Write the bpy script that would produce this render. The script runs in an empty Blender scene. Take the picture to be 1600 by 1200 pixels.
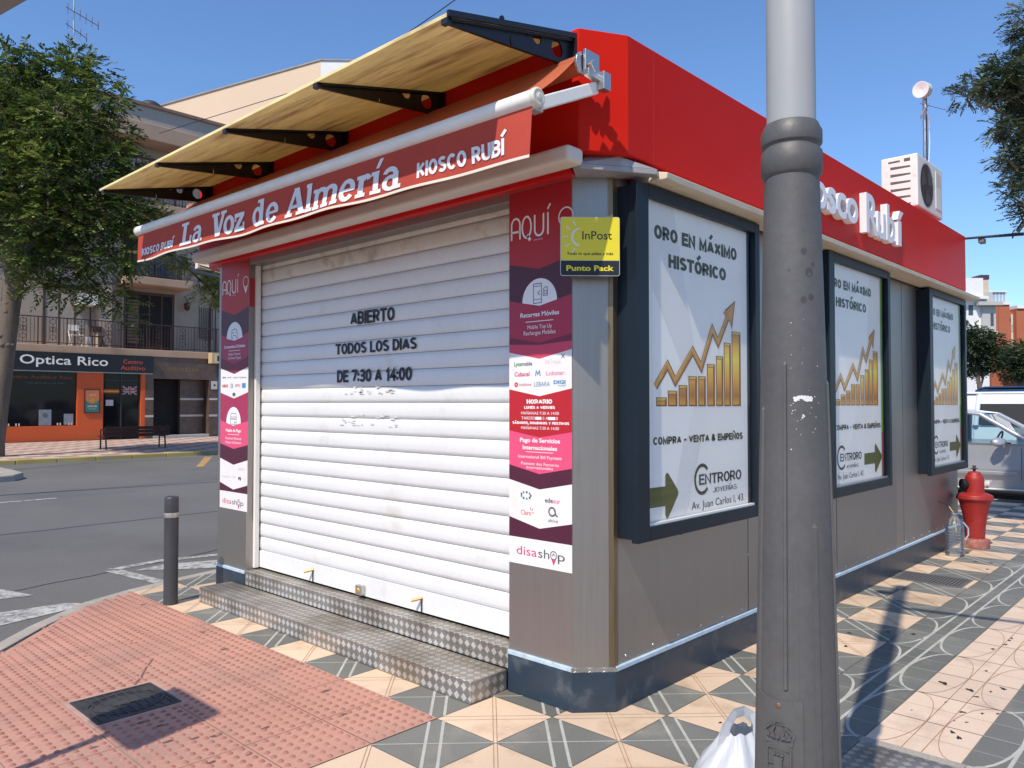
import bpy, bmesh, math, random
from mathutils import Vector, Matrix, Euler
R = math.radians
random.seed(7)
scene = bpy.context.scene
COL = scene.collection

# ------------------------------------------------------------------ camera
cam_d = bpy.data.cameras.new("camera"); cam = bpy.data.objects.new("camera", cam_d); COL.objects.link(cam)
cam.location = (-3.2, -2.414, 1.6)
cam.rotation_euler = (R(90 + 1.42), 0, R(43.13 - 90))
cam_d.sensor_width = 36.0; cam_d.lens = 36.0 * 1221.3 / 1600.0
cam_d.clip_start = 0.05; cam_d.clip_end = 3000
scene.camera = cam
scene.render.resolution_x = 1024; scene.render.resolution_y = 768

# ------------------------------------------------------------------ sky and sun
SUN = Vector((1.0, 0.245, -1.30)).normalized()
EL = math.asin(-SUN.z)
w = bpy.data.worlds.new("World"); scene.world = w; w.use_nodes = True
nt = w.node_tree; nt.nodes.clear()
sky = nt.nodes.new("ShaderNodeTexSky"); sky.sky_type = 'NISHITA'; sky.sun_disc = False
sky.sun_elevation = EL; sky.sun_rotation = math.atan2(-SUN.x, -SUN.y)
sky.air_density = 1.0; sky.dust_density = 0.3; sky.ozone_density = 9.0
bg = nt.nodes.new("ShaderNodeBackground"); bg.inputs[1].default_value = 0.148
wo = nt.nodes.new("ShaderNodeOutputWorld")
nt.links.new(sky.outputs[0], bg.inputs[0]); nt.links.new(bg.outputs[0], wo.inputs[0])
sd = bpy.data.lights.new("sun", 'SUN'); sd.energy = 3.8; sd.angle = R(0.5); sd.color = (1.0, 0.90, 0.76)
so = bpy.data.objects.new("sun", sd); COL.objects.link(so)
so.rotation_euler = SUN.to_track_quat('-Z', 'Y').to_euler(); so.location = (-20, -6, 30)
scene.view_settings.view_transform = 'Standard'; scene.view_settings.look = 'None'
scene.view_settings.exposure = 0.36; scene.view_settings.gamma = 1.0

# ------------------------------------------------------------------ materials
MATS = {}
def N(t, kind, **kw):
    n = t.nodes.new(kind)
    for k, v in kw.items():
        if k.startswith('i_'): n.inputs[int(k[2:])].default_value = v
        else: setattr(n, k, v)
    return n
def M(name, col, rough=0.5, metal=0.0, var=0.12, vs=3.0, fine=0.0, fs=60.0, bump=0.0, bs=80.0, col2=None, c2amt=0.5, c2s=1.5,
      coat=0.0, stretch=None, transl=0.0, spec=None, rvar=0.0, island=0.0, wavy=0.0):
    """principled material whose colour varies with noise at a large (var) and a small (fine) scale"""
    m = bpy.data.materials.new(name); m.use_nodes = True; MATS[name] = m
    t = m.node_tree; L = t.links; b = t.nodes["Principled BSDF"]
    b.inputs["Roughness"].default_value = rough; b.inputs["Metallic"].default_value = metal
    if coat: b.inputs["Coat Weight"].default_value = coat; b.inputs["Coat Roughness"].default_value = 0.08
    if spec is not None: b.inputs["Specular IOR Level"].default_value = spec
    tc = N(t, "ShaderNodeTexCoord"); src = tc.outputs["Object"]
    if stretch:
        mp = N(t, "ShaderNodeMapping"); mp.inputs["Scale"].default_value = stretch
        L.new(src, mp.inputs[0]); src = mp.outputs[0]
    cur = None
    base = N(t, "ShaderNodeRGB"); base.outputs[0].default_value = (*col, 1); cur = base.outputs[0]
    if col2:
        n2 = N(t, "ShaderNodeTexNoise"); n2.inputs["Scale"].default_value = c2s; n2.inputs["Detail"].default_value = 6; n2.inputs["Roughness"].default_value = .62
        L.new(src, n2.inputs[0])
        rp = N(t, "ShaderNodeValToRGB"); rp.color_ramp.elements[0].position = 0.62 - 0.3 * c2amt; rp.color_ramp.elements[1].position = 0.85 - 0.3 * c2amt
        L.new(n2.outputs[0], rp.inputs[0])
        mx = N(t, "ShaderNodeMix", data_type='RGBA'); mx.inputs[7].default_value = (*col2, 1)
        L.new(rp.outputs[0], mx.inputs[0]); L.new(cur, mx.inputs[6]); cur = mx.outputs[2]
    for amt, sc in ((var, vs), (fine, fs)):
        if amt <= 0: continue
        n = N(t, "ShaderNodeTexNoise"); n.inputs["Scale"].default_value = sc; n.inputs["Detail"].default_value = 4
        L.new(src, n.inputs[0])
        mr = N(t, "ShaderNodeMapRange"); mr.inputs[1].default_value = .25; mr.inputs[2].default_value = .75
        mr.inputs[3].default_value = 1 - amt; mr.inputs[4].default_value = 1 + amt
        L.new(n.outputs[0], mr.inputs[0])
        v = N(t, "ShaderNodeVectorMath", operation='SCALE'); L.new(cur, v.inputs[0]); L.new(mr.outputs[0], v.inputs[3]); cur = v.outputs[0]
    if island > 0:
        ge = N(t, "ShaderNodeNewGeometry")
        mr = N(t, "ShaderNodeMapRange"); mr.inputs[3].default_value = 1 - island; mr.inputs[4].default_value = 1 + island
        L.new(ge.outputs["Random Per Island"], mr.inputs[0])
        v = N(t, "ShaderNodeVectorMath", operation='SCALE'); L.new(cur, v.inputs[0]); L.new(mr.outputs[0], v.inputs[3]); cur = v.outputs[0]
    L.new(cur, b.inputs["Base Color"])
    if rvar:
        n = N(t, "ShaderNodeTexNoise"); n.inputs["Scale"].default_value = vs * 2; n.inputs["Detail"].default_value = 5; L.new(src, n.inputs[0])
        mr = N(t, "ShaderNodeMapRange"); mr.inputs[1].default_value = .3; mr.inputs[2].default_value = .7
        mr.inputs[3].default_value = rough - rvar; mr.inputs[4].default_value = rough + rvar
        L.new(n.outputs[0], mr.inputs[0]); L.new(mr.outputs[0], b.inputs["Roughness"])
    if bump:
        n = N(t, "ShaderNodeTexNoise"); n.inputs["Scale"].default_value = bs; n.inputs["Detail"].default_value = 5; L.new(src, n.inputs[0])
        bp = N(t, "ShaderNodeBump"); bp.inputs["Strength"].default_value = bump; bp.inputs["Distance"].default_value = 0.01
        L.new(n.outputs[0], bp.inputs["Height"]); L.new(bp.outputs[0], b.inputs["Normal"])
    if wavy:     # slow dents and waves of thin sheet metal, in true proportions
        n = N(t, "ShaderNodeTexNoise"); n.inputs["Scale"].default_value = 2.2; n.inputs["Detail"].default_value = 2; L.new(tc.outputs["Object"], n.inputs[0])
        b2 = N(t, "ShaderNodeBump"); b2.inputs["Strength"].default_value = wavy; b2.inputs["Distance"].default_value = .02; L.new(n.outputs[0], b2.inputs["Height"])
        if b.inputs["Normal"].links: L.new(b.inputs["Normal"].links[0].from_socket, b2.inputs["Normal"])
        L.new(b2.outputs[0], b.inputs["Normal"])
    if transl:
        tr = N(t, "ShaderNodeBsdfTranslucent"); L.new(cur, tr.inputs[0])
        ms = N(t, "ShaderNodeMixShader"); ms.inputs[0].default_value = transl
        out = t.nodes["Material Output"]; L.new(b.outputs[0], ms.inputs[1]); L.new(tr.outputs[0], ms.inputs[2]); L.new(ms.outputs[0], out.inputs[0])
    return m
def glass(name, tint=(1, 1, 1), refl=1.0, rough=0.0, tr=1.0, diff=0.0):
    m = bpy.data.materials.new(name); m.use_nodes = True; MATS[name] = m
    t = m.node_tree; t.nodes.clear(); L = t.links
    a = N(t, "ShaderNodeBsdfTransparent"); a.inputs[0].default_value = (*[c * tr for c in tint], 1)
    g = N(t, "ShaderNodeBsdfGlossy"); g.inputs["Roughness"].default_value = rough
    f = N(t, "ShaderNodeFresnel"); f.inputs[0].default_value = 1.5
    mu = N(t, "ShaderNodeMath", operation='MULTIPLY'); mu.inputs[1].default_value = refl; L.new(f.outputs[0], mu.inputs[0])
    mx = N(t, "ShaderNodeMixShader"); L.new(mu.outputs[0], mx.inputs[0]); L.new(a.outputs[0], mx.inputs[1]); L.new(g.outputs[0], mx.inputs[2])
    last = mx.outputs[0]
    if diff:
        d = N(t, "ShaderNodeBsdfDiffuse"); d.inputs[0].default_value = (.8, .85, .9, 1)
        m2 = N(t, "ShaderNodeMixShader"); m2.inputs[0].default_value = diff; L.new(last, m2.inputs[1]); L.new(d.outputs[0], m2.inputs[2]); last = m2.outputs[0]
    o = N(t, "ShaderNodeOutputMaterial"); L.new(last, o.inputs[0])
    return m
def brushed(name, col, rough=0.34, aniso=True, stretch=(90, 90, 1.2)):
    m = M(name, col, rough, .82, var=.045, vs=1.0, fine=.03, fs=1.6, stretch=stretch, rvar=.05, bump=.006, bs=1.2, wavy=.35)
    return m
def plate_mat(name, cell=0.039):
    """raised rib plate: squares set on the diagonal, ribs turned 90 degrees in every second square"""
    m = bpy.data.materials.new(name); m.use_nodes = True; MATS[name] = m
    t = m.node_tree; L = t.links; b = t.nodes["Principled BSDF"]
    b.inputs["Metallic"].default_value = 1.0
    uv = N(t, "ShaderNodeUVMap"); sp = N(t, "ShaderNodeSeparateXYZ"); L.new(uv.outputs[0], sp.inputs[0])
    def m2(op, a, c=None, k=None):
        n = N(t, "ShaderNodeMath", operation=op); L.new(a, n.inputs[0])
        if c is not None: L.new(c, n.inputs[1])
        elif k is not None: n.inputs[1].default_value = k
        return n.outputs[0]
    s = 1 / (cell * math.sqrt(2))
    u = m2('MULTIPLY', m2('ADD', sp.outputs[0], sp.outputs[1]), k=s); v = m2('MULTIPLY', m2('SUBTRACT', sp.outputs[0], sp.outputs[1]), k=s)
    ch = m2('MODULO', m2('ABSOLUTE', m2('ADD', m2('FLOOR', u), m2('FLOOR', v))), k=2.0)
    ru = m2('SINE', m2('MULTIPLY', u, k=2 * math.pi * 4)); rv = m2('SINE', m2('MULTIPLY', v, k=2 * math.pi * 4))
    mx = N(t, "ShaderNodeMix", data_type='FLOAT'); L.new(ch, mx.inputs[0]); L.new(ru, mx.inputs[2]); L.new(rv, mx.inputs[3])
    # gap between squares
    pu = m2('PINGPONG', u, k=.5); pv = m2('PINGPONG', v, k=.5)
    ed = m2('MINIMUM', pu, pv); eg = N(t, "ShaderNodeMapRange"); eg.inputs[1].default_value = 0; eg.inputs[2].default_value = .12; L.new(ed, eg.inputs[0])
    h = m2('MULTIPLY', mx.outputs[0], eg.outputs[0])
    bp = N(t, "ShaderNodeBump"); bp.inputs["Strength"].default_value = .55; bp.inputs["Distance"].default_value = .003
    L.new(h, bp.inputs["Height"]); L.new(bp.outputs[0], b.inputs["Normal"])
    tc = N(t, "ShaderNodeTexCoord"); no = N(t, "ShaderNodeTexNoise"); no.inputs["Scale"].default_value = 4; no.inputs["Detail"].default_value = 6; L.new(tc.outputs["Object"], no.inputs[0])
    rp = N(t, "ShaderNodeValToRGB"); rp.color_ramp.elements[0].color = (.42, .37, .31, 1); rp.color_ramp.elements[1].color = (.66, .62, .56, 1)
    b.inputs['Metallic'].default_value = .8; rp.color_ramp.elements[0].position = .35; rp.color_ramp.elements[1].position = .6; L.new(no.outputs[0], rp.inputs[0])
    # every second square lighter in base colour, painting how its ribs catch the light
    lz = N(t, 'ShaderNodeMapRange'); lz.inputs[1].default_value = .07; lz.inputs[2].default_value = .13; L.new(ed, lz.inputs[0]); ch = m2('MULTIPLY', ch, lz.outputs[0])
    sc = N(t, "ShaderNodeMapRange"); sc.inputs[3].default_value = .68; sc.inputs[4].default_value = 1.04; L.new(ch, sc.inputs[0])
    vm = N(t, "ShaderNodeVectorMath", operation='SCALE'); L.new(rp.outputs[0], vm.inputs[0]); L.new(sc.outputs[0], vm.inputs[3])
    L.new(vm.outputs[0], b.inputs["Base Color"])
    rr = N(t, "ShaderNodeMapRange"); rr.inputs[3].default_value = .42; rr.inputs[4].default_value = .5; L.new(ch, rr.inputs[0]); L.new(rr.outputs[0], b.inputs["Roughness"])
    return m
def emission_free():  # nothing in this place gives off light but the sun and the sky
    pass

steel = brushed("brushed_steel", (.34, .312, .285), .42)
steel_warm = M("rusty_steel_edge", (.27, .20, .125), .5, 1.0, var=.2, vs=2, stretch=(60, 60, 2))
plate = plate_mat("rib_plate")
red = M("red_paint", (.56, .016, .008), .42, 0, var=.07, vs=.9, spec=.06, col2=(.50, .03, .018), c2amt=.2, c2s=1.2)
red_dark = M("red_trim_paint", (.62, .016, .014), .35, 0, var=.08, vs=6)
navy = M("navy_paint", (.022, .040, .062), .35, 0, var=.15, vs=6, fine=.08, fs=90, col2=(.10, .115, .125), c2amt=.24, c2s=7, wavy=.15)
navy_case = M("navy_case_paint", (.009, .016, .025), .42, 0, var=.1, vs=4, spec=.25)
pale_strip = M("pale_blue_strip", (.46, .58, .68), .5, 0, var=.15, vs=15, col2=(.25, .27, .28), c2amt=.3, c2s=30)
shutter_m = M("white_slat_paint", (.72, .73, .72), .38, 0, var=.03, vs=2, fine=.02, fs=25, col2=(.60, .57, .50), c2amt=.12, c2s=2.5)
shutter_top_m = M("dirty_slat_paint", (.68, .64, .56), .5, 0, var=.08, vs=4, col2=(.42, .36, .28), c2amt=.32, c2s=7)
white_alu = M("white_aluminium", (.80, .78, .73), .35, 0, var=.05, vs=8)
beige_plastic = M("beige_casing", (.66, .61, .52), .45, 0, var=.06, vs=5)
drip_m = M("beige_drip_profile", (.70, .60, .45), .5, 0, var=.12, vs=8, stretch=(1, 8, 8), col2=(.45, .33, .2), c2amt=.3, c2s=4)
grey_cap_m = M("grey_cap_plastic", (.30, .30, .31), .5, 0, var=.12, vs=8, col2=(.45, .45, .45), c2amt=.4, c2s=12)
black_m = M("black_steel", (.012, .012, .014), .4, 0, var=.1)
black_txt = M("black_vinyl", (.008, .010, .018), .5, 0, var=0)
awning_m = M("orange_awning_cloth", (.52, .13, .055), .8, 0, var=.12, vs=3, fine=.06, fs=200, transl=.28)
valance_m = M("red_valance_cloth", (.47, .058, .034), .8, 0, var=.07, vs=5, fine=.05, fs=300, transl=.12, bump=.05, bs=300)
valance_txt = M("white_valance_print", (.74, .74, .75), .75, 0, var=.05, vs=10)
white_print = M("white_print", (.80, .79, .78), .5, 0, var=.03)
ply = M("weathered_plywood", (.93, .81, .42), .7, 0, var=.12, vs=2.2, fine=.12, fs=9, stretch=(7, .8, 7), col2=(.34, .18, .05), c2amt=.31, c2s=1.5, bump=.1, bs=10, transl=.20)
pillar_red = M("banner_red_print", (.42, .012, .020), .45, 0, var=.04)
bn = dict(red=pillar_red, plum=M("banner_plum_print", (.075, .010, .030), .45, 0, var=.08, vs=9), crimson=M("banner_crimson_print", (.40, .018, .060), .45, 0, var=.05),
          wine=M("banner_wine_print", (.17, .008, .040), .45, 0, var=.05), pink=M("banner_pink_print", (.72, .075, .18), .45, 0, var=.06), white=M("banner_white_print", (.78, .75, .73), .45, 0, var=.04, col2=(.62, .57, .5), c2amt=.15, c2s=6),
          rose=M("banner_rose_print", (.60, .045, .10), .45, 0, var=.05), horario=M("banner_schedule_red_print", (.45, .010, .018), .45, 0, var=.05), magenta=M("banner_magenta_print", (.36, .025, .085), .45, 0, var=.08, vs=6))
ink = {k: M("ink_" + k, c, .5, 0, var=0) for k, c in dict(green=(.07, .3, .12), rose=(.6, .06, .16), blue=(.06, .25, .45), red=(.6, .02, .03), grey=(.10, .10, .11), pink=(.7, .2, .35), lilac=(.75, .55, .60), navy=(.03, .05, .12)).items()}
yellow_m = M("yellow_sign_print", (.74, .62, .02), .35, 0, var=.04)
post_dark = M("dark_grey_cast_iron", (.092, .089, .088), .55, 0, var=.14, vs=3, fine=.08, fs=40, bump=.10, bs=60, col2=(.068, .062, .058), c2amt=.16, c2s=3, rvar=.06)
post_light = M("pale_grey_tube_paint", (.34, .345, .345), .45, 0, var=.05, vs=3, stretch=(8, 8, 1))
poster_white = M("poster_paper", (.92, .90, .85), .6, 0, var=.03, vs=2)
poster_light = M("poster_pale_wedge", (.95, .94, .90), .6, 0, var=.02)
poster_grey = M("poster_grey_wedge", (.82, .81, .78), .6, 0, var=.03)
olive = M("olive_print", (.072, .070, .018), .55, 0, var=.03)
dark_print = M("charcoal_print", (.06, .06, .05), .55, 0, var=0)
arrow_olive = M("olive_arrow_print", (.115, .120, .022), .55, 0, var=.03)
green_strip = M("green_strip_print", (.20, .42, .05), .5, 0, var=.1); magenta_strip = M("magenta_strip_print", (.45, .03, .12), .5, 0, var=.2, vs=3)
pane = glass("display_glass", (1, 1, 1), .35)
clear_plastic = glass("clear_plastic", (.93, .95, .98), 1.6, .06, 1.0, .06)
def gold_mat():
    m = M("gold_print", (.45, .2, .02), .4, 0, var=0); t = m.node_tree; L = t.links; b = t.nodes["Principled BSDF"]
    tc = N(t, "ShaderNodeTexCoord"); sp = N(t, "ShaderNodeSeparateXYZ"); L.new(tc.outputs["Object"], sp.inputs[0])
    mr = N(t, "ShaderNodeMapRange"); mr.inputs[1].default_value = 1.58; mr.inputs[2].default_value = 2.05; L.new(sp.outputs[2], mr.inputs[0])
    rp = N(t, "ShaderNodeValToRGB"); e = rp.color_ramp.elements; e[0].position = 0; e[0].color = (.85, .42, .02, 1); e[1].position = 1; e[1].color = (.55, .22, .012, 1)
    for p, c in ((.14, (.48, .17, .010, 1)), (.35, (.86, .40, .02, 1)), (.62, (.95, .75, .06, 1)), (.8, (.85, .45, .025, 1))):
        x = e.new(p); x.color = c
    L.new(mr.outputs[0], rp.inputs[0]); L.new(rp.outputs[0], b.inputs["Base Color"]); return m
gold = gold_mat(); gold_dark = M("gold_shade_print", (.26, .085, .008), .4, 0, var=0); gold_light = M("gold_highlight_print", (.72, .48, .10), .4, 0, var=0)
arrow_gold = M("bronze_arrow_print", (.66, .26, .03), .4, 0, var=.3, vs=8, col2=(.85, .5, .06), c2amt=.4, c2s=6)
hyd_red = M("hydrant_red_paint", (.31, .016, .013), .5, 0, var=.1, vs=8, bump=.04, bs=40, col2=(.27, .06, .045), c2amt=.30, c2s=9)
hyd_base = M("hydrant_faded_base", (.30, .10, .08), .7, 0, var=.2, vs=12, col2=(.45, .36, .28), c2amt=.45, c2s=10)
dull_metal = M("dull_metal", (.55, .54, .52), .4, 1.0, var=.1); brass = M("brass_bolt", (.55, .33, .12), .4, .6, var=.1)
cream_tile = M("cream_terrazzo", (.64, .485, .345), .6, 0, var=.10, vs=1.3, fine=.10, fs=140, col2=(.38, .265, .17), c2amt=.32, c2s=2.3, bump=.05, bs=120, island=.08)
pink_tile = M("pale_pink_terrazzo", (.64, .50, .385), .6, 0, var=.08, vs=1.1, fine=.10, fs=140, col2=(.43, .32, .24), c2amt=.28, c2s=2.1, bump=.05, bs=120, island=.07)
grey_tile = M("grey_terrazzo", (.150, .152, .138), .6, 0, var=.14, vs=1.5, fine=.30, fs=170, col2=(.25, .235, .195), c2amt=.30, c2s=2.0, bump=.06, bs=150, island=.13)
white_line = M("pale_inlay_line", (.42, .42, .38), .65, 0, var=.15, vs=8, fine=.1, fs=90)
groove = M("brown_groove", (.34, .20, .13), .8, 0, var=.25, vs=10)
grout = M("grey_grout", (.24, .21, .18), .9, 0, var=.2, vs=8)
gum_m = M("flattened_gum_stain", (.035, .028, .026), .7, 0, var=.3, vs=20)
ramp_m = M("red_tactile_tile", (.47, .245, .185), .8, 0, var=.12, vs=1.1, fine=.08, fs=90, col2=(.33, .205, .165), c2amt=.46, c2s=1.3, bump=.08, bs=150)
asphalt = M("asphalt", (.128, .126, .122), .85, 0, var=.14, vs=.35, fine=.28, fs=70, bump=.25, bs=160, col2=(.088, .087, .087), c2amt=.4, c2s=.22)
kerb_m = M("pale_concrete_kerb", (.34, .31, .27), .85, 0, var=.15, vs=3, fine=.15, fs=60, bump=.1, bs=90)
road_paint = M("worn_road_paint", (.44, .44, .42), .8, 0, var=.1, vs=4, fine=.2, fs=40, col2=(.13, .13, .13), c2amt=.66, c2s=16)

bump_top = M("dark_tactile_stud", (.33, .150, .115), .8, 0, var=.3, vs=2.5)  # studs in a darker red than the ramp tiles

# ------------------------------------------------------------------ mesh helpers
class Frame:
    def __init__(s, o, u, v, n=None):
        s.o = Vector(o); s.u = Vector(u); s.v = Vector(v); s.n = Vector(n) if n else s.u.cross(s.v)
    def p(s, a, b, c=0.0): return s.o + s.u * a + s.v * b + s.n * c
FRONT = lambda x: Frame((x, 0, 0), (0, -1, 0), (0, 0, 1))         # u = -y, v = z, outward = -x
SIDE = lambda y, dx=0.0: Frame((dx, y, 0), (1, 0, 0), (0, 0, 1))   # u = x, v = z, outward = -y
_tc = {}
def glyphs(body, bold=0.0, res=3):
    k = (body, bold, res)
    if k not in _tc:
        c = bpy.data.curves.new("t", 'FONT'); c.body = body; c.size = 1; c.resolution_u = res; c.offset = bold; c.fill_mode = 'FRONT'
        o = bpy.data.objects.new("t", c); COL.objects.link(o)
        dg = bpy.context.evaluated_depsgraph_get(); dg.update()
        me = o.evaluated_get(dg).to_mesh()
        vs = [(v.co.x, v.co.y) for v in me.vertices]; fs = [list(p.vertices) for p in me.polygons]
        nz = [p.normal.z for p in me.polygons]
        fs = [f if z >= 0 else f[::-1] for f, z in zip(fs, nz)]
        o.evaluated_get(dg).to_mesh_clear()
        bpy.data.objects.remove(o); bpy.data.curves.remove(c)
        _tc[k] = (vs, fs)
    return _tc[k]
CAPH = None
def caph():
    global CAPH
    if CAPH is None:
        vs, _ = glyphs("H"); CAPH = max(v[1] for v in vs)
    return CAPH
def _arc(cx, cy, rx, ry, t0, t1, n=10): return [(cx + rx * math.cos(R(t0 + (t1 - t0) * i / n)), cy + ry * math.sin(R(t0 + (t1 - t0) * i / n))) for i in range(n + 1)]
_O = _arc(.25, .5, .25, .5, 90, 450, 20); _N = [(0, 0), (0, 1), (.48, 0), (.48, 1)]
BLOCK = {' ': (.10, []), 'A': (.54, [[(0, 0), (.27, 1)], [(.27, 1), (.54, 0)], [(.10, .26), (.44, .26)]]), 'B': (.46, [[(0, 0), (0, 1), (.24, 1)] + _arc(.24, .76, .20, .24, 90, -90, 8)[1:] + [(.0, .52)], [(.22, .52)] + _arc(.24, .26, .22, .26, 90, -90, 8)[1:] + [(0, 0)]]),
    'C': (.48, [_arc(.25, .5, .25, .5, 42, 318, 16)]), 'D': (.48, [[(0, 0), (0, 1), (.2, 1)] + _arc(.2, .5, .28, .5, 90, -90, 12)[1:] + [(0, 0)]]), 'E': (.40, [[(.40, 1), (0, 1), (0, 0), (.40, 0)], [(0, .52), (.36, .52)]]), 'F': (.38, [[(.38, 1), (0, 1), (0, 0)], [(0, .5), (.34, .5)]]),
    'G': (.50, [_arc(.25, .5, .25, .5, 42, 330, 16) + [(.48, .45), (.28, .45)]]), 'H': (.46, [[(0, 0), (0, 1)], [(.46, 0), (.46, 1)], [(0, .52), (.46, .52)]]), 'I': (.0, [[(0, 0), (0, 1)]]), 'J': (.34, [_arc(.17, .2, .17, .2, 180, 360, 8) + [(.34, 1)]]), 'K': (.46, [[(0, 0), (0, 1)], [(.46, 1), (.04, .45)], [(.14, .58), (.48, 0)]]),
    'L': (.38, [[(0, 1), (0, 0), (.38, 0)]]), 'M': (.58, [[(0, 0), (0, 1), (.29, .12), (.58, 1), (.58, 0)]]), 'N': (.48, [_N]), 'O': (.50, [_O]), 'P': (.44, [[(0, 0), (0, 1), (.22, 1)] + _arc(.22, .72, .22, .28, 90, -90, 8)[1:] + [(0, .44)]]), 'Q': (.5, [_O, [(.3, .2), (.52, -.06)]]),
    'R': (.46, [[(0, 0), (0, 1), (.22, 1)] + _arc(.22, .73, .22, .27, 90, -90, 8)[1:] + [(0, .46)], [(.22, .46), (.46, 0)]]), 'S': (.44, [_arc(.22, .75, .21, .25, 30, 200, 8) + [(.10, .58), (.34, .42)] + _arc(.22, .25, .22, .25, 20, -150, 8)]), 'T': (.46, [[(0, 1), (.46, 1)], [(.23, 1), (.23, 0)]]),
    'U': (.46, [[(0, 1), (0, .3)] + _arc(.23, .26, .23, .26, 180, 360, 10) + [(.46, 1)]]), 'V': (.52, [[(0, 1), (.26, 0)], [(.26, 0), (.52, 1)]]), 'X': (.50, [[(0, 0), (.50, 1)], [(0, 1), (.50, 0)]]), 'Y': (.5, [[(0, 1), (.25, .45)], [(.5, 1), (.25, .45)], [(.25, .45), (.25, 0)]]), 'Z': (.44, [[(0, 1), (.44, 1), (0, 0), (.44, 0)]]),
    '0': (.42, [_arc(.21, .5, .21, .5, 90, 450, 18)]), '1': (.20, [[(0, .74), (.18, 1), (.18, 0)]]), '3': (.42, [_arc(.2, .75, .2, .25, 150, -70, 8) + [(.16, .5)], [(.18, .52)] + _arc(.2, .26, .22, .26, 80, -150, 10)]), '4': (.44, [[(.34, 0), (.34, 1), (0, .28), (.46, .28)]]), '7': (.42, [[(0, 1), (.42, 1), (.14, 0)]]),
    ':': (.0, [[(0, .10), (0, .13)], [(0, .62), (0, .65)]]), '-': (.22, [[(.03, .42), (.19, .42)]]), '.': (.0, [[(0, .02), (0, .04)]]), ',': (.0, [[(0, .05), (-.05, -.14)]]), '&': (.56, [[(.56, 0), (.10, .68)] + _arc(.25, .80, .16, .20, 200, -30, 10) + [(.08, .42)] + _arc(.22, .22, .20, .22, 140, 330, 8) + [(.52, .42)]])}
for _b, _a in (('A', '\u00c1'), ('I', '\u00cd'), ('O', '\u00d3'), ('E', '\u00c9')): BLOCK[_a] = (BLOCK[_b][0], BLOCK[_b][1] + [[(BLOCK[_b][0] / 2 - .09, 1.12), (BLOCK[_b][0] / 2 + .20, 1.46)]])
BLOCK['\u00d1'] = (.48, [_N, [(.08, 1.16), (.18, 1.21), (.30, 1.15), (.40, 1.20)]])
class MB:
    def __init__(s): s.v = []; s.f = []; s.m = []; s.sm = []; s.marks = []
    def add(s, vs, fs, mi=0, smooth=False):
        b = len(s.v); s.marks.append(b); s.v += [tuple(p) for p in vs]
        for f in fs: s.f.append([b + i for i in f]); s.m.append(mi); s.sm.append(smooth)
    def box(s, x0, y0, z0, x1, y1, z1, mi=0):
        x0, x1 = sorted((x0, x1)); y0, y1 = sorted((y0, y1)); z0, z1 = sorted((z0, z1))
        s.add([(x0, y0, z0), (x1, y0, z0), (x1, y1, z0), (x0, y1, z0), (x0, y0, z1), (x1, y0, z1), (x1, y1, z1), (x0, y1, z1)],
              [(0, 3, 2, 1), (4, 5, 6, 7), (0, 1, 5, 4), (1, 2, 6, 5), (2, 3, 7, 6), (3, 0, 4, 7)], mi)
    def obox(s, c, ax, ay, az, mi=0):
        c = Vector(c); ax, ay, az = Vector(ax), Vector(ay), Vector(az)
        P = [c + ax * i + ay * j + az * k for k in (-1, 1) for i, j in ((-1, -1), (1, -1), (1, 1), (-1, 1))]
        s.add(P, [(0, 3, 2, 1), (4, 5, 6, 7), (0, 1, 5, 4), (1, 2, 6, 5), (2, 3, 7, 6), (3, 0, 4, 7)], mi)
    def prism(s, poly, z0, z1, mi=0):            # plan polygon, counter-clockwise
        n = len(poly); s.add([(x, y, z0) for x, y in poly] + [(x, y, z1) for x, y in poly],
              [tuple(range(n))[::-1], tuple(range(n, 2 * n))] + [(i, (i + 1) % n, n + (i + 1) % n, n + i) for i in range(n)], mi)
    def fprism(s, fr, poly, d0, d1, mi=0):       # polygon in a frame, from depth d0 to d1 (d1 towards the viewer)
        n = len(poly); s.add([fr.p(a, b, d0) for a, b in poly] + [fr.p(a, b, d1) for a, b in poly],
              [tuple(range(n))[::-1], tuple(range(n, 2 * n))] + [(i, (i + 1) % n, n + (i + 1) % n, n + i) for i in range(n)], mi)
    def fpoly(s, fr, poly, d=0.0, mi=0): s.add([fr.p(a, b, d) for a, b in poly], [tuple(range(len(poly)))], mi)
    def frect(s, fr, a0, b0, a1, b1, d=0.0, mi=0): s.fpoly(fr, [(a0, b0), (a1, b0), (a1, b1), (a0, b1)], d, mi)
    def stroke(s, fr, pts, wd, d=0.0, mi=0, closed=False):   # flat line of width wd
        n = len(pts); L = []; Rr = []
        for i in range(n):
            p = Vector(pts[i]); a = Vector(pts[(i - 1) % n]) if (closed or i > 0) else None; b = Vector(pts[(i + 1) % n]) if (closed or i < n - 1) else None
            d1 = (p - a).normalized() if a is not None else None; d2 = (b - p).normalized() if b is not None else None
            if d1 is None: d1 = d2
            if d2 is None: d2 = d1
            t = (d1 + d2); t = t.normalized() if t.length > 1e-6 else d1
            nn = Vector((-t.y, t.x)); k = wd / 2 / max(.45, nn.dot(Vector((-d1.y, d1.x))))
            L.append(p + nn * k); Rr.append(p - nn * k)
        m = n if closed else n - 1
        for i in range(m):
            j = (i + 1) % n; s.add([fr.p(*Rr[i], d), fr.p(*Rr[j], d), fr.p(*L[j], d), fr.p(*L[i], d)], [(0, 1, 2, 3)], mi)
    def disc(s, fr, a, b, r, d=0.0, mi=0, n=20, ry=None, t0=0, t1=360):
        ry = ry or r; pts = [(a + r * math.cos(R(t0 + (t1 - t0) * i / n)), b + ry * math.sin(R(t0 + (t1 - t0) * i / n))) for i in range(n if t1 - t0 == 360 else n + 1)]
        s.fpoly(fr, pts, d, mi)
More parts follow.
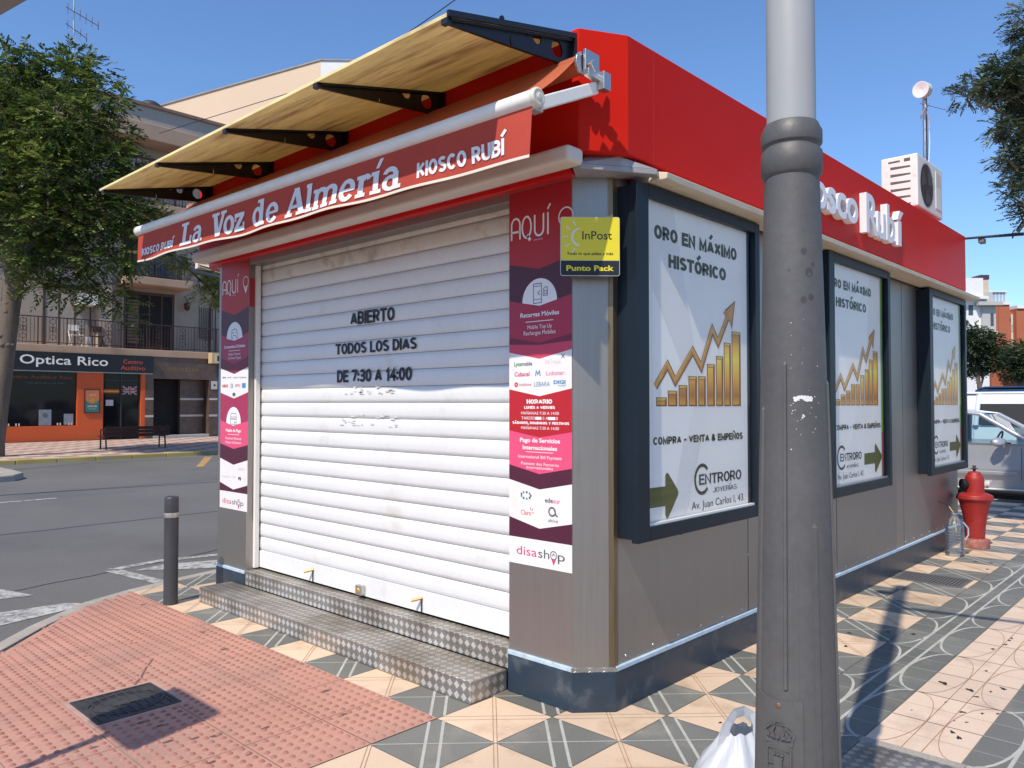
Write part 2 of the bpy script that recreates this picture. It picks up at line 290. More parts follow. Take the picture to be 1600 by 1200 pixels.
    def arc(s, fr, a, b, r, wd, t0, t1, d=0.0, mi=0, n=20, ry=None):
        ry = ry or r
        s.stroke(fr, [(a + r * math.cos(R(t0 + (t1 - t0) * i / n)), b + ry * math.sin(R(t0 + (t1 - t0) * i / n))) for i in range(n + 1)], wd, d, mi)
    def text(s, fr, body, u0, v0, u1, cap, d=0.0, bold=0.0, shear=0.0, mi=0, depth=0.0, warp=None, v1=None, res=3):
        """lettering fitted from u0 to u1 with baseline v0 (v1 at the right end) and capital height cap"""
        vs, fs = glyphs(body, bold, res); xa = min(v[0] for v in vs); xb = max(v[0] for v in vs); k = cap / caph()
        def q(v, dd):
            t = (v[0] - xa) / (xb - xa); bv = v0 if v1 is None else v0 + (v1 - v0) * t
            uu = u0 + (u1 - u0) * t + shear * v[1] * k; vv = bv + v[1] * k
            p = fr.p(uu, vv, dd); return warp(p, uu, vv) if warp else p
        if not depth: s.add([q(v, d) for v in vs], fs, mi); return
        n = len(vs); ed = {}
        for f in fs:
            for i in range(len(f)):
                a, b = f[i], f[(i + 1) % len(f)]; ed[(a, b)] = 1
        side = [(a, b) for a, b in ed if (b, a) not in ed]
        s.add([q(v, d) for v in vs] + [q(v, d + depth) for v in vs], [tuple(n + i for i in f) for f in fs] + [(a, b, n + b, n + a) for a, b in side], mi)
    def block(s, fr, body, u0, v0, u1, cap, wt, d=0.0, mi=0, warp=None, v1=None, shear=0.0):
        """block capitals drawn as strokes of width wt (in cap heights), fitted from u0 to u1"""
        x = 0; runs = []
        for ch in body:
            wd, st = BLOCK[ch]
            for pts in st: runs.append([(x + a * (1 - wt * .0), b) for a, b in pts])
            x += wd + wt + .035
        quads = []
        for q_, pts in enumerate(runs):
            pts = [Vector((a, wt / 2 + b * (1 - wt)) if 0 <= b <= 1 else (a, b)) for a, b in pts]; n = len(pts); closed = n > 2 and (pts[0] - pts[-1]).length < 1e-6
            if closed: pts = pts[:-1]; n -= 1
            Lf = []; Rt = []
            for i in range(n):
                a = pts[(i - 1) % n] if (closed or i > 0) else None; b = pts[(i + 1) % n] if (closed or i < n - 1) else None
                d1 = (pts[i] - a).normalized() if a is not None else None; d2 = (b - pts[i]).normalized() if b is not None else None
                d1 = d1 or d2; d2 = d2 or d1; t = d1 + d2; t = t.normalized() if t.length > 1e-4 else d1; nn = Vector((-t.y, t.x)); k = wt / 2 / max(.5, nn.dot(Vector((-d1.y, d1.x))))
                c = pts[i] + (Vector((0, 0)) if closed or 0 < i < n - 1 else (-d1 if i == 0 else d1) * wt * .5 * (1 if abs(d1.x) < .2 or abs(d1.y) < .2 else .0))
                Lf.append(c + nn * k); Rt.append(c - nn * k)
            for i in range(n if closed else n - 1): j = (i + 1) % n; quads.append((q_, [Rt[i], Rt[j], Lf[j], Lf[i]]))
        xa = min(p.x for _, q in quads for p in q); xb = max(p.x for _, q in quads for p in q)
        for q_, q in quads:
            P = []
            for p in q:
                t = (p.x - xa) / (xb - xa); vv = (v0 if v1 is None else v0 + (v1 - v0) * t) + p.y * cap; uu = u0 + (u1 - u0) * t + shear * p.y * cap
                dd = d + (q_ % 5) * .00012
                pt = fr.p(uu, vv, dd); P.append(warp(pt, uu, vv, (q_ % 5) * .00012) if warp else pt)
            s.add(P, [(0, 1, 2, 3)], mi)
    def tube(s, pts, rad, n=8, mi=0, cap=True, smooth=True):
        pts = [Vector(p) for p in pts]; k = len(pts); rad = rad if isinstance(rad, (list, tuple)) else [rad] * k
        up = Vector((0, 0, 1)); rings = []; prev = None
        for i in range(k):
            t = (pts[min(i + 1, k - 1)] - pts[max(i - 1, 0)]).normalized()
            a = prev - t * prev.dot(t) if prev is not None else t.cross(up if abs(t.z) < .95 else Vector((1, 0, 0)))
            a = a.normalized() if a.length > 1e-6 else t.orthogonal().normalized(); prev = a; b = t.cross(a)
            rings.append([pts[i] + (a * math.cos(2 * math.pi * j / n) + b * math.sin(2 * math.pi * j / n)) * rad[i] for j in range(n)])
        vs = [p for r in rings for p in r]
        fs = [(i * n + j, i * n + (j + 1) % n, (i + 1) * n + (j + 1) % n, (i + 1) * n + j) for i in range(k - 1) for j in range(n)]
        s.add(vs, fs, mi, smooth)
        if cap: s.add(rings[0], [tuple(range(n))[::-1]], mi); s.add(rings[-1], [tuple(range(n))], mi)
    def lathe(s, c, prof, n=24, mi=0, smooth=True, axis=(0, 0, 1), cap=True, sx=1.0, sy=1.0):
        ax = Vector(axis).normalized(); a = ax.orthogonal().normalized() if abs(ax.z) < .99 else Vector((1, 0, 0)); b = ax.cross(a); c = Vector(c)
        vs = [c + ax * h + (a * math.cos(2 * math.pi * j / n) * sx + b * math.sin(2 * math.pi * j / n) * sy) * r for r, h in prof for j in range(n)]
        fs = [(i * n + j, i * n + (j + 1) % n, (i + 1) * n + (j + 1) % n, (i + 1) * n + j) for i in range(len(prof) - 1) for j in range(n)]
        s.add(vs, fs, mi, smooth)
        if cap: s.add(vs[:n], [tuple(range(n))[::-1]], mi); s.add(vs[-n:], [tuple(range(n))], mi)
    def build(s, name, mats, parent=None, bevel=0.0, uv=False, seg=2, autosmooth=None, bang=40):
        me = bpy.data.meshes.new(name); me.from_pydata(s.v, [], s.f)
        if not isinstance(mats, (list, tuple)): mats = [mats]
        for m in mats: me.materials.append(m)
        me.polygons.foreach_set("material_index", s.m); me.polygons.foreach_set("use_smooth", s.sm)
        if uv:
            ul = me.uv_layers.new(name="UVMap")
            for p in me.polygons:
                n = p.normal; k = max(range(3), key=lambda i: abs(n[i])); a, b = [(1, 2), (0, 2), (0, 1)][k]
                for li in p.loop_indices:
                    co = me.vertices[me.loops[li].vertex_index].co; ul.data[li].uv = (co[a], co[b])
        me.update()
        o = bpy.data.objects.new(name, me); COL.objects.link(o)
        if bevel:
            bv = o.modifiers.new("bevel", 'BEVEL'); bv.width = bevel; bv.segments = seg; bv.limit_method = 'ANGLE'; bv.angle_limit = R(bang)
        if parent is not None:
            o.parent = parent; o.matrix_parent_inverse = Matrix.Translation(-gloc(parent))
        return o
def build_each(mb, name, mats, parent=None, **k):
    """one object for every shape that was added to mb"""
    out = []; starts = mb.marks + [len(mb.v)]
    for a, b in zip(starts[:-1], starts[1:]):
        q = MB(); q.v = mb.v[a:b]
        for f, m, s_ in zip(mb.f, mb.m, mb.sm):
            if a <= f[0] < b: q.f.append([i - a for i in f]); q.m.append(m); q.sm.append(s_)
        out.append(q.build(name, mats, parent, **k))
    return out
def gloc(o):
    v = Vector((0, 0, 0))
    while o is not None: v += o.location; o = o.parent if o.parent is None or o.parent.type == 'EMPTY' else None
    return v
def tag(o, label, cat, group=None):
    o["label"] = label; o["category"] = cat
    if group: o["group"] = group
    return o
def thing(name, label, cat, loc=(0, 0, 0), group=None):
    o = bpy.data.objects.new(name, None); COL.objects.link(o); o.location = loc; o.empty_display_size = .2
    return tag(o, label, cat, group)
def struct(o, kind="structure"): o["kind"] = kind; return o
def sub(o, parent):   # make o a sub-part of a mesh part standing in world coordinates
    o.parent = parent; o.matrix_parent_inverse = parent.matrix_parent_inverse.inverted() if False else Matrix.Identity(4)
    return o
def copy_tree(o, parent=None):
    c = o.copy(); COL.objects.link(c)
    if parent is not None: c.parent = parent; c.matrix_parent_inverse = o.matrix_parent_inverse.copy()
    for ch in [x for x in bpy.data.objects if x.parent == o]: copy_tree(ch, c)
    return c

# ================================================================== GROUND
# kerb line of the near pavement (plan), from behind the camera round the corner to the far right
KERB = [(-9, -5.2), (-5.2, -.55), (-3.2, 1.75), (-1.745, 3.48), (-1.36, 3.91), (-.88, 4.33), (-.50, 4.50), (-.05, 4.64), (.5, 4.76), (1.5, 4.92), (4, 5.12), (11.6, 5.35)]
ROADZ = -0.03
def clip(poly, a, b):      # keep the part of poly to the right of the line a->b
    out = []; d = lambda p: (b[0] - a[0]) * (p[1] - a[1]) - (b[1] - a[1]) * (p[0] - a[0])
    for i in range(len(poly)):
        p, q = poly[i], poly[(i + 1) % len(poly)]; dp, dq = d(p), d(q)
        if dp <= 0: out.append(p)
        if (dp < 0 < dq) or (dq < 0 < dp):
            t = dp / (dp - dq); out.append((p[0] + (q[0] - p[0]) * t, p[1] + (q[1] - p[1]) * t))
    return out
def clipk(poly):
    for a, b in zip(KERB[:-1], KERB[1:]):
        if len(poly) < 3: return []
        poly = clip(poly, a, b)
    return poly if len(poly) >= 3 else []
g = MB(); g.add([(-900, -900, ROADZ), (900, -900, ROADZ), (900, 900, ROADZ), (-900, 900, ROADZ)], [(0, 1, 2, 3)])
struct(g.build("road", asphalt))
T = 0.415; X0 = -.12; Y0 = .19
pv = MB()   # materials: 0 cream 1 grey 2 pale pink 3 line 4 groove 5 grout 6 gum
base = clipk([(-9, -9), (11.6, -9), (11.6, 6), (-9, 6)])
pv.add([(x, y, -.004) for x, y in base], [tuple(range(len(base)))], 5)
def flat(poly, z, mi): pv.add([(x, y, z) for x, y in poly], [tuple(range(len(poly)))], mi)
def strip(p, q, wd, z, mi):
    p, q = Vector(p), Vector(q); t = (q - p).normalized(); n = Vector((-t.y, t.x)) * wd / 2
    c = clipk([tuple(p - n), tuple(q - n), tuple(q + n), tuple(p + n)])
    if c: flat(c, z, mi)
G_ = .0022
for ix in range(-14, 29):
    for iy in range(-21, 13):
        x, y = X0 + ix * T, Y0 + iy * T
        cx, cy = x + T / 2, y + T / 2
        if cx < -.53 and cy > .6: continue                    # the red ramp
        if 0.3 < cx < 6.5 and .5 < cy < 3.9: continue          # under the kiosk
        band = (iy + 3) % 6 if iy <= -3 else 99                # bands running along the kiosk: -3 grey, -4 pale ...
        if iy <= -3:
            k = (-3 - iy) % 4
            mi = 1 if k in (0, 2) else 2
        else: mi = 0 if (ix + iy) % 2 else 1
        poly = clipk([(x + G_, y + G_), (x + T - G_, y + G_), (x + T - G_, y + T - G_), (x + G_, y + T - G_)])
        if not poly: continue
        flat(poly, 0, mi)
        near = (cx + 3.2) ** 2 + (cy + 2.4) ** 2 < 170
        if not near: continue
        if iy > -3:
            if mi == 1:
                strip((x, y + T), (x + T, y), .008, .0012, 3)
                for o in (-.036, .036):
                    a, b = (x + max(0, o) * 1.414, y + max(0, -o) * 1.414), (x + T + min(0, o) * 1.414, y + T + min(0, -o) * 1.414)
                    strip(a, b, .015, .0010, 3)
            else:
                for o in (-.009, .009): strip((x + max(0, o) * 1.4, y + max(0, -o) * 1.4), (x + T + min(0, o) * 1.4, y + T + min(0, -o) * 1.4), .004, .0010, 4)
                for o in (-.022, .022): strip((x + max(0, o) * 1.4, y + T - max(0, -o * -1) * 0 - max(0, -o) * 1.4), (x + T + min(0, o) * 1.4, y + max(0, o) * 1.4), .0025, .0012, 4)
        else:
            lm = 3 if mi == 1 else 4; wl = .017 if mi == 1 else .004
            for o in (-.042, .042): strip((x, cy + o), (x + T, cy + o), wl, .0012, lm)
            strip((x + G_, y), (x + G_, y + T), .006 if mi == 1 else .003, .0010, lm)
            strip((cx, y), (cx, y + T), .004 if mi == 1 else .002, .0010, lm)
            if ix % 2 == 0:      # scallops from the band edges to the double line, two tiles long
                for sgn in (-1, 1):
                    e = y if sgn < 0 else y + T; pts = []
                    for i in range(15):
                        a = math.pi * i / 14; c = math.cos(a); s_ = max(0, math.sin(a)) ** .8
                        pts.append((x + T - math.copysign(abs(c) ** 1.15, c) * T, e - sgn * (T / 2 - .045) * s_))
                    for p, q in zip(pts[:-1], pts[1:]): strip(p, q, wl * .9, .0014, lm)
GUM = [(x, y, r, .55, th) for x, y, r, th in [(1.78, -1.13, 0.03, 0.9), (1.76, -1.27, 0.026, 0.9), (1.67, -1.32, 0.016, -0.9), (1.38, -1.32, 0.018, -0.8), (1.91, -1.4, 0.022, 0.7), (1.07, -1.35, 0.018, 0.5), (1.02, -1.39, 0.02, 0.3), (2.85, -1.23, 0.018, -0.4), (2.18, -1.26, 0.013, 0.2), (2.97, -1.23, 0.016, 0.2), (3.04, -1.23, 0.016, 0.2), (1.25, -1.37, 0.01, -0.7), (1.43, -1.4, 0.012, -0.1), (1.48, -1.46, 0.012, -0.2), (2.09, -0.47, 0.02, 0.4), (2.41, -0.38, 0.022, 1.0), (1.23, -1.32, 0.007, 0.9), (1.81, -1.36, 0.012, 0.1), (1.47, -1.22, 0.009, -0.1), (1.23, -1.12, 0.007, -0.5)]]
rg = random.Random(3)
for _ in range(26):
    a, b = rg.uniform(.3, 8), rg.uniform(-2.6, -.25) if rg.random() < .75 else rg.uniform(-.6, -.1)
    r = rg.uniform(.008, .022) * (2.0 if rg.random() < .2 else 1); e = rg.uniform(.4, 1)
    flat([(a + r * (1 + .25 * math.sin(3 * t + a)) * math.cos(t), b + r * e * math.sin(t)) for t in [i * .628 for i in range(10)]], .0018, 6)
for a, b, r, e, th in GUM:
    c_, s_ = math.cos(th), math.sin(th); P = []
    for i in range(14):
        t = i * 6.2832 / 14; q = 1 + .28 * math.sin(3 * t + a * 7) + .18 * math.sin(5 * t + b * 9); u, v = r * q * math.cos(t), r * e * q * math.sin(t); P.append((a + u * c_ - v * s_, b + u * s_ + v * c_))
    flat(P, .0018, 6)
struct(pv.build("pavement", [cream_tile, grey_tile, pink_tile, white_line, groove, grout, gum_m]))
# kerb of the near pavement: flush stones
kb = MB(); KW = .11
for i in range(len(KERB) - 1):
    a, b = Vector(KERB[i]), Vector(KERB[i + 1]); nst = max(1, round((b - a).length / .9))
    def nrm(j):
        p = Vector(KERB[max(j - 1, 0)]); q = Vector(KERB[min(j + 1, len(KERB) - 1)]); t = (q - p).normalized(); return Vector((-t.y, t.x))
    na, nb = nrm(i), nrm(i + 1)
    for k in range(nst):
        t0, t1 = k / nst, (k + 1) / nst - .004 / (b - a).length
        p, q = a.lerp(b, t0), a.lerp(b, t1); n0, n1 = na.lerp(nb, t0) * KW, na.lerp(nb, t1) * KW
        kb.prism([tuple(p), tuple(p + n0), tuple(q + n1), tuple(q)][::-1], -.1, .003)
struct(kb.build("kerb", kerb_m, bevel=.008))
# red tactile ramp
rm = MB(); rng = random.Random(5)
RT = .415
for ix in range(0, 9):
    for iy in range(0, 12):
        x1, y0 = -.53 - ix * RT, .603 + iy * RT
        poly = clipk([(x1 - RT + .002, y0 + .002), (x1 - .002, y0 + .002), (x1 - .002, y0 + RT - .002), (x1 - RT + .002, y0 + RT - .002)])
        if not poly: continue
        rm.add([(x, y, .003) for x, y in poly], [tuple(range(len(poly)))])
        for i in range(7):
            for j in range(7):
                cx, cy = x1 - RT + RT * (i + .5) / 7, y0 + RT * (j + .5) / 7
                if len(clipk([(cx - .03, cy - .03), (cx + .03, cy - .03), (cx + .03, cy + .03), (cx - .03, cy + .03)])) != 4: continue
                if (-1.76 < cx < -1.31) and (1.75 < cy < 2.19): continue
                r = .0155; n = 8
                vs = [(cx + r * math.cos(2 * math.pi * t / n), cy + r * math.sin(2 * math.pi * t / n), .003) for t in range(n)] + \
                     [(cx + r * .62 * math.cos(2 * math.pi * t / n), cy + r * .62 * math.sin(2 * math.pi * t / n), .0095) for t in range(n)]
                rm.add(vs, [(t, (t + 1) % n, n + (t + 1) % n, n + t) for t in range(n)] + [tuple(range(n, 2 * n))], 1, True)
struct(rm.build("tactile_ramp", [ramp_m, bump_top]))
ck = MB(); rg = random.Random(12); Fz = Frame((0, 0, .004), (1, 0, 0), (0, 1, 0))
ck.stroke(Fz, [(-1.399, 2.202), (-1.313, 2.323), (-1.243, 2.442), (-1.133, 2.600)], .011, .0006)
for _ in range(34):
    a, b, r = rg.uniform(-3.2, -.6), rg.uniform(.8, 4.0), rg.uniform(.010, .032)
    if not clipk([(a - .1, b - .1), (a + .1, b - .1), (a + .1, b + .1)]): continue
    ck.fpoly(Fz, [(a + r * (1 + .3 * math.sin(3 * t + a * 5)) * math.cos(t), b + .6 * r * (1 + .3 * math.sin(2 * t + b)) * math.sin(t)) for t in [i * .5236 for i in range(12)]], .0006 + .0002 * rg.random())
struct(ck.build("ramp_stain", M("dark_ramp_stain", (.13, .075, .065), .8, 0, var=.3, vs=20)))
# road paint
rp = MB()
def rpoly(pts): rp.add([(x, y, ROADZ + .004) for x, y in pts], [tuple(range(len(pts)))])
rpoly([(-1.60, 4.25), (-.86, 4.44), (-1.0, 4.62), (-1.46, 4.68), (-4.6, 4.55), (-4.6, 4.12)])
rpoly([(-1.33, 5.16), (-1.1, 5.10), (-1.25, 5.62), (-4.6, 5.55), (-4.6, 5.1)])
rpoly([(-4.6, 6.1), (-1.8, 6.15), (-1.75, 6.6), (-4.6, 6.55)])
rpoly([(-.34, 5.68), (-.20, 5.64), (-.10, 4.80), (-.22, 4.80)])
rpoly([(-.30, 5.76), (.26, 5.86), (1.4, 5.6), (1.4, 5.5), (.25, 5.74), (-.2, 5.66)])
rpoly([(-.12, 5.50), (.20, 5.60), (1.2, 5.16), (1.2, 5.02), (.45, 5.05)])
rpoly([(-8, 12.0), (1.3, 12.45), (1.3, 12.58), (-8, 12.13)])
struct(rp.build("road_marking", road_paint))
ts = MB(); rg = random.Random(31)
def seam(pts, wd):
    P = []
    for (a, b), (c, d_) in zip(pts[:-1], pts[1:]):
        n_ = max(2, int(math.hypot(c - a, d_ - b) / .35))
        for i in range(n_): t = i / n_; P.append((a + (c - a) * t + rg.uniform(-.03, .03), b + (d_ - b) * t + rg.uniform(-.03, .03)))
    P.append(pts[-1]); ts.stroke(Frame((0, 0, ROADZ), (1, 0, 0), (0, 1, 0)), P, wd, .0025)
seam([(-6, 19.9), (2.5, 19.6), (4.5, 20.6), (9, 20.2)], .07); seam([(-7, 8.6), (1.5, 8.9), (7, 9.2)], .03); seam([(-6, 13.9), (3, 13.6), (9, 13.9)], .02); seam([(-2.6, 5.05), (.2, 5.75), (3.5, 6.5)], .02)
struct(ts.build("road_seam", M("black_tar", (.035, .035, .036), .7, 0, var=.2)))
yl = MB(); yl.add([(5.9, 17.2, ROADZ + .004), (6.05, 17.1, ROADZ + .004), (8.0, 20.6, ROADZ + .004), (7.8, 20.7, ROADZ + .004)], [(0, 1, 2, 3)])
struct(yl.build("road_marking", M("worn_orange_paint", (.45, .26, .08), .8, 0, var=.2, col2=(.13, .12, .12), c2amt=.5, c2s=6)))
# far pavement, its yellow kerb, and the small island in the road
chk = M("checkered_far_paving", (.36, .30, .25), .8, 0, var=.12, vs=.6)
def checker_paving(m, c1, c2, sc):
    t = m.node_tree; L = t.links; b = t.nodes["Principled BSDF"]; tc = N(t, "ShaderNodeTexCoord"); c = N(t, "ShaderNodeTexChecker"); c.inputs[1].default_value = (*c1, 1); c.inputs[2].default_value = (*c2, 1); c.inputs[3].default_value = sc
    L.new(tc.outputs["Object"], c.inputs[0]); L.new(c.outputs[0], b.inputs["Base Color"])
checker_paving(chk, (.50, .42, .35), (.34, .19, .16), 1.7)
fs = MB(); fs.box(-40, 21.75, -.1, 60, 31.99, .09); struct(fs.build("far_pavement", chk))
fk = MB()
for i in range(-30, 46): fk.box(i * 1.0, 21.5, -.1, i * 1.0 + .99, 21.746, .095)
struct(fk.build("far_kerb", M("faded_yellow_kerb", (.40, .31, .10), .8, 0, var=.25, vs=.8, col2=(.30, .28, .24), c2amt=.45, c2s=1.2), bevel=.02))
il = MB(); il.prism([(-9, 16.55), (1.0, 16.55), (1.45, 16.7), (1.65, 17.1), (1.70, 17.8), (1.7, 19.8), (-9, 19.8)], -.1, .115)
struct(il.build("traffic_island", [chk], bevel=.04))
ik = MB(); ik.prism([(-9, 16.25), (1.1, 16.25), (1.65, 16.4), (1.95, 16.9), (2.0, 17.8), (2.0, 20.1), (-9, 20.1)], -.1, .11)
struct(ik.build("island_kerb", kerb_m, bevel=.03))

# ================================================================== KIOSK
K = thing("kiosk", "red and stainless steel street kiosk with closed white roller shutter", "kiosk", (3.4, 2.1, 0))
H0, H1 = .225, 2.80
LX = 6.85; WY = 4.207
pl = MB(); o = .012
pl.prism([(.153, -o), (LX + o, -o), (LX + o, WY + o), (.153, WY + o), (-o, WY - .15), (-o, 3.567), (.0, 3.567), (.0, .605), (-o, .605), (-o, .148)], 0, H0 - .018)
plinth = pl.build("plinth", navy, K, bevel=.004)
ps = MB(); e = .016
ps.prism([(.158, -e), (LX, -e), (LX, .05), (.178, .05)], H0 - .0178, H0 + .006)
ps.build("plinth_strip", pale_strip, K, bevel=.003); ps = MB()
ps.prism([(-e, .605), (-e, .150), (.05, .16), (.05, .605)][::-1], H0 - .0176, H0 + .006)
ps.build("plinth_strip", pale_strip, K, bevel=.003); ps = MB()
ps.prism([(-e, WY - .155), (-e, 3.567), (.05, 3.567), (.05, WY - .155)][::-1], H0 - .0174, H0 + .006)
ps.build("plinth_strip", pale_strip, K, bevel=.003)
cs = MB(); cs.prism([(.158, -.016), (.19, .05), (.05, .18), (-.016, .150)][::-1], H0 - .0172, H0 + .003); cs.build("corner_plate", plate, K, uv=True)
wl = MB()
wl.box(.184, 0, H0, LX, .06, H1)                                                       # long side
wl.build("side_wall", steel, K)
wr = MB()
for x in (1.66, 3.2, 4.9):
    wr.box(x, -.0015, H0, x + .004, .03, H1, 1)
for z in (.245,):
    for i in range(26): 
        x = .26 + i * .26; wr.lathe((x, 0, z + .02), [(.009, 0), (.008, .004), (.003, .006)], 8, 0, axis=(0, -1, 0))
for z in (.6, .9, 1.2, 1.5, 1.8, 2.1): wr.lathe((1.662, 0, z), [(.008, 0), (.006, .004)], 8, 0, axis=(0, -1, 0))
wr.build("wall_rivets", [dull_metal, M("dark_panel_seam", (.05, .045, .04), .7)], K)  # rivets, and thin dark strips for the panel seams
cw = MB(); cw.prism([(0, .148), (.150, -.002 + .0), (.19, .05), (.06, .18)], H0, H1); cw.build("corner_wall", steel, K)
ce = MB(); ce.prism([(.131, .017), (.150, -.003), (.184, -.004), (.19, .05)], H0 + .006, H1 - .001); ce.build("corner_edge_strip", steel_warm, K)
pr = MB(); pr.prism([(0, .148), (.06, .18), (.16, .18), (.16, .605), (0, .605)][::-1], H0, H1); pr.build("shutter_pillar", steel, K)
pf = MB(); pf.prism([(0, 3.567), (.16, 3.567), (.16, 4.03), (.06, 4.03), (0, WY - .148)][::-1], H0, H1); pf.build("shutter_pillar", steel, K)
cf = MB(); cf.prism([(.0, WY - .148), (.06, WY - .18), (.16, WY - .05), (.15, WY)][::-1], H0, H1); cf.box(.15, WY - .06, H0, LX, WY, H1); cf.box(LX - .06, .06, H0, LX, WY - .06, H1)
cf.build("rear_wall", steel, K)
hd = MB(); hd.box(.002, .606, 2.742, .16, 3.566, H1); hd.build("shutter_lintel", steel, K, bevel=.003)
gd = MB()
for y in (3.535, .606): gd.box(.06, y, .25, .10, y + .031, 2.742)
build_each(gd, "shutter_guide", white_alu, K, bevel=.003)
# roller shutter: convex slats
def slat_profile(z0, h):
    return [(.127, z0), (.1195, z0 + .005), (.1155, z0 + h * .25), (.1145, z0 + h * .5), (.1155, z0 + h * .75), (.1195, z0 + h - .005), (.127, z0 + h - .002)]
sl = MB(); z = .262; prof = [(.125, .252), (.108, .254), (.108, .385), (.128, .389)]; z = .39; i = 0; starts = []
ya, yb = .607, 3.565
def slats(mb, prof, mi):
    n = len(prof); mb.add([(x, ya, zz) for x, zz in prof] + [(x, yb, zz) for x, zz in prof], [(i, i + 1, n + i + 1, n + i) for i in range(n - 1)], mi, False)
slats(sl, prof, 0); k = 0
while z < 2.735:
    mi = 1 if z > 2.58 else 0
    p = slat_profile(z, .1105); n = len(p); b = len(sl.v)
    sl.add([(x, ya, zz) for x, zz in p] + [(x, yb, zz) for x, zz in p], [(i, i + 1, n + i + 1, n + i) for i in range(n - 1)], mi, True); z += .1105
shut = sl.build("roller_shutter", [shutter_m, shutter_top_m], K)
F = FRONT(.1095)
for body, y0, z0, y1, cap in (("ABIERTO", 2.285, 2.163, 1.777, .094), ("TODOS LOS DIAS", 2.470, 1.957, 1.542, .080), ("DE 7:30 A 14:00", 2.448, 1.752, 1.592, .090)):
    lt = MB(); lt.block(F, body, -y0, z0, -y1, cap, .195, d=.0006); sub(lt.build("opening_hours", black_txt, K), shut)
gh = MB()   # rubbed-off remains of older lettering
rg = random.Random(9)
for y, zc, w_, h_ in ((2.1, 1.69, .62, .05), (2.1, 1.48, .70, .085)):
    for q in range(24):
        a = y + rg.uniform(-w_ / 2, w_ / 2); b = zc + rg.uniform(-h_ / 2, h_ / 2); l = rg.uniform(.015, .06); t = rg.uniform(.003, .012)
        gh.frect(F, -a - l / 2, b, -a + l / 2, b + t, .0006)
sub(gh.build("glue_residue", M("glue_residue", (.66, .66, .63), .6, 0, var=.1, vs=30), K), shut)
lk = MB(); lk.box(.068, 2.085, .262, .106, 2.155, .330); lk.lathe((.068, 2.12, .297), [(.020, 0), (.020, .006), (.014, .008)], 16, 1, axis=(-1, 0, 0))
sub(lk.build("shutter_lock", [dull_metal, brass], K, bevel=.006), shut)
for yy in (2.735, 1.475):
    bt = MB(); bt.tube([(.106, yy, .345), (.05, yy + .045, .330)], .009, 8, 0); bt.tube([(.098, yy, .34), (.098, yy, .256)], .004, 6, 1)
    sub(bt.build("shutter_bolt", [brass, black_m], K), shut)
# threshold of ribbed plate
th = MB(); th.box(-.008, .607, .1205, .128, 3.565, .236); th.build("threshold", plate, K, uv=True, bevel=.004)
# red fascia: a tall band round the roof with cut corners
FZ0, FZ1 = 2.868, 3.487
P0 = (.096, -.14); P1 = (-.14, -.005); FX = 6.73
fa = MB(); fa.prism([P1, P0, (FX, -.14), (FX + .07, -.07), (FX + .07, 4.28), (.09, 4.347), (-.14, 4.16)], FZ0, FZ1); fascia = fa.build("roof_fascia", red, K, bevel=.006)
se = MB()
for x in (.33, 2.28, 4.45, FX - .12): se.box(x, -.1412, FZ0 + .004, x + .004, -.139, FZ1 - .002)
sub(se.build("fascia_seam", M("fascia_seam_red", (.40, .02, .015), .5), K), fascia)
vd = MB(); vd.lathe((.6, .75, FZ1 - .001), [(.16, 0), (.16, .05), (.11, .10), (.03, .125)], 20, 0); vd.build("roof_vent", red_dark, K)
uf = MB(); uf.prism([(.0, .12), (.16, -.03), (LX, -.03), (LX, 4.2), (.0, 4.2)], H1, FZ0); uf.build("fascia_base", red_dark, K)
lg = MB(); lg.box(-.138, .115, 2.812, -.056, 4.1, FZ0 - .002); lg.box(-.055, .115, 2.788, .003, 4.15, 2.828); lg.box(-.03, .115, 2.826, .0, 4.15, FZ0 - .001); lg.prism([(-.055, 4.15), (.003, 4.15), (.12, 4.30), (.06, 4.34)][::-1], 2.788, 2.828)
lg.build("red_ledge", red_dark, K, bevel=.004)
cp = MB()   # grey drip cap on the cut corner
top = [(-.02, .05), (.115, -.085), (.16, -.09), (.05, .06)]; bot = [(-.118, .075), (-.100, .012), (.262, -.222), (.330, -.190), (.2, -.02), (.02, .14)]
cp.prism([(-.112, .055), (-.098, .020), (.262, -.205), (.318, -.180), (.2, -.02), (.02, .14)], 2.790, 2.818)
up_ = [(-.04, .035), (.11, -.10), (.19, -.09), (.2, -.02), (.02, .14)]
cp.add([(-.098, .020, 2.818), (.262, -.205, 2.818), (.318, -.180, 2.818), (.20, -.10, 2.868), (.09, -.09, 2.868), (-.03, .03, 2.868), (-.112, .055, 2.818)], [(0, 1, 4, 5), (1, 2, 3, 4), (6, 0, 5)])
cp.build("corner_drip_cap", grey_cap_m, K, bevel=.003)
dp = MB()
for x0, x1 in ((.31, 3.02), (3.024, 5.15), (5.154, 6.93)):
    y = -.232
    dp.add([(x0, y, 2.775), (x0, y - .006, 2.806), (x0, -.10, 2.842), (x0, -.03, 2.842), (x0, -.03, 2.775), (x1, y, 2.775), (x1, y - .006, 2.806), (x1, -.10, 2.842), (x1, -.03, 2.842), (x1, -.03, 2.775)],
           [(0, 1, 6, 5), (1, 2, 7, 6), (2, 3, 8, 7), (4, 0, 5, 9), (0, 4, 3, 2, 1), (5, 6, 7, 8, 9)])
dp.build("drip_profile", drip_m, K, bevel=.003)
FS = SIDE(-.14); acr = M("white_acrylic_letters", (.78, .78, .80), .25, 0, var=.02)
kl = MB(); kl.text(FS, "Kiosco", 1.93, 3.025, 3.20, .262, d=.002, bold=.022, depth=.055, res=4); sub(kl.build("raised_lettering", acr, K), fascia)
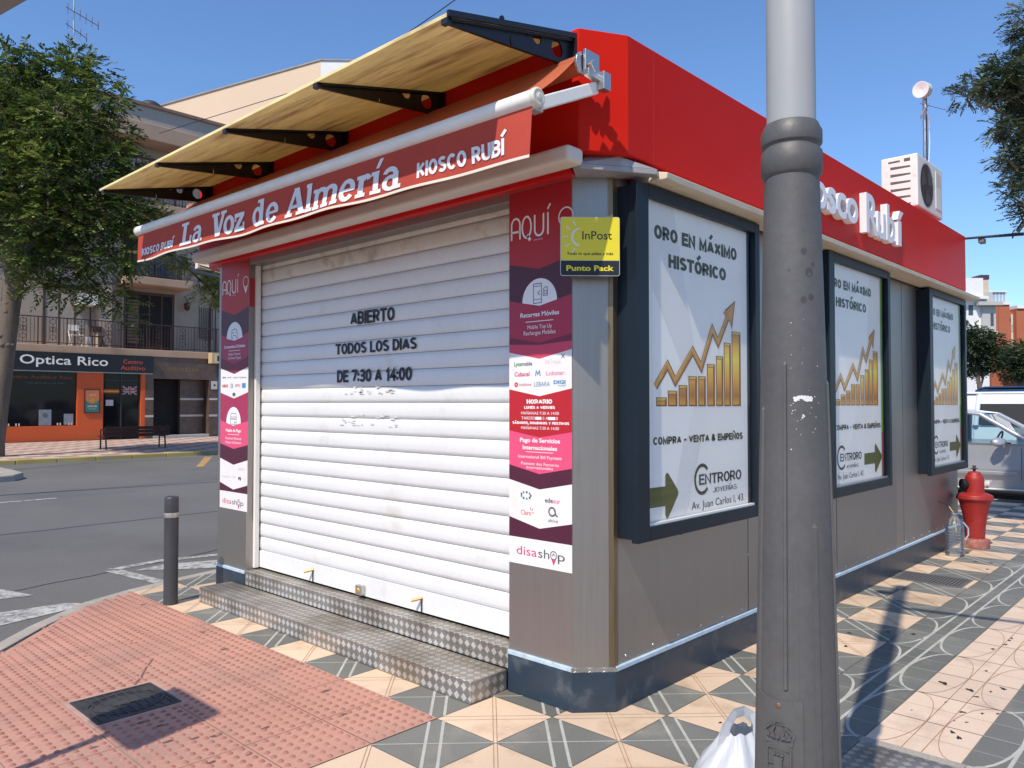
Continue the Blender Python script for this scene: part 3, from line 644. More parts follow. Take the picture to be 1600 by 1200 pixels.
kl = MB(); kl.text(FS, "Rub", 3.385, 3.005, 4.10, .305, d=.002, bold=.022, depth=.055, res=4); kl.text(FS, "\u00ed", 4.165, 3.015, 4.335, .305, d=.002, bold=.022, depth=.055, res=4); sub(kl.build("raised_lettering", acr, K), fascia)
# raised flap of the far side window
fl = MB(); fl.add([(.2, 4.22, 2.74), (2.2, 4.22, 2.74), (2.2, 4.95, 2.93), (.2, 4.95, 2.93)], [(0, 1, 2, 3)]); fl.add([(.2, 4.22, 2.76), (2.2, 4.22, 2.76), (2.2, 4.95, 2.95), (.2, 4.95, 2.95)], [(3, 2, 1, 0)])
fl.box(.195, 4.9, 2.9, 2.2, 4.96, 2.955); flap = fl.build("side_flap", beige_plastic, K)
fb = MB(); fb.tube([(.19, 4.22, 2.715), (.19, 5.0, 2.885)], .017, 6); sub(fb.build("flap_arm", black_m, K), flap)
rdp = MB(); rdp.box(.02, 3.562, 2.40, .10, 3.5665, 2.636); rdp.build("reveal_plate", M("small_red_plate", (.42, .02, .02), .4), K)

# ------------------------------------------------------------------ step in front of the shutter
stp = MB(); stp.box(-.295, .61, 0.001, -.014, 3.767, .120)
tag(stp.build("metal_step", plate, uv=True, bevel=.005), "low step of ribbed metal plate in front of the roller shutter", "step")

# ------------------------------------------------------------------ plywood canopy with five brackets
CN = thing("canopy", "weathered plywood canopy on black perforated brackets above the awning", "canopy", (-.57, 2.0, 3.35))
tw, tt = 3.448, 3.248
cpn = MB()
def cpt(x, dz): t = (x + .14) / (-1.0 + .14); return tw + (tt - tw) * t + dz
def board(mb, y0, y1, lo, hi, x0=-.143, x1=-1.005, mi=0):
    mb.add([(x0, y0, cpt(x0, lo)), (x1, y0, cpt(x1, lo)), (x1, y1, cpt(x1, lo)), (x0, y1, cpt(x0, lo)), (x0, y0, cpt(x0, hi)), (x1, y0, cpt(x1, hi)), (x1, y1, cpt(x1, hi)), (x0, y1, cpt(x0, hi))],
           [(0, 3, 2, 1), (4, 5, 6, 7), (0, 1, 5, 4), (1, 2, 6, 5), (2, 3, 7, 6), (3, 0, 4, 7)], mi)
for a, b in ((.018, 1.019), (1.023, 1.992), (1.996, 2.960), (2.964, 4.0)): board(cpn, a, b, -.012, .006)
cpn.build("plywood_panel", ply, CN, bevel=.002)
rs = MB(); board(rs, .004, .0175, -.012, .014, -.1425, -1.008); rs.build("edge_trim", black_m, CN)
rs = MB(); board(rs, 4.0005, 4.012, -.012, .014, -.1425, -1.008); rs.build("edge_trim", black_m, CN)
def bracket_mesh():
    mb = MB(); fr = Frame((-.12, 0, 0), (-1, 0, 0), (0, 0, 1), (0, 1, 0)); th_ = .008
    zt = lambda u: cpt(-u - .12, -.013)
    # web with four round holes, built as wedge strips round each hole
    U0, U1 = .022, .872
    bot = lambda u: (tw - .165) if u < .16 else (tw - .165) + ((zt(U1) - .022) - (tw - .165)) * ((u - .16) / (U1 - .16)) ** .9
    holes = [(.14, tw - .098, .042), (.29, tw - .092, .031), (.425, tw - .087, .022), (.53, tw - .085, .013)]
    cuts = [U0, .075] ; cells = []
    edges = [U0, .215, .36, .48, .575, U1]
    def quad(a, b, c, d_):
        for dd in (-th_ / 2, th_ / 2): mb.fpoly(fr, [a, b, c, d_], dd)
    for (ua, ub), h in zip(zip(edges[:-1], edges[1:]), holes + [None]):
        m = 16
        if h is None:
            for i in range(6):
                p, q = ua + (ub - ua) * i / 6, ua + (ub - ua) * (i + 1) / 6; quad((p, bot(p)), (q, bot(q)), (q, zt(q)), (p, zt(p)))
            continue
        cu, cv, r = h; ring = []; outer = []
        for i in range(m):
            a = 2 * math.pi * i / m; c, s_ = math.cos(a), math.sin(a); ring.append((cu + r * c, cv + r * s_))
            ts = []
            if c > 1e-9: ts.append((ub - cu) / c)
            if c < -1e-9: ts.append((ua - cu) / c)
            lo, hi = 0, .3
            t = min(ts) if ts else .3
            for _ in range(40):   # stop at top or bottom edge
                u_, v_ = cu + t * c, cv + t * s_
                if v_ > zt(u_) + 1e-6 or v_ < bot(u_) - 1e-6: hi = t; t = (lo + hi) / 2 if hi > lo else t
                else:
                    lo = t
                    if hi - lo < 1e-4 or hi == .3: break
                    t = (lo + hi) / 2
            outer.append((cu + t * c, cv + t * s_))
        for i in range(m): j = (i + 1) % m; quad(ring[i], outer[i], outer[j], ring[j])
        for (u_, v_) in ((ua, bot(ua)), (ua, zt(ua)), (ub, bot(ub)), (ub, zt(ub))):   # corner fill
            near = sorted(range(m), key=lambda i: (outer[i][0] - u_) ** 2 + (outer[i][1] - v_) ** 2)[:2]
            for dd in (-th_ / 2, th_ / 2): mb.fpoly(fr, [(u_, v_), outer[near[0]], outer[near[1]]], dd)
    # top and bottom flanges
    for i in range(12):
        a, b = U0 + (U1 - U0) * i / 12, U0 + (U1 - U0) * (i + 1) / 12
        mb.add([fr.p(a, zt(a), -.02), fr.p(b, zt(b), -.02), fr.p(b, zt(b), .02), fr.p(a, zt(a), .02), fr.p(a, zt(a) - .012, -.02), fr.p(b, zt(b) - .012, -.02), fr.p(b, zt(b) - .012, .02), fr.p(a, zt(a) - .012, .02)], [(0, 1, 2, 3), (4, 7, 6, 5), (0, 4, 5, 1), (3, 2, 6, 7)])
        mb.add([fr.p(a, bot(a), -.009), fr.p(b, bot(b), -.009), fr.p(b, bot(b), .009), fr.p(a, bot(a), .009)], [(0, 1, 2, 3)])
    mb.obox((-.148, 0, tw - .095), (.006, 0, 0), (0, .035, 0), (0, 0, .08))
    mb.obox((-U1 - .12, 0, zt(U1) - .012), (.012, 0, 0), (0, .02, 0), (0, 0, .014))
    return mb
bk0 = bracket_mesh().build("bracket", black_m, CN)
bk0.location = (0, .038, 0)
for yy in (1.021, 1.994, 2.961, 3.943):
    c = bk0.copy(); COL.objects.link(c); c.parent = CN; c.matrix_parent_inverse = bk0.matrix_parent_inverse.copy(); c.location = (0, yy, 0)

# ------------------------------------------------------------------ awning
AW = thing("awning", "partly rolled orange awning with red lettered valance over the shutter", "awning", (-.3, 2.1, 3.0))
ay0, ay1 = -.155, 4.19
bz = lambda y: 2.953 + .0142 * y
AXV = -.63
br = MB(); br.tube([(AXV, ay0, bz(ay0)), (AXV, ay1, bz(ay1))], .040, 20, 0); br.build("front_bar", white_alu, AW)
for y, s_ in ((ay0, -1), (ay1, 1)):
    ec = MB(); ec.lathe((AXV, y, bz(y)), [(.043, -.006), (.043, .012), (.034, .018), (.030, .016), (.012, .017), (.010, .020)], 20, 0, axis=(0, s_, 0)); ec.build("bar_end_cap", beige_plastic, AW)
fb_ = MB(); nn = 16
for i in range(nn):
    for j in range(6):
        def q(a, b):
            y = -.075 + a * 4.17; t = b; x = -.225 + (AXV + .02 + .225) * t; z = 3.296 + (bz(y) + .03 - 3.296) * t - .014 * math.sin(math.pi * t); y2 = (-.075 + a * 4.17) * (1 - t) + (ay0 + .02 + a * (ay1 - ay0 - .04)) * t
            return (x, y2, z)
        fb_.add([q(i / nn, j / 6), q((i + 1) / nn, j / 6), q((i + 1) / nn, (j + 1) / 6), q(i / nn, (j + 1) / 6)], [(0, 1, 2, 3)], 0, True)
fb_.build("awning_cloth", awning_m, AW)
ro = MB(); ro.tube([(-.22, -.085, 3.250), (-.22, 4.10, 3.250)], .046, 18, 0); ro.build("cloth_roll", awning_m, AW)
# valance with a gently waved lower half
vt = lambda y: 2.899 + .0105 * y
vb = lambda y: 2.692 + .0160 * y + .003 * math.sin(y * 4.4) + .003 * math.sin(y * 9.1 + 1)
def wave(y, z):
    t = max(0, min(1, (vt(y) + .03 - z) / .22)); return AXV - .012 + t * t * (.012 * math.sin(y * 3.1 + .5) + .006 * math.sin(y * 8.3)) - .012 * t
va = MB(); ny, nz = 110, 8; vy0, vy1 = -.140, 4.175
grid = [[(wave(y, z), y, z) for z in [vb(y) + (vt(y) + .04 - vb(y)) * k / nz for k in range(nz + 1)]] for y in [vy0 + (vy1 - vy0) * i / ny for i in range(ny + 1)]]
for i in range(ny):
    for k in range(nz): va.add([grid[i][k], grid[i + 1][k], grid[i + 1][k + 1], grid[i][k + 1]], [(0, 1, 2, 3)], 0, True)
val = va.build("valance", valance_m, AW)
hm = MB()
for i in range(ny):
    a, b = grid[i][0], grid[i + 1][0]; hm.add([(a[0] - .003, a[1], a[2] - .006), (b[0] - .003, b[1], b[2] - .006), (b[0] - .003, b[1], b[2] + .007), (a[0] - .003, a[1], a[2] + .007)], [(0, 1, 2, 3)]); hm.add([(a[0] + .003, a[1], a[2] - .006), (b[0] + .003, b[1], b[2] - .006), (b[0] - .003, b[1], b[2] - .006), (a[0] - .003, a[1], a[2] - .006)], [(0, 1, 2, 3)])
sub(hm.build("valance_hem", M("cream_hem_tape", (.74, .66, .55), .8, 0, var=.05), AW), val)
FV = FRONT(0)
def wp(p, u, v, d=0.0): return Vector((wave(p.y, p.z) - .0035 - d, p.y, p.z))
for y0, z0, y1, z1, cap in ((4.087, 2.794, 3.458, 2.780, .060), (.635, 2.742, .007, 2.730, .078)):
    vl = MB(); vl.block(FV, "KIOSCO RUB\u00cd", -y0, z0, -y1, cap, .21, v1=z1, warp=wp); sub(vl.build("valance_lettering", valance_txt, AW), val)
# the newspaper title in heavy slab letters, each built from stems, bowls and serifs
vl = MB(); XH, CP = .122, .168; dq = [0.0]
def put(pts):      # pts in (metres along, metres up) from the letter's foot
    dq[0] += .00012
    vl.add([wp(FV.p(lu + a + .07 * b, lz + b, 0), 0, 0, dq[0] % .0016) for a, b in pts], [tuple(range(len(pts)))])
def bar(a0, b0, a1, b1): put([(a0, b0), (a1, b0), (a1, b1), (a0, b1)])
def dia(a0, b0, a1, b1, w_): put([(a0 - w_ / 2, b0), (a0 + w_ / 2, b0), (a1 + w_ / 2, b1), (a1 - w_ / 2, b1)])
def ring(cx, cy, rx, ry, wx, wy, t0=0, t1=360, n=22):
    m = max(4, int(n * abs(t1 - t0) / 360))
    for i in range(m):
        a, b = R(t0 + (t1 - t0) * i / m), R(t0 + (t1 - t0) * (i + 1) / m)
        q_ = [(cx + rx * math.cos(a), cy + ry * math.sin(a)), (cx + rx * math.cos(b), cy + ry * math.sin(b)), (cx + (rx - wx) * math.cos(b), cy + (ry - wy) * math.sin(b)), (cx + (rx - wx) * math.cos(a), cy + (ry - wy) * math.sin(a))]
        vl.add([wp(FV.p(lu + x + .07 * y, lz + y, 0), 0, 0, .0004) for x, y in (q_ if t1 > t0 else q_[::-1])], [(0, 1, 2, 3)])
SW = .046; SH = .021
def letter(ch, y0, y1):
    global lu, lz
    W = y0 - y1; lu = -y0; lz = 2.708 + .0187 * (y0 + y1) / 2
    if ch == 'L': bar(.035, SH, .035 + SW + .006, CP - SH); bar(0, CP - SH, .115, CP); bar(0, 0, W, SH + .004); bar(W - .03, SH + .0042, W, .062)
    elif ch == 'V': dia(W * .24, CP - SH, W * .47, 0, .056); dia(W * .78, CP - SH, W * .53, .0, .038); bar(0, CP - SH, W * .50, CP); bar(W * .60, CP - SH, W * 1.0, CP)
    elif ch == 'A': dia(W * .50, CP, W * .16, SH, .036); dia(W * .52, CP, W * .80, SH, .058); bar(W * .26, .045, W * .72, .066); bar(0, 0, W * .36, SH); bar(W * .56, 0, W, SH)
    elif ch == 'o': ring(W / 2, XH / 2, W / 2, XH / 2 + .004, .043, .026)
    elif ch == 'e': ring(W / 2, XH / 2, W / 2, XH / 2 + .004, .044, .026, 0, 322); bar(.03, XH * .43, W - .004, XH * .57)
    elif ch == 'z': bar(0, XH - .028, W, XH); bar(0, 0, W, .030); put([(.004, .030), (.056, .030), (W - .002, XH - .028), (W - .056, XH - .028)]); bar(0, XH - .052, .022, XH - .028); bar(W - .022, .030, W, .055)
    elif ch == 'd': ring(W * .42, XH / 2, W * .42, XH / 2 + .003, .042, .026); bar(W * .60, SH, W * .60 + SW, CP - SH); bar(W * .42, CP - SH, W * .60 + SW, CP); bar(W * .58, 0, W, SH)
    elif ch == 'l': bar(W / 2 - SW / 2, SH, W / 2 + SW / 2, CP - SH); bar(-.004, CP - SH, W / 2 + SW / 2, CP); bar(-.008, 0, W + .010, SH)
    elif ch == 'a': ring(W * .46, XH * .32, W * .46, XH * .34, .040, .020); ring(W * .44, XH * .70, W * .42, XH * .32, .036, .026, 10, 168); bar(W * .60, SH, W * .60 + SW, XH * .74); bar(W * .62, 0, W + .008, SH)
    elif ch == 'm':
        s_ = W * .375
        for k in range(3): x = .012 + k * s_; bar(x, SH, x + SW, XH * (.98 if k == 0 else .70)); bar(x - .014, 0, x + SW + .014, SH)
        bar(-.004, XH - SH, .012 + SW * .6, XH)
        for k in range(2): x = .012 + k * s_; ring(x + (s_ + SW) / 2, XH * .66, (s_ + SW) / 2, XH * .37, SW, .026, 0, 180)
    elif ch == 'r': bar(.014, SH, .014 + SW, XH - SH); bar(-.004, XH - SH, .014 + SW, XH); bar(-.004, 0, .014 + SW + .018, SH); ring(W * .62, XH * .62, W * .40, XH * .40, .040, .028, 28, 150)
    elif ch == 'i': bar(.022, SH, .022 + SW, XH - SH); bar(.0, XH - SH, .022 + SW, XH); bar(-.002, 0, .022 + SW + .022, SH); put([(.036, XH + .014), (.064, XH + .014), (.100, XH + .062), (.066, XH + .062)])
for ch, a_, b_ in (('L', 3.360, 3.180), ('a', 3.165, 3.015), ('V', 2.875, 2.665), ('o', 2.700, 2.555), ('z', 2.550, 2.420), ('d', 2.310, 2.150), ('e', 2.132, 1.978), ('A', 1.893, 1.670), ('l', 1.662, 1.600), ('m', 1.580, 1.325),
                   ('e', 1.310, 1.160), ('r', 1.145, 1.018), ('i', 1.024, .945), ('a', .925, .775)): letter(ch, a_, b_)
sub(vl.build("valance_lettering", valance_txt, AW), val)
# folding arm, wall bracket and roller end at the near corner
ar = MB(); ar.obox(Vector((-.385, -.125, 3.035)), Vector((.195, -.012, .090)), (.0, .026, 0), Vector((.010, 0, -.028))); ar.build("folding_arm", white_alu, AW, bevel=.006)
jn = MB(); jn.obox((-.585, -.10, 2.925), (.035, 0, 0), (0, .028, 0), (0, 0, .014)); jn.obox((-.55, -.10, 2.958), (.02, 0, .01), (0, .03, 0), (0, 0, .022)); jn.build("arm_joint", dull_metal, AW, bevel=.006)
ex, ey, ez = -.22, -.088, 3.25
eb = MB(); eb.lathe((ex, ey, ez), [(.058, 0), (.058, .012), (.040, .016), (.038, .013), (.0, .013)], 20, 0, axis=(0, -1, 0), smooth=False); eb.obox((ex + .04, ey - .028, ez + .012), (.055, 0, .0), (0, .007, 0), (0, 0, .052)); eb.obox((ex + .05, ey - .05, ez - .045), (.045, .0, -.045), (0, .012, 0), (.012, 0, .014))
eb.obox((ex + .050, ey - .095, ez - .10), (.028, 0, 0), (0, .022, 0), (0, 0, .042)); eb.obox((ex + .01, ey - .075, ez - .085), (.075, 0, -.008), (0, .016, 0), (0, 0, .014))
eb.build("end_bracket", dull_metal, AW, bevel=.005)
eb2 = MB(); eb2.lathe((-.22, 4.10, 3.25), [(.058, 0), (.058, .014), (.02, .018)], 20, 0, axis=(0, 1, 0)); eb2.obox((-.17, 4.12, 3.25), (.06, 0, 0), (0, .008, 0), (0, 0, .05)); eb2.obox((-.40, 4.12, 3.05), (.225, 0, .105), (0, .022, 0), (.01, 0, -.024)); eb2.build("end_bracket", white_alu, AW, bevel=.005)
# casing below the awning
bx = MB(); bx.box(-.270, -.042, 2.780, -.142, 4.02, 2.864)
tag(bx.build("shutter_casing", beige_plastic, bevel=.022, seg=3), "long beige casing on the red front between valance and shutter", "casing")

# ================================================================== DISPLAY CASES ON THE LONG SIDE
def clean(o): return o
def display_case(dx, first, label):
    C = thing("display_case", label, "display case", (.9 + dx, 0, 0), "display cases on the kiosk wall")
    x0, x1, z0, z1 = .19 + dx, 1.60 + dx, .875, 2.765; d = .128
    gx0, gx1, gz0, gz1 = .302 + dx, 1.535 + dx, .950, 2.700
    bxm = MB()
    bxm.box(x0 + .004, -.085, z0 + .016, x0 + .03, -.001, z1 - .016); bxm.box(x1 - .03, -.085, z0 + .016, x1 - .004, -.001, z1 - .016)
    bxm.box(x0 + .03, -.0845, z0 + .016, x1 - .03, -.001, z0 + .045); bxm.box(x0 + .03, -.0845, z1 - .045, x1 - .03, -.001, z1 - .016)
    bxm.build("case_body", navy_case, C, bevel=.003)
    fm = MB()
    for a, b, c, e in ((x0, gx0, z0, z1), (gx1, x1, z0, z1)): fm.box(a, -d, c, b, -.0855, e)
    for a, b in ((z0, gz0), (gz1, z1)): fm.box(gx0 + .0002, -d + .0005, a, gx1 - .0002, -.0855, b)
    fm.build("case_frame", navy_case, C, bevel=.004)
    pp = MB(); pp.box(gx0 - .02, -.079, gz0 - .02, gx1 + .02, -.074, gz1 + .02); pp.build("backing", M("backing_navy", (.05, .06, .08), .6) if "backing_navy" not in MATS else MATS["backing_navy"], C)
    py = -.0792
    pw0, pw1 = (.30 + dx, 1.505 + dx) if first else (.30 + dx, 1.50 + dx)
    S_ = SIDE(py, dx)
    po = MB(); po.box(pw0, -.0805, gz0 - .01, pw1, -.0792, gz1 + .01); po.build("poster", poster_white, C)
    P = MB(); mats = [poster_light, poster_grey, olive, dark_print, arrow_olive, gold, gold_dark, gold_light, arrow_gold, green_strip, magenta_strip]
    D = .0020
    if first:
        P.fpoly(S_, [(.405, 1.06), (.405, 2.22), (.86, 1.62), (.62, 1.05)], D, 0); P.fpoly(S_, [(.82, 2.60), (1.0, 1.62), (.86, 1.62), (.60, 2.0), (.33, 2.66)], D + .0002, 1) if False else None
        P.fpoly(S_, [(.31, 2.70), (.62, 2.70), (.94, 1.60), (.86, 1.62), (.41, 2.22)], D + .0002, 1)
        P.fpoly(S_, [(.72, 1.40), (.92, 1.40), (.74, .96), (.58, .96)], D + .0002, 1)
        P.block(S_, "ORO EN MÁXIMO", .422, 2.502, 1.372, .077, .25, D + .0006, 2); P.block(S_, "HISTÓRICO", .566, 2.358, 1.230, .076, .25, D + .0006, 2)
        P.block(S_, "COMPRA - VENTA & EMPEÑOS", .404, 1.374, 1.436, .043, .24, D + .0006, 2)
        lx = 0.0; lm = 2; tx = 0.0; cs = 0.0
        P.block(S_, "ENTRORO", .888, 1.122, 1.415, .062, .16, D + .0006, 3); P.block(S_, "JOYERÍAS", 1.052, 1.066, 1.352, .030, .10, D + .0006, 3)
        P.text(S_, "Av. Juan Carlos I, 43.", .804, .986, 1.452, .044, d=D + .0006, mi=3)
        P.arc(S_, .925, 1.155, .082, .020, 42, 318, D + .0006, 2, 26)
        ax = [(.302, 1.038), (.523, 1.036), (.523, .985), (.536, .964), (.556, .972), (.655, 1.085), (.660, 1.100), (.652, 1.116), (.558, 1.210), (.540, 1.219), (.524, 1.205), (.523, 1.144), (.302, 1.146)]
        P.fpoly(S_, ax, D + .0006, 4)
    else:
        P.fpoly(S_, [(.42, 1.06), (.42, 2.2), (.9, 1.6), (.64, 1.05)], D, 0)
        P.block(S_, "ORO EN MÁXIMO", .325, 2.512, 1.235, .074, .25, D + .0006, 2); P.block(S_, "HISTÓRICO", .44, 2.366, 1.115, .074, .25, D + .0006, 2)
        P.block(S_, "COMPRA - VENTA & EMPEÑOS", .392, 1.388, 1.445, .043, .24, D + .0006, 2)
        P.block(S_, "ENTRORO", .50, 1.140, .972, .062, .16, D + .0006, 3); P.block(S_, "JOYERÍAS", .62, 1.080, .90, .026, .10, D + .0006, 3); P.text(S_, "Av. Juan Carlos I, 43.", .445, 1.000, 1.02, .042, d=D + .0006, mi=3)
        P.arc(S_, .53, 1.170, .088, .020, 42, 318, D + .0006, 2, 26)
        P.fpoly(S_, [(1.035, 1.085), (1.29, 1.085), (1.29, 1.02), (1.305, 1.004), (1.325, 1.012), (1.46, 1.120), (1.468, 1.135), (1.46, 1.152), (1.325, 1.245), (1.307, 1.252), (1.29, 1.238), (1.29, 1.180), (1.035, 1.180)], D + .0006, 4)
        P.frect(S_, 1.462, .945, 1.502, 2.70, D + .0012, 9); P.frect(S_, 1.474, .945, 1.500, 1.35, D + .0016, 10)
    o = 0.0 if first else -.028
    bars = [(.435, .543, 1.633), (.553, .654, 1.671), (.666, .763, 1.704), (.775, .871, 1.758), (.884, .973, 1.760), (.989, 1.083, 1.836), (1.098, 1.186, 1.888), (1.196, 1.286, 1.975), (1.298, 1.415, 2.051)]
    for a, b, t in bars:
        a += o; b += o
        P.frect(S_, a, 1.584, b, t, D + .0006, 6); P.frect(S_, a + .008, 1.592, b - .022, t - .022, D + .0010, 5); P.fpoly(S_, [(a + .004, t - .018), (b - .022, t - .018), (b - .006, t - .004), (a + .016, t - .004)], D + .0011, 7)
    ar_ = [(.428, 1.690), (.552, 1.812), (.632, 1.722), (.824, 1.905), (.920, 1.812), (1.056, 2.045), (1.125, 1.968), (1.262, 2.150)]
    ar_ = [(a + o, b) for a, b in ar_]
    P.stroke(S_, ar_, .046, D + .0014, 6); P.stroke(S_, [(a - .004, b + .005) for a, b in ar_], .030, D + .0018, 8); P.stroke(S_, [(a - .008, b + .012) for a, b in ar_], .007, D + .0022, 7)
    hd_ = [(1.175, 2.150), (1.345, 2.245), (1.300, 2.060), (1.285, 2.095), (1.215, 2.175)]
    P.fpoly(S_, [(a + o, b) for a, b in hd_], D + .0024, 6); P.fpoly(S_, [(a + o, b) for a, b in [(1.192, 2.154), (1.330, 2.228), (1.296, 2.095)]], D + .0028, 8)
    pr_ = P.build("poster_print", mats, C)
    ln = MB(); t = .010
    ln.box(gx0, -.112, gz0 - .0005, gx1, -.0865, gz0 + .012); ln.build("sill_profile", white_alu if first else dull_metal, C)
    gl = MB(); gl.frect(SIDE(-.104), gx0 + .0005, gz0 + .0125, gx1 - .0005, gz1 - .0005); gl.build("glass_pane", pane, C)
    cb = MB(); cb.obox((x0 + .62, -.05, z0 - .006), (.022, 0, 0), (0, .014, 0), (0, 0, .010)); cb.tube([(x0 + .60, -.05, z0 - .004), (x0 + .55, -.05, z0 - .024), (x0 + .48, -.05, z0 - .010), (x0 + .44, -.05, z0 + .012)], .004, 6)
    cb.build("cable_gland", black_m, C)
    return C
display_case(0, True, "navy display case nearest the yellow sign, its poster arrow at the left")
display_case(2.575, False, "navy display case seen just right of the grey lamp post, green strip inside")
display_case(5.175, False, "navy display case at the far end of the kiosk above the red hydrant")

# ================================================================== BANNERS ON THE PILLARS
def banner(left):
    if not left:
        B = thing("banner", "tall pink and plum banner with opening hours right of the roller shutter", "banner", (-.003, .378, 0), "banners on the shutter pillars")
        yl, yr, ztop, zbot = .602, .152, 2.782, .715
        bands = [('red', 2.38, 2.333), ('plum', 2.176, 2.129), ('crimson', 1.968, 1.928), ('wine', 1.930, 1.918), ('rose', 1.885, 1.842), ('white', 1.679, 1.639), ('horario', 1.449, 1.415), ('pink', 1.259, 1.217), ('plum', 1.177, 1.134), ('white', .970, .923), ('plum', .861, .861), ('white', zbot, zbot)]
    else:
        B = thing("banner", "tall pink and plum banner on the pillar left of the roller shutter", "banner", (-.003, 3.78, 0), "banners on the shutter pillars")
        yl, yr, ztop, zbot = 4.018, 3.545, 2.782, .712
        bands = [('red', 2.402, 2.343), ('plum', 2.19, 2.126), ('magenta', 1.99, 1.93), ('wine', 1.90, 1.847), ('white', 1.692, 1.641), ('magenta', 1.456, 1.41), ('pink', 1.258, 1.218), ('plum', 1.134, 1.085), ('white', .928, .878), ('plum', .857, .857), ('white', zbot, zbot)]
    ym = (yl + yr) / 2; sheet = MB(); Fb = FRONT(-.0015)
    keys = list(bn); pl_, pm = ztop, ztop
    for name, e, mdl in bands:
        sheet.fpoly(Fb, [(-yl, pl_), (-yl, e), (-ym, mdl), (-yr, e), (-yr, pl_), (-ym, pm)], .0015, keys.index(name)); pl_, pm = e, mdl
    sheet.frect(Fb, -yl, zbot, -yr, ztop, 0.0, keys.index('white'))
    sheet.build("banner_sheet", [bn[k] for k in keys], B)
    W_ = MB(); I = {k: MB() for k in ink}
    Ft = FRONT(-.0036); w = yl - yr
    def c_text(mb, body, yc, z, width, cap, **kw): mb.text(Ft, body, -yc - width / 2, z, -yc + width / 2, cap, **kw)
    def c_block(mb, body, yc, z, width, cap, wt): mb.block(Ft, body, -yc - width / 2, z, -yc + width / 2, cap, wt)
    def aqui(y0, z0, h, sw):   # the four thin rounded capitals and the map pin
        k = h
        A = lambda pts: [(-y0 + a * k, z0 + b * k) for a, b in pts]
        arcp = lambda cx, cy, rx, ry, t0, t1, n=12: [(cx + rx * math.cos(R(t0 + (t1 - t0) * i / n)), cy + ry * math.sin(R(t0 + (t1 - t0) * i / n))) for i in range(n + 1)]
        W_.stroke(Ft, A([(0, 0)] + arcp(.26, .68, .26, .30, 180, 0) + [(.52, 0)]), sw); W_.stroke(Ft, A([(0, .36), (.52, .36)]), sw)
        W_.stroke(Ft, A(arcp(.93, .5, .27, .48, 0, 360, 24)[:-1]), sw, closed=True); W_.stroke(Ft, A([(.95, .12), (1.16, -.12)]), sw * 1.6)
        W_.stroke(Ft, A([(1.42, .98), (1.42, .32)] + arcp(1.68, .30, .26, .28, 180, 360) + [(1.94, .98)]), sw); W_.stroke(Ft, A([(2.2, 0), (2.2, .98)]), sw); W_.stroke(Ft, A([(2.18, 1.12), (2.34, 1.34)]), sw)
    def pin(yc, zc, r):
        W_.arc(Ft, -yc, zc, r, r * .16, 0, 360, 0, 0, 26); W_.fpoly(Ft, [(-yc - r * .86, zc - r * .62), (-yc, zc - r * 2.25), (-yc + r * .86, zc - r * .62), (-yc, zc - r * 1.35)], .0002)
    def dome(yc, z0, zlow, rx, h, icon):
        W_.fpoly(Ft, [(-yc + rx * math.cos(R(180 - 180 * i / 20)), z0 + h * math.sin(R(180 - 180 * i / 20))) for i in range(21)] + [(-yc, zlow)], .0)
        g = I['navy']; d = .0006; st = .006
        if icon == 'phone':
            g.stroke(Ft, [(-yc - .042, z0 - .008), (-yc + .016, z0 - .008), (-yc + .016, z0 + .098), (-yc - .042, z0 + .098)], .004, d, closed=True); g.stroke(Ft, [(-yc - .042, z0 + .012), (-yc + .016, z0 + .012)], .003, d + .0002); g.stroke(Ft, [(-yc - .042, z0 + .084), (-yc + .016, z0 + .084)], .003, d + .0002)
            g.stroke(Ft, [(-yc + .028, z0 + .03), (-yc + .058, z0 + .03), (-yc + .058, z0 + .074), (-yc + .040, z0 + .074), (-yc + .028, z0 + .062)], .004, d, closed=True); g.stroke(Ft, [(-yc + .036, z0 + .040), (-yc + .052, z0 + .040), (-yc + .052, z0 + .056), (-yc + .036, z0 + .056)], .003, d, closed=True); g.stroke(Ft, [(-yc + .006, z0 + .060), (-yc - .010, z0 + .046), (-yc + .006, z0 + .034)], .004, d + .0004)
        elif icon == 'pad':
            g.stroke(Ft, [(-yc - .055, z0 + .0), (-yc - .045, z0 + .062), (-yc - .02, z0 + .075), (-yc + .02, z0 + .075), (-yc + .045, z0 + .062), (-yc + .055, z0 + .0), (-yc + .035, z0 - .006), (-yc + .02, z0 + .022), (-yc - .02, z0 + .022), (-yc - .035, z0 - .006)], .005, d, closed=True); g.stroke(Ft, [(-yc - .035, z0 + .045), (-yc - .015, z0 + .045)], .004, d); g.stroke(Ft, [(-yc - .025, z0 + .035), (-yc - .025, z0 + .055)], .004, d + .0002); g.disc(Ft, -yc + .025, z0 + .048, .006, d, 0, 8)
        else:
            g.stroke(Ft, [(-yc - .05, z0 - .01), (-yc + .05, z0 - .01), (-yc + .05, z0 + .05), (-yc - .05, z0 + .05)], .004, d, closed=True); g.stroke(Ft, [(-yc - .044, z0 + .052), (-yc - .044, z0 + .082), (-yc + .044, z0 + .082), (-yc + .044, z0 + .052)], .004, d + .0002); g.frect(Ft, -yc + .018, z0 + .0, -yc + .036, z0 + .012, d); g.stroke(Ft, [(-yc - .05, z0 + .034), (-yc + .05, z0 + .034)], .006, d + .0002)
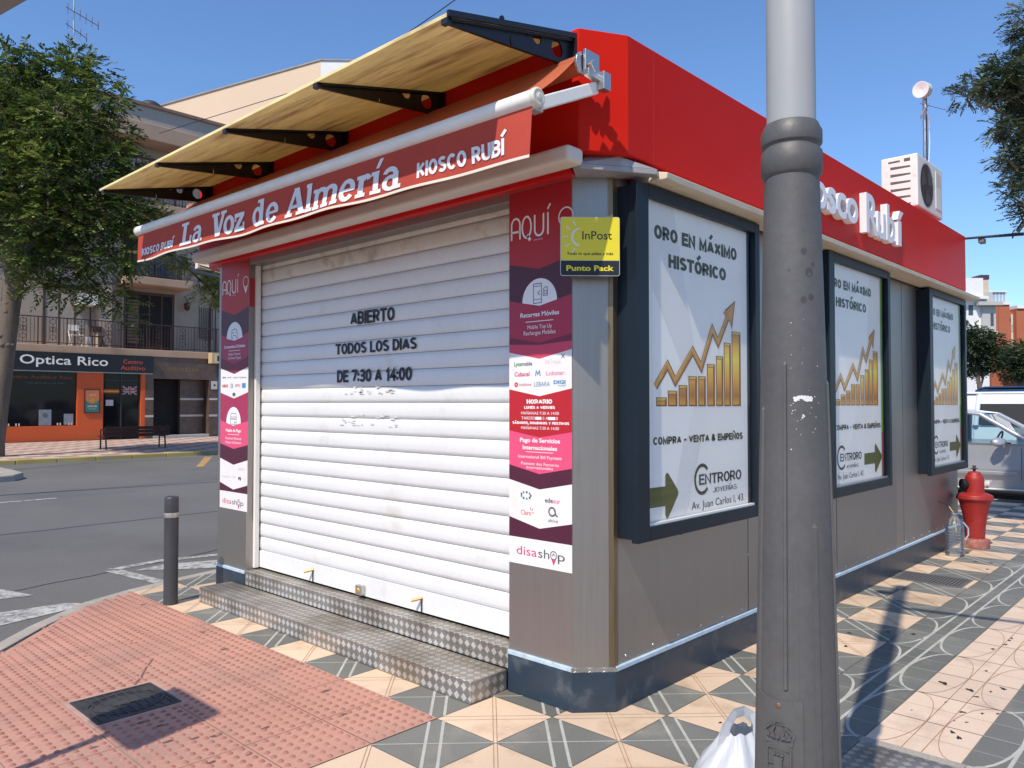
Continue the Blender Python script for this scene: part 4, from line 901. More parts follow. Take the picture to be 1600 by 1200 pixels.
    def disashop(y0, z0, width, cap):
        I['rose'].text(Ft, "disa", -y0, z0, -y0 + width * .43, cap, .0004); I['grey'].text(Ft, "sh", -y0 + width * .46, z0, -y0 + width * .69, cap, .0004); I['grey'].text(Ft, "p", -y0 + width * .86, z0, -y0 + width, cap, .0004)
        u = -y0 + width * .775; r = width * .062; I['grey'].arc(Ft, u, z0 + r * 1.1, r, r * .22, 0, 360, .0004, 0, 20); I['rose'].fpoly(Ft, [(u - r * .8, z0 + r * .3), (u, z0 - r * 1.4), (u + r * .8, z0 + r * .3), (u, z0 - r * .1)], .0008); I['grey'].stroke(Ft, [(u - r * .5, z0 + r), (u, z0 + r * 1.5), (u + r * .5, z0 + r)], r * .18, .0008)
    if not left:
        aqui(.583, 2.514, .122, .0115); pin(.190, 2.590, .048); c_text(W_, "KIOSCO RUBÍ", .385, 2.492, .062, .007)
        dome(.3765, 2.155, 2.131, .125, .126, 'phone')
        c_text(W_, "Recargas Móviles", .377, 2.075, .279, .024, bold=.02); W_.frect(Ft, -.478, 2.046, -.278, 2.050, .0); c_text(W_, "Mobile Top Up", .376, 2.008, .174, .021); c_text(W_, "Recharges Mobiles", .377, 1.975, .229, .022)
        I['green'].text(Ft, "Lyca", -.564, 1.808, -.51, .021, .0004, bold=.03); I['navy'].text(Ft, "mobile", -.508, 1.808, -.429, .021, .0004, bold=.015); I['lilac'].text(Ft, "BATmaya", -.332, 1.812, -.226, .024, .0004); I['grey'].stroke(Ft, [(-.222, 1.84), (-.200, 1.862)], .004, .0004); I['grey'].stroke(Ft, [(-.222, 1.862), (-.200, 1.84)], .004, .0006)
        I['rose'].text(Ft, "Cubacel", -.562, 1.750, -.451, .024, .0004, bold=.02, shear=.12); I['blue'].stroke(Ft, [(-.404, 1.748), (-.400, 1.778), (-.388, 1.758), (-.376, 1.778), (-.370, 1.748)], .007, .0004); I['pink'].text(Ft, "Lobster.", -.328, 1.751, -.194, .023, .0004, bold=.01)
        I['red'].disc(Ft, -.548, 1.704, .014, .0004, 0, 16); I['lilac'].disc(Ft, -.547, 1.703, .005, .0008, 0, 10); I['rose'].text(Ft, "vodafone", -.528, 1.696, -.437, .017, .0004); I['blue'].text(Ft, "LEBARA", -.412, 1.692, -.302, .025, .0004); I['blue'].text(Ft, "DIGI", -.276, 1.704, -.194, .018, .0004, bold=.04); I['blue'].text(Ft, "mobil", -.245, 1.690, -.194, .010, .0004)
        c_block(W_, "HORARIO", .378, 1.598, .184, .024, .23); c_block(W_, "LUNES A VIERNES", .377, 1.570, .222, .0155, .24); c_text(W_, "MAÑANAS 7:30 A 14:00", .375, 1.539, .272, .0155); c_text(W_, "TARDES       0 A       0", .378, 1.512, .262, .0155); W_.frect(Ft, -.406, 1.511, -.362, 1.527, .0003); W_.frect(Ft, -.316, 1.511, -.264, 1.527, .0003)
        c_block(W_, "SÁBADOS, DOMINGOS Y FESTIVOS", .373, 1.486, .407, .0145, .24); c_text(W_, "MAÑANAS 7:30 A 14:00", .375, 1.458, .272, .0155)
        c_text(W_, "Pago de Servicios", .376, 1.388, .288, .022, bold=.028); c_text(W_, "Internacionales", .376, 1.348, .247, .021, bold=.028); W_.frect(Ft, -.476, 1.333, -.280, 1.336, .0); c_text(W_, "International Bill Payment", .376, 1.300, .311, .017); c_text(W_, "Paiment des Factures", .376, 1.263, .270, .016); c_text(W_, "Internationales", .376, 1.243, .190, .015)
        for q in range(9): a = q * 40; I['blue' if q % 2 else 'grey'].disc(Ft, -.475 + .035 * math.cos(R(a)), 1.095 + .018 * math.sin(R(a)), .007, .0004 + q * .00005, 0, 8)
        I['grey'].text(Ft, "ede", -.338, 1.069, -.282, .024, .0004, bold=.02); I['pink'].text(Ft, "sur", -.279, 1.069, -.231, .024, .0004, bold=.02); I['red'].text(Ft, "Claro", -.513, .988, -.436, .026, .0004); I['red'].stroke(Ft, [(-.440, 1.018), (-.442, 1.032)], .004, .0004); I['red'].stroke(Ft, [(-.432, 1.014), (-.424, 1.026)], .004, .0004); I['red'].stroke(Ft, [(-.430, 1.004), (-.418, 1.004)], .004, .0004)
        I['grey'].arc(Ft, -.288, 1.022, .022, .009, -10, 330, .0004, 0, 18); I['grey'].stroke(Ft, [(-.272, 1.036), (-.262, 1.008), (-.250, .998)], .009, .0008); I['grey'].text(Ft, "altice", -.315, .967, -.247, .017, .0004)
        disashop(.545, .768, .345, .047)
    else:
        aqui(3.995, 2.530, .118, .011); pin(3.598, 2.606, .044); c_text(W_, "KIOSCO RUBÍ", 3.80, 2.508, .062, .007)
        dome(3.782, 2.150, 2.128, .135, .135, 'pad')
        c_text(W_, "Contenidos Digitales", 3.782, 2.068, .36, .024, bold=.02); W_.frect(Ft, -3.88, 2.042, -3.68, 2.046, .0); c_text(W_, "Digital Content", 3.782, 2.006, .20, .020); c_text(W_, "Contenu Digital", 3.782, 1.974, .22, .020)
        I['navy'].text(Ft, "xbox", -3.985, 1.815, -3.925, .014, .0004, bold=.03); I['green'].text(Ft, "spotify", -3.90, 1.815, -3.83, .012, .0004); I['blue'].text(Ft, "amazon", -3.80, 1.812, -3.71, .014, .0004); I['navy'].text(Ft, "PlayStation", -3.69, 1.81, -3.57, .012, .0004)
        I['red'].text(Ft, "ROBLOX", -3.985, 1.738, -3.885, .022, .0004, bold=.04); I['blue'].disc(Ft, -3.82, 1.748, .02, .0004, 0, 14); I['lilac'].disc(Ft, -3.82, 1.748, .012, .0008, 0, 14); I['red'].text(Ft, "NETFLIX", -3.765, 1.738, -3.675, .022, .0004); I['blue'].frect(Ft, -3.645, 1.728, -3.585, 1.768, .0004); I['grey'].disc(Ft, -3.782, 1.675, .026, .0004, 0, 16, ry=.016)
        dome(3.787, 1.435, 1.412, .125, .135, 'card')
        c_text(W_, "Medio de Pago", 3.787, 1.360, .26, .024, bold=.03); W_.frect(Ft, -3.88, 1.336, -3.69, 1.340, .0); c_text(W_, "Payment Methods", 3.787, 1.296, .27, .020); c_text(W_, "Moyens de Paiement", 3.787, 1.262, .27, .020)
        I['lilac'].text(Ft, "SPARK", -3.70, 1.045, -3.59, .024, .0004); I['lilac'].text(Ft, "neosurf", -3.98, .972, -3.85, .020, .0004); I['lilac'].text(Ft, "A1G", -3.81, .972, -3.75, .02, .0004); I['navy'].text(Ft, "fi", -3.70, .965, -3.65, .024, .0004, bold=.03)
        disashop(3.965, .755, .36, .042)
    W_.build("banner_lettering", white_print, B)
    for k, mb in I.items():
        if mb.v: mb.build("banner_logos", ink[k], B)
    return B
banner(False); banner(True)

# ------------------------------------------------------------------ yellow sign on the cut corner
SG = thing("sign_plate", "square yellow and black sign plate on the cut corner of the kiosk", "sign", (-.01, .01, 2.4))
q = math.sqrt(.5); FC = Frame((-.014, .022, 2.405), (q, -q, 0), (0, 0, 1)); hw, hh = .153, .152
def rounded(w_, h_, r, n=5):
    pts = []
    for cx, cy, a0 in ((w_ - r, h_ - r, 0), (-w_ + r, h_ - r, 90), (-w_ + r, -h_ + r, 180), (w_ - r, -h_ + r, 270)):
        pts += [(cx + r * math.cos(R(a0 + 90 * i / n)), cy + r * math.sin(R(a0 + 90 * i / n))) for i in range(n + 1)]
    return pts
sp_ = MB(); sp_.fprism(FC, rounded(hw, hh, .012), -.006, 0); plate_o = sp_.build("plate", M("white_sign_back", (.5, .5, .48), .4), SG)
sy = MB(); sy.fpoly(FC, [(a, max(b, -.072)) for a, b in rounded(hw - .003, hh - .003, .010)], .0008, 0); sy.fpoly(FC, [(a, min(b, -.074)) for a, b in rounded(hw - .003, hh - .003, .010)], .0008, 1)
sy.build("sign_print", [yellow_m, black_txt], SG)
st_ = MB(); bk_, yw, wt = 0, 1, 2
st_.text(FC, "InPost", -.040, .036, .113, .042, .0016, bold=.006, mi=0); st_.text(FC, "Todo lo que pides y más", -.120, -.044, .119, .014, .0016, bold=.015, mi=0); st_.text(FC, "Punto Pack", -.122, -.125, .122, .026, .0016, bold=.03, mi=1)
mo = [(-.048 + .050 * math.cos(R(100 + 160 * i / 16)), .048 + .050 * math.sin(R(100 + 160 * i / 16))) for i in range(17)] + [(-.040 + .046 * math.cos(R(255 - 150 * i / 16)), .048 + .043 * math.sin(R(255 - 150 * i / 16))) for i in range(17)]
for i in range(16): st_.fpoly(FC, [mo[i], mo[i + 1], mo[33 - i - 1], mo[33 - i]], .0016, 2)
for a in (115, 145, 178, 212, 242): st_.stroke(FC, [(-.048 + .066 * math.cos(R(a)), .048 + .066 * math.sin(R(a))), (-.048 + .094 * math.cos(R(a)), .048 + .094 * math.sin(R(a)))], .006, .0016, 2)
st_.build("sign_lettering", [black_txt, yellow_m, M("pale_sun_print", (.72, .72, .60), .4)], SG)

# ================================================================== LAMP POST IN THE FOREGROUND
PX, PY = -.955, -1.446
LP = thing("lamp_post", "big grey lamp post standing close in front of the kiosk side", "lamp post", (PX, PY, 0))
K_ = 2.3 / 1221.3; pz = lambda y: 1.6 + (630.3 - y) * K_
rr = lambda z: .0772 + (.1285 - .0772) * max(0, (2.27 - z) / 2.27) ** .93
ps_ = MB(); n = 64
ps_.lathe((PX, PY, 0), [(.20, 0), (.20, .02), (.17, .04), (.145, .07)] + [(rr(z), z) for z in (.12, .5, .9, 1.3, 1.7, 2.0, pz(276))], n, 0)
shaft = ps_.build("cast_shaft", post_dark, LP)
cl = MB(); cl.lathe((PX, PY, 0), [(.078, pz(277)), (.0865, pz(272)), (.0865, pz(238)), (.080, pz(233)), (.079, pz(228)), (.0865, pz(226)), (.0865, pz(206)), (.080, pz(199)), (.076, pz(193)), (.070, pz(192))], n, 0); cl.build("collar", post_dark, LP, bevel=.003, bang=50)
tu = MB(); tu.lathe((PX, PY, 0), [(.0695, pz(192.5)), (.060, 6.6), (.058, 6.62), (0.01, 6.66)], 48, 0); tu.build("upper_tube", post_light, LP)
am = MB(); am.tube([(PX, PY, 5.62), (PX + .12, PY - .6, 5.62), (PX + .44, PY - 2.0, 5.62)], .033, 12); am.tube([(PX + .02, PY + .02, 6.2), (PX - .05, PY + .16, 6.25)], .05, 10); am.build("lamp_arm", post_light, LP)
lhd = MB(); lhd.obox((PX + .5, PY - 2.25, 5.60), (.16, 0, 0), (.08, -.35, 0), (0, 0, .06)); lhd.build("lamp_head", post_light, LP, bevel=.03)
tocam = Vector((-3.2 - PX, -2.414 - PY, 0)).normalized(); rgt = Vector((-tocam.y, tocam.x, 0)); rgt = -rgt if rgt.dot(Vector((.6836, -.7298, 0))) < 0 else rgt
def pp_(phi, z, dr=0.0):
    r = rr(z) + dr; return Vector((PX, PY, z)) + (tocam * math.cos(R(phi)) + rgt * math.sin(R(phi))) * r
def relief(mb, pts, dr0, dr1):     # pts: (phi, z)
    n = len(pts); mb.add([pp_(a, z, dr0) for a, z in pts] + [pp_(a, z, dr1) for a, z in pts], [tuple(range(n, 2 * n))] + [(i, (i + 1) % n, n + (i + 1) % n, n + i) for i in range(n)])
def bead(mb, phi, z0, z1, wdeg, h):
    m = 10
    for k in range(m):
        a, b = z0 + (z1 - z0) * k / m, z0 + (z1 - z0) * (k + 1) / m
        for (p, q, hp, hq) in ((phi - wdeg, phi - wdeg * .55, -.001, h), (phi - wdeg * .55, phi + wdeg * .55, h, h), (phi + wdeg * .55, phi + wdeg, h, -.001)):
            mb.add([pp_(p, a, hp), pp_(q, a, hq), pp_(q, b, hq), pp_(p, b, hp)], [(0, 1, 2, 3)])
    mb.add([pp_(phi - wdeg, z1, -.001), pp_(phi - wdeg * .55, z1, h), pp_(phi + wdeg * .55, z1, h), pp_(phi + wdeg, z1, -.001), pp_(phi, z1 + .012, -.001)], [(0, 1, 4), (1, 2, 4), (2, 3, 4)])
rb = MB()
bead(rb, -14, .80, pz(572), 3.8, .0055); bead(rb, 31, .1, pz(815), 4.4, .0065); bead(rb, -62, .1, pz(640), 3.6, .005); bead(rb, 80, .1, pz(600), 3.6, .005)
for a in (-3, 4): 
    for k in range(8): rb.add([pp_(a, .78 + k * .05, .0006), pp_(a + .7, .78 + k * .05, .0006), pp_(a + .7, .83 + k * .05, .0006), pp_(a, .83 + k * .05, .0006)], [(0, 1, 2, 3)])
sub(rb.build("raised_bead", post_dark, LP), shaft)
dr = MB(); seg = 16
zs = [.14, .35, .55, .65, .765]
for k in range(4):
    for i in range(seg):
        a, b = -64 + 73 * i / seg, -64 + 73 * (i + 1) / seg
        dz = lambda ph: .012 * ((ph + 27) / 36) ** 2 if k == 3 else 0
        dr.add([pp_(a, zs[k], .0050), pp_(b, zs[k], .0050), pp_(b, zs[k + 1] + dz(b), .0050), pp_(a, zs[k + 1] + dz(a), .0050)], [(0, 1, 2, 3)], 0, True)
    dr.add([pp_(9, zs[k], -.0005), pp_(9, zs[k + 1] + (.012 if k == 3 else 0), -.0005), pp_(9, zs[k + 1] + (.012 if k == 3 else 0), .0050), pp_(9, zs[k], .0050)], [(0, 1, 2, 3)])
for i in range(seg):
    a, b = -64 + 73 * i / seg, -64 + 73 * (i + 1) / seg; dz = lambda ph: .012 * ((ph + 27) / 36) ** 2
    dr.add([pp_(a, .765 + dz(a), -.0005), pp_(b, .765 + dz(b), -.0005), pp_(b, .765 + dz(b), .0050), pp_(a, .765 + dz(a), .0050)], [(0, 1, 2, 3)])
door_ = dr.build("access_door", post_dark, LP)
scw = MB(); c0 = pp_(-24, .752, .002); scw.lathe(c0, [(.008, 0), (.008, .003), (.005, .004)], 12, 0, axis=(pp_(-24, .752, 1) - c0)); sub(scw.build("door_screw", M("rusty_screw", (.25, .16, .10), .6, .7), LP), door_)
crst = MB(); c_ = -23; k2 = 18 / .036
def ph(u): return c_ + u * 505
sh_o = [(-.036, .640), (-.036, .575), (-.030, .552), (-.016, .534), (0, .526), (.016, .534), (.030, .552), (.036, .575), (.036, .640)]
relief(crst, [(ph(u), z) for u, z in sh_o], 0.0050, 0.0080)
sh_i = [(u * .86, .583 + (z - .583) * .88) for u, z in sh_o]
def line_rel(pts, h0, h1, wd):
    for (a, z0), (b, z1) in zip(pts[:-1], pts[1:]):
        d = Vector((b - a, z1 - z0)); t = Vector((-d.y, d.x)).normalized() * wd / 2
        relief(crst, [(ph(a + t.x), z0 + t.y), (ph(b + t.x), z1 + t.y), (ph(b - t.x), z1 - t.y), (ph(a - t.x), z0 - t.y)], h0, h1)
line_rel(sh_i + [sh_i[0]], 0.0080, 0.0108, .004)
line_rel([(-.030, .590), (-0.0088, .592)], 0.0080, 0.0103, .003); line_rel([(.012, .586), (.030, .588)], 0.0080, 0.0103, .003)
line_rel([(-.028, .560), (-.014, .572), (0, .574), (.015, .566), (.027, .556)], 0.0080, 0.0106, .004)
relief(crst, [(ph(u), z) for u, z in [(-0.0108, .574), (.010, .574), (.010, .606), (.013, .612), (-.011, .612), (-0.0108, .606)]], 0.0080, 0.0113)
for u in (-.012, -0.0088, 0, 0.0088, .012): relief(crst, [(ph(u - .002), .616), (ph(u + .002), .616), (ph(u + .002), .622), (ph(u - .002), .622)], 0.0080, 0.0108)
relief(crst, [(ph(u), z) for u, z in [(-.036, .646), (.036, .646), (.038, .660), (-.038, .660)]], 0.0050, 0.0093)
relief(crst, [(ph(u), z) for u, z in [(-.036, .660), (.036, .660), (.044, .676), (.034, .692), (.014, .700), (-.014, .700), (-.034, .692), (-.044, .676)]], 0.0050, 0.0083)
for u in (-.030, -.012, 0.0108, .026): line_rel([(u * .8, .662), (u * 1.3, .680), (u * .7, .697)], 0.0083, 0.0113, .004)
for u in (-.028, -.015, 0, .015, .028): relief(crst, [(ph(u + .0045 * math.cos(t)), .668 + .0045 * math.sin(t)) for t in [i * .785 for i in range(8)]], 0.0083, 0.0123)
line_rel([(-0.0108, .700), (-0.0088, .709), (0.0088, .709), (0.0108, .700)], 0.0050, 0.0088, .004)
sub(crst.build("cast_crest", post_dark, LP), door_)
scr = MB(); rg = random.Random(21)
def chip(phi, z, s, el=1.0):
    m = 7; scr.add([pp_(phi + s * el * (1 + .4 * rg.random()) * math.cos(i * 6.283 / m) * 520, z + s * (1 + .4 * rg.random()) * math.sin(i * 6.283 / m), .0007 + .0001 * rg.random()) for i in range(m)], [tuple(range(m))])
for i in range(26): chip(2 + 30 * i / 26 + rg.uniform(-.5, .5), pz(623) + rg.uniform(-.005, .005), rg.uniform(.0018, .0045), 1.3)
for i in range(30): chip(rg.uniform(-8, 48), rg.uniform(pz(700), pz(500)), rg.uniform(.0006, .0016))
for i in range(5): chip(16 + rg.uniform(-2, 3), pz(648) + rg.uniform(-.008, .008), .0022)
sub(scr.build("paint_chips", M("chipped_white_paint", (.72, .72, .70), .7), LP), shaft)
smd = MB()
for phx, y, s in ((22, 400, .012), (32, 432, .016), (35, 470, .011), (20, 474, .012), (40, 420, .008)):
    m = 12; smd.add([pp_(phx + s * 520 * math.cos(i * 6.283 / m), pz(y) + s * .9 * math.sin(i * 6.283 / m), .0004) for i in range(m)], [tuple(range(m))])
smd.add([pp_(-6 + 2.2 * math.cos(i * .628), pz(428) + .0045 * math.sin(i * .628), .0006) for i in range(10)], [tuple(range(10))])
sub(smd.build("grime_spots", M("dark_grime", (.055, .053, .052), .6), LP), shaft)

# ------------------------------------------------------------------ white carrier bag behind the post
bag = MB(); BX, BY = -.232, -.893; nseg = 72; rg = random.Random(4)
prof = [(.0, 0.003), (.13, .003), (.185, .02), (.208, .07), (.206, .11), (.186, .145), (.155, .175), (.122, .21), (.096, .24), (.078, .262), (.066, .28)]
def br_(t, z): return 1 + (.045 * math.sin(5 * t + z * 9) + .035 * math.sin(11 * t - z * 20) + .02 * math.sin(23 * t + z * 31)) * min(1, z / .05) * (1.2 if z > .15 else .9)
vs = []; 
for r, z in prof:
    for i in range(nseg):
        t = 2 * math.pi * i / nseg; k = br_(t, z); vs.append((BX + r * k * math.cos(t) * 1.0, BY + r * k * math.sin(t) * .82, z + (.006 * math.sin(7 * t) if z > .2 else 0)))
bag.add(vs, [(i * nseg + j, i * nseg + (j + 1) % nseg, (i + 1) * nseg + (j + 1) % nseg, (i + 1) * nseg + j) for i in range(len(prof) - 1) for j in range(nseg)], 0, True)
bag_m = M("white_bag_plastic", (.60, .62, .65), .35, 0, var=.05, transl=.22, bump=.28, bs=18)
BG = thing("plastic_bag", "white plastic carrier bag on the paving behind the grey lamp post", "bag", (BX, BY, 0))
bag.build("bag_body", bag_m, BG)
Fc = Frame((BX, BY, 0), (.6836, -.7298, 0), (0, 0, 1))
for off, sx in ((.035, -1), (-.03, 1)):
    hb = MB(); pts = [(-.075, .22), (-.070, .27), (-.052, .325), (-.025, .368), (.010, .378), (.040, .36), (.060, .31), (.068, .26), (.062, .22)] if sx < 0 else [(-.06, .22), (-.045, .28), (-.01, .325), (.03, .335), (.07, .30), (.085, .25), (.08, .22)]
    W2 = [.050, .036, .026, .022, .022, .022, .026, .036, .050] if sx < 0 else [.05, .034, .026, .024, .026, .036, .05]
    for i in range(len(pts) - 1):
        a, b = Vector(pts[i]), Vector(pts[i + 1]); d = (b - a).normalized(); nn = Vector((-d.y, d.x))
        pa = Vector(pts[max(i - 1, 0)]); pb = Vector(pts[min(i + 2, len(pts) - 1)])
        na = Vector((-(b - pa).y, (b - pa).x)).normalized(); nb = Vector((-(pb - a).y, (pb - a).x)).normalized()
        for s_ in (0, 1):
            dd = off + s_ * .012; hb.add([Fc.p(*(a - na * W2[i] / 2), dd), Fc.p(*(b - nb * W2[i + 1] / 2), dd), Fc.p(*(b + nb * W2[i + 1] / 2), dd + .008), Fc.p(*(a + na * W2[i] / 2), dd + .008)], [(0, 1, 2, 3)], 0, True)
    hb.build("bag_handle", bag_m, BG)

# ------------------------------------------------------------------ bollard, covers, hydrant, bottle
BL = thing("bollard", "dark grey steel bollard with a silver band at the kerb corner", "bollard", (-.479, 3.87, 0))
b_ = MB(); b_.lathe((-.479, 3.87, 0), [(.058, 0), (.056, .012), (.054, .02), (.054, .690)], 28); b_.lathe((-.479, 3.87, 0), [(.054, .728), (.054, .840), (.050, .853), (.03, .858), (.0, .860)], 28); b_.build("bollard_post", M("bollard_grey_paint", (.045, .045, .048), .5, 0, var=.12, vs=5, fine=.1, fs=60, bump=.05), BL)
b2 = MB(); b2.lathe((-.479, 3.87, 0), [(.0540, .6902), (.0548, .693), (.0548, .725), (.0540, .7278)], 28, cap=False); b2.build("reflective_band", M("silver_band", (.42, .39, .34), .4, .6), BL)
cast = M("dark_cast_iron", (.065, .064, .066), .5, .3, var=.25, vs=10, fine=.15, fs=60, bump=.1)
UC = MB(); fx0, fx1, fy0, fy1 = -1.745, -1.325, 1.765, 2.175
UC.box(fx0, fy0, 0, fx1, fy1, .0045)
for i in range(9):
    x = fx0 + .03 + i * (fx1 - fx0 - .06) / 8
    UC.box(x - .006, fy0 + .02, .0045, x + .006, fy1 - .02, .0085)
Fg = Frame(((fx0 + fx1) / 2, (fy0 + fy1) / 2, .0), (1, 0, 0), (0, 1, 0))
UC.arc(Fg, 0, 0, .19, .014, 0, 360, .0092, 0, 40, ry=.15); UC.arc(Fg, 0, 0, .165, .008, 0, 360, .0094, 0, 40, ry=.125); UC.frect(Fg, -.07, -.03, .07, .03, .0098, 0)
for a, b in ((fx0, fx0 + .016), (fx1 - .016, fx1)): UC.box(a, fy0, .0045, b, fy1, .0088)
for a, b in ((fy0, fy0 + .016), (fy1 - .016, fy1)): UC.box(fx0 + .016, a, .0045, fx1 - .016, b, .0087)
tag(UC.build("utility_cover", cast), "dark cast iron utility cover with ribs and an oval in the red ramp", "manhole cover")
uf_ = MB(); uf_.box(fx0 - .03, fy0 - .03, 0, fx1 + .03, fy0 - .001, .0042); uf_.box(fx0 - .03, fy1 + .001, 0, fx1 + .03, fy1 + .03, .0042); uf_.box(fx0 - .03, fy0 - .001, 0, fx0 - .001, fy1 + .001, .0042); uf_.box(fx1 + .001, fy0 - .001, 0, fx1 + .03, fy1 + .001, .0042)
struct(uf_.build("cover_surround", M("pink_mortar", (.42, .27, .23), .8, 0, var=.2, vs=10)))
dg_ = MB(); gx0, gx1, gy0, gy1 = 4.42, 4.83, -.60, -.03
dg_.box(gx0, gy0, 0, gx1, gy1, .002, 1)
for i in range(19):
    y = gy0 + .03 + i * (gy1 - gy0 - .06) / 18; dg_.box(gx0 + .018, y - .008, .002, gx1 - .018, y + .006, .007)
for a, b in ((gx0, gx0 + .018), (gx1 - .018, gx1)): dg_.box(a, gy0, .002, b, gy1, .0072)
for a, b in ((gy0, gy0 + .018), (gy1 - .018, gy1)): dg_.box(gx0 + .018, a, .002, gx1 - .018, b, .0071)
tag(dg_.build("drain_grate", [M("weathered_grate", (.20, .19, .18), .6, .5, var=.2), cast]), "flat metal drain grate in the paving near the bottle and hydrant", "grate")
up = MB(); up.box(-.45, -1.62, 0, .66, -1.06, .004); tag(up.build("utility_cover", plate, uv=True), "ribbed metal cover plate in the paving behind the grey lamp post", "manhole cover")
ub = MB(); ub.box(.664, -1.49, 0, .72, -1.05, .0042); struct(ub.build("cover_surround", kerb_m))

HX, HY = 6.69, -.205
HD = thing("fire_hydrant", "red cast fire hydrant at the far corner of the kiosk", "hydrant", (HX, HY, 0))
h = MB(); h.lathe((HX, HY, 0), [(.095, .10), (.098, .16), (.104, .24), (.118, .34), (.140, .44), (.160, .515), (.170, .535)], 36); h.build("hydrant_body", hyd_red, HD)
h = MB(); h.lathe((HX, HY, 0), [(.165, .530), (.183, .538), (.184, .556), (.178, .560), (.179, .574), (.172, .585), (.135, .603), (.105, .612)], 36); h.build("hydrant_shoulder", hyd_red, HD, bevel=.002, bang=30)
h = MB(); h.lathe((HX, HY, 0), [(.098, .608), (.096, .64), (.096, .75), (.090, .785), (.080, .80), (.070, .806), (.070, .82), (.055, .838), (.02, .846), (.0, .848)], 32); h.build("hydrant_head", hyd_red, HD)
h = MB(); h.lathe((HX, HY, 0), [(.140, 0), (.142, .01), (.142, .09), (.136, .10), (.09, .108)], 32); h.build("hydrant_base", hyd_base, HD, bevel=.004, bang=40)
h = MB(); h.lathe((HX, HY, .846), [(.014, 0), (.014, .022), (.034, .024), (.034, .032), (.016, .034), (.018, .062), (.0, .064)], 16); h.build("hydrant_nut", M("rusty_dark_nut", (.05, .04, .035), .6, .6, var=.3), HD)
rv = Vector((.6836, -.7298, 0))
h = MB(); p0 = Vector((HX, HY, .70)); h.lathe(p0 + rv * .085, [(.045, 0), (.045, .02), (.036, .022), (.036, .045), (.044, .047), (.044, .062), (.02, .066)], 20, axis=rv); h.obox(p0 + rv * .155 + Vector((0, 0, .032)), rv * .030, (0.008, .008, 0), (0, 0, .012)); h.build("hydrant_outlet", M("pale_outlet_metal", (.62, .58, .52), .5, .3, var=.25, vs=20), HD, bevel=.003, bang=40)
h = MB(); h.lathe(p0 - rv * .085, [(.05, 0), (.05, .03), (.062, .032), (.062, .058), (.03, .064)], 20, axis=-rv); h.build("hydrant_outlet", M("black_outlet_cap", (.02, .018, .017), .5, .3, var=.3), HD, bevel=.003, bang=40)

BT = thing("water_bottle", "empty clear plastic water bottle with a stick beside the red hydrant", "bottle", (6.03, -.16, 0))
bo = MB(); bx_, by_ = 6.03, -.16; prof = [(.085, .0), (.098, .012)]
z = .02
while z < .27: prof += [(.100, z), (.100, z + .014), (.093, z + .020), (.093, z + .026)]; z += .032
prof += [(.100, .285), (.098, .30), (.088, .335), (.066, .372), (.040, .40), (.026, .412), (.023, .42), (.023, .44)]
bo.lathe((bx_, by_, .001), prof, 28, cap=False, sx=1.05, sy=.9); bo.build("bottle_body", clear_plastic, BT)
hn = MB(); hn.tube([(bx_ + .03, by_ - .075, .35), (bx_ + .055, by_ - .115, .29), (bx_ + .055, by_ - .118, .22), (bx_ + .04, by_ - .092, .17)], .009, 8); hn.build("bottle_handle", M("clear_handle", (.36, .40, .45), .25), BT)
nk = MB(); nk.lathe((bx_, by_, .43), [(.030, 0), (.030, .014), (.026, .016)], 20, cap=False); nk.build("bottle_collar", M("blue_grey_collar", (.12, .18, .25), .4), BT)
stc = MB(); lv = -rv; stc.tube([Vector((bx_, by_, .25)) + lv * -.02, Vector((bx_, by_, .45)) + lv * .01, Vector((bx_, by_, .515)) + lv * .055], .006, 6, 0); stc.tube([Vector((bx_, by_, .51)) + lv * .05, Vector((bx_, by_, .54)) + lv * .09, Vector((bx_, by_, .565)) + lv * .17], .0035, 6, 1)
stc.build("stick", [M("pale_yellow_stick", (.62, .48, .22), .6), black_m], BT)

# ------------------------------------------------------------------ rooftop unit, mast, cables
AC = thing("air_conditioner", "white outdoor air conditioner unit on the red kiosk roof edge", "air conditioner", (5.93, .15, 3.49))
ac_w = M("ac_white_paint", (.74, .72, .66), .45, 0, var=.05, vs=6, col2=(.5, .42, .32), c2amt=.12, c2s=8)
a = MB(); a.box(5.485, 0, 3.635, 6.385, .36, 4.185); a.build("housing", ac_w, AC, bevel=.014)
FA = SIDE(0); fn = MB(); fn.disc(FA, 5.80, 3.905, .225, .0006, 0, 40); fn.build("fan_opening", M("dark_brown_fan_recess", (.055, .025, .015), .5, 0, var=.4, vs=8), AC)
gr = MB()
for r in (.03, .06, .09, .12, .15, .18, .21, .235): gr.arc(FA, 5.80, 3.905, r, .004, 0, 360, .010 if r < .23 else .004, 0, 36)
for t in range(0, 360, 30): gr.stroke(FA, [(5.80 + .03 * math.cos(R(t)), 3.905 + .03 * math.sin(R(t))), (5.80 + .235 * math.cos(R(t)), 3.905 + .235 * math.sin(R(t)))], .005, .012)
gr.build("fan_grille", M("brown_wire_grille", (.13, .08, .055), .5), AC)
bl_ = MB()
for t in (20, 140, 260):
    pts = [(5.80 + .03 * math.cos(R(t)), 3.905 + .03 * math.sin(R(t)))] + [(5.80 + .2 * math.cos(R(t + q)), 3.905 + .2 * math.sin(R(t + q))) for q in (-10, 10, 35, 55)]; bl_.fpoly(FA, pts, .003)
bl_.build("fan_blades", M("fan_blade_plastic", (.10, .07, .05), .35), AC)
FL = Frame((5.485, 0, 0), (0, -1, 0), (0, 0, 1)); lv_ = MB()
for k in range(6):
    z = 3.66 + k * .078; lv_.frect(FL, -.265, z, -.07, z + .045, .0006, 0); lv_.fpoly(FL, [(-.27, z + .047), (-.065, z + .047), (-.065, z + .018), (-.27, z + .030)], .002, 1)
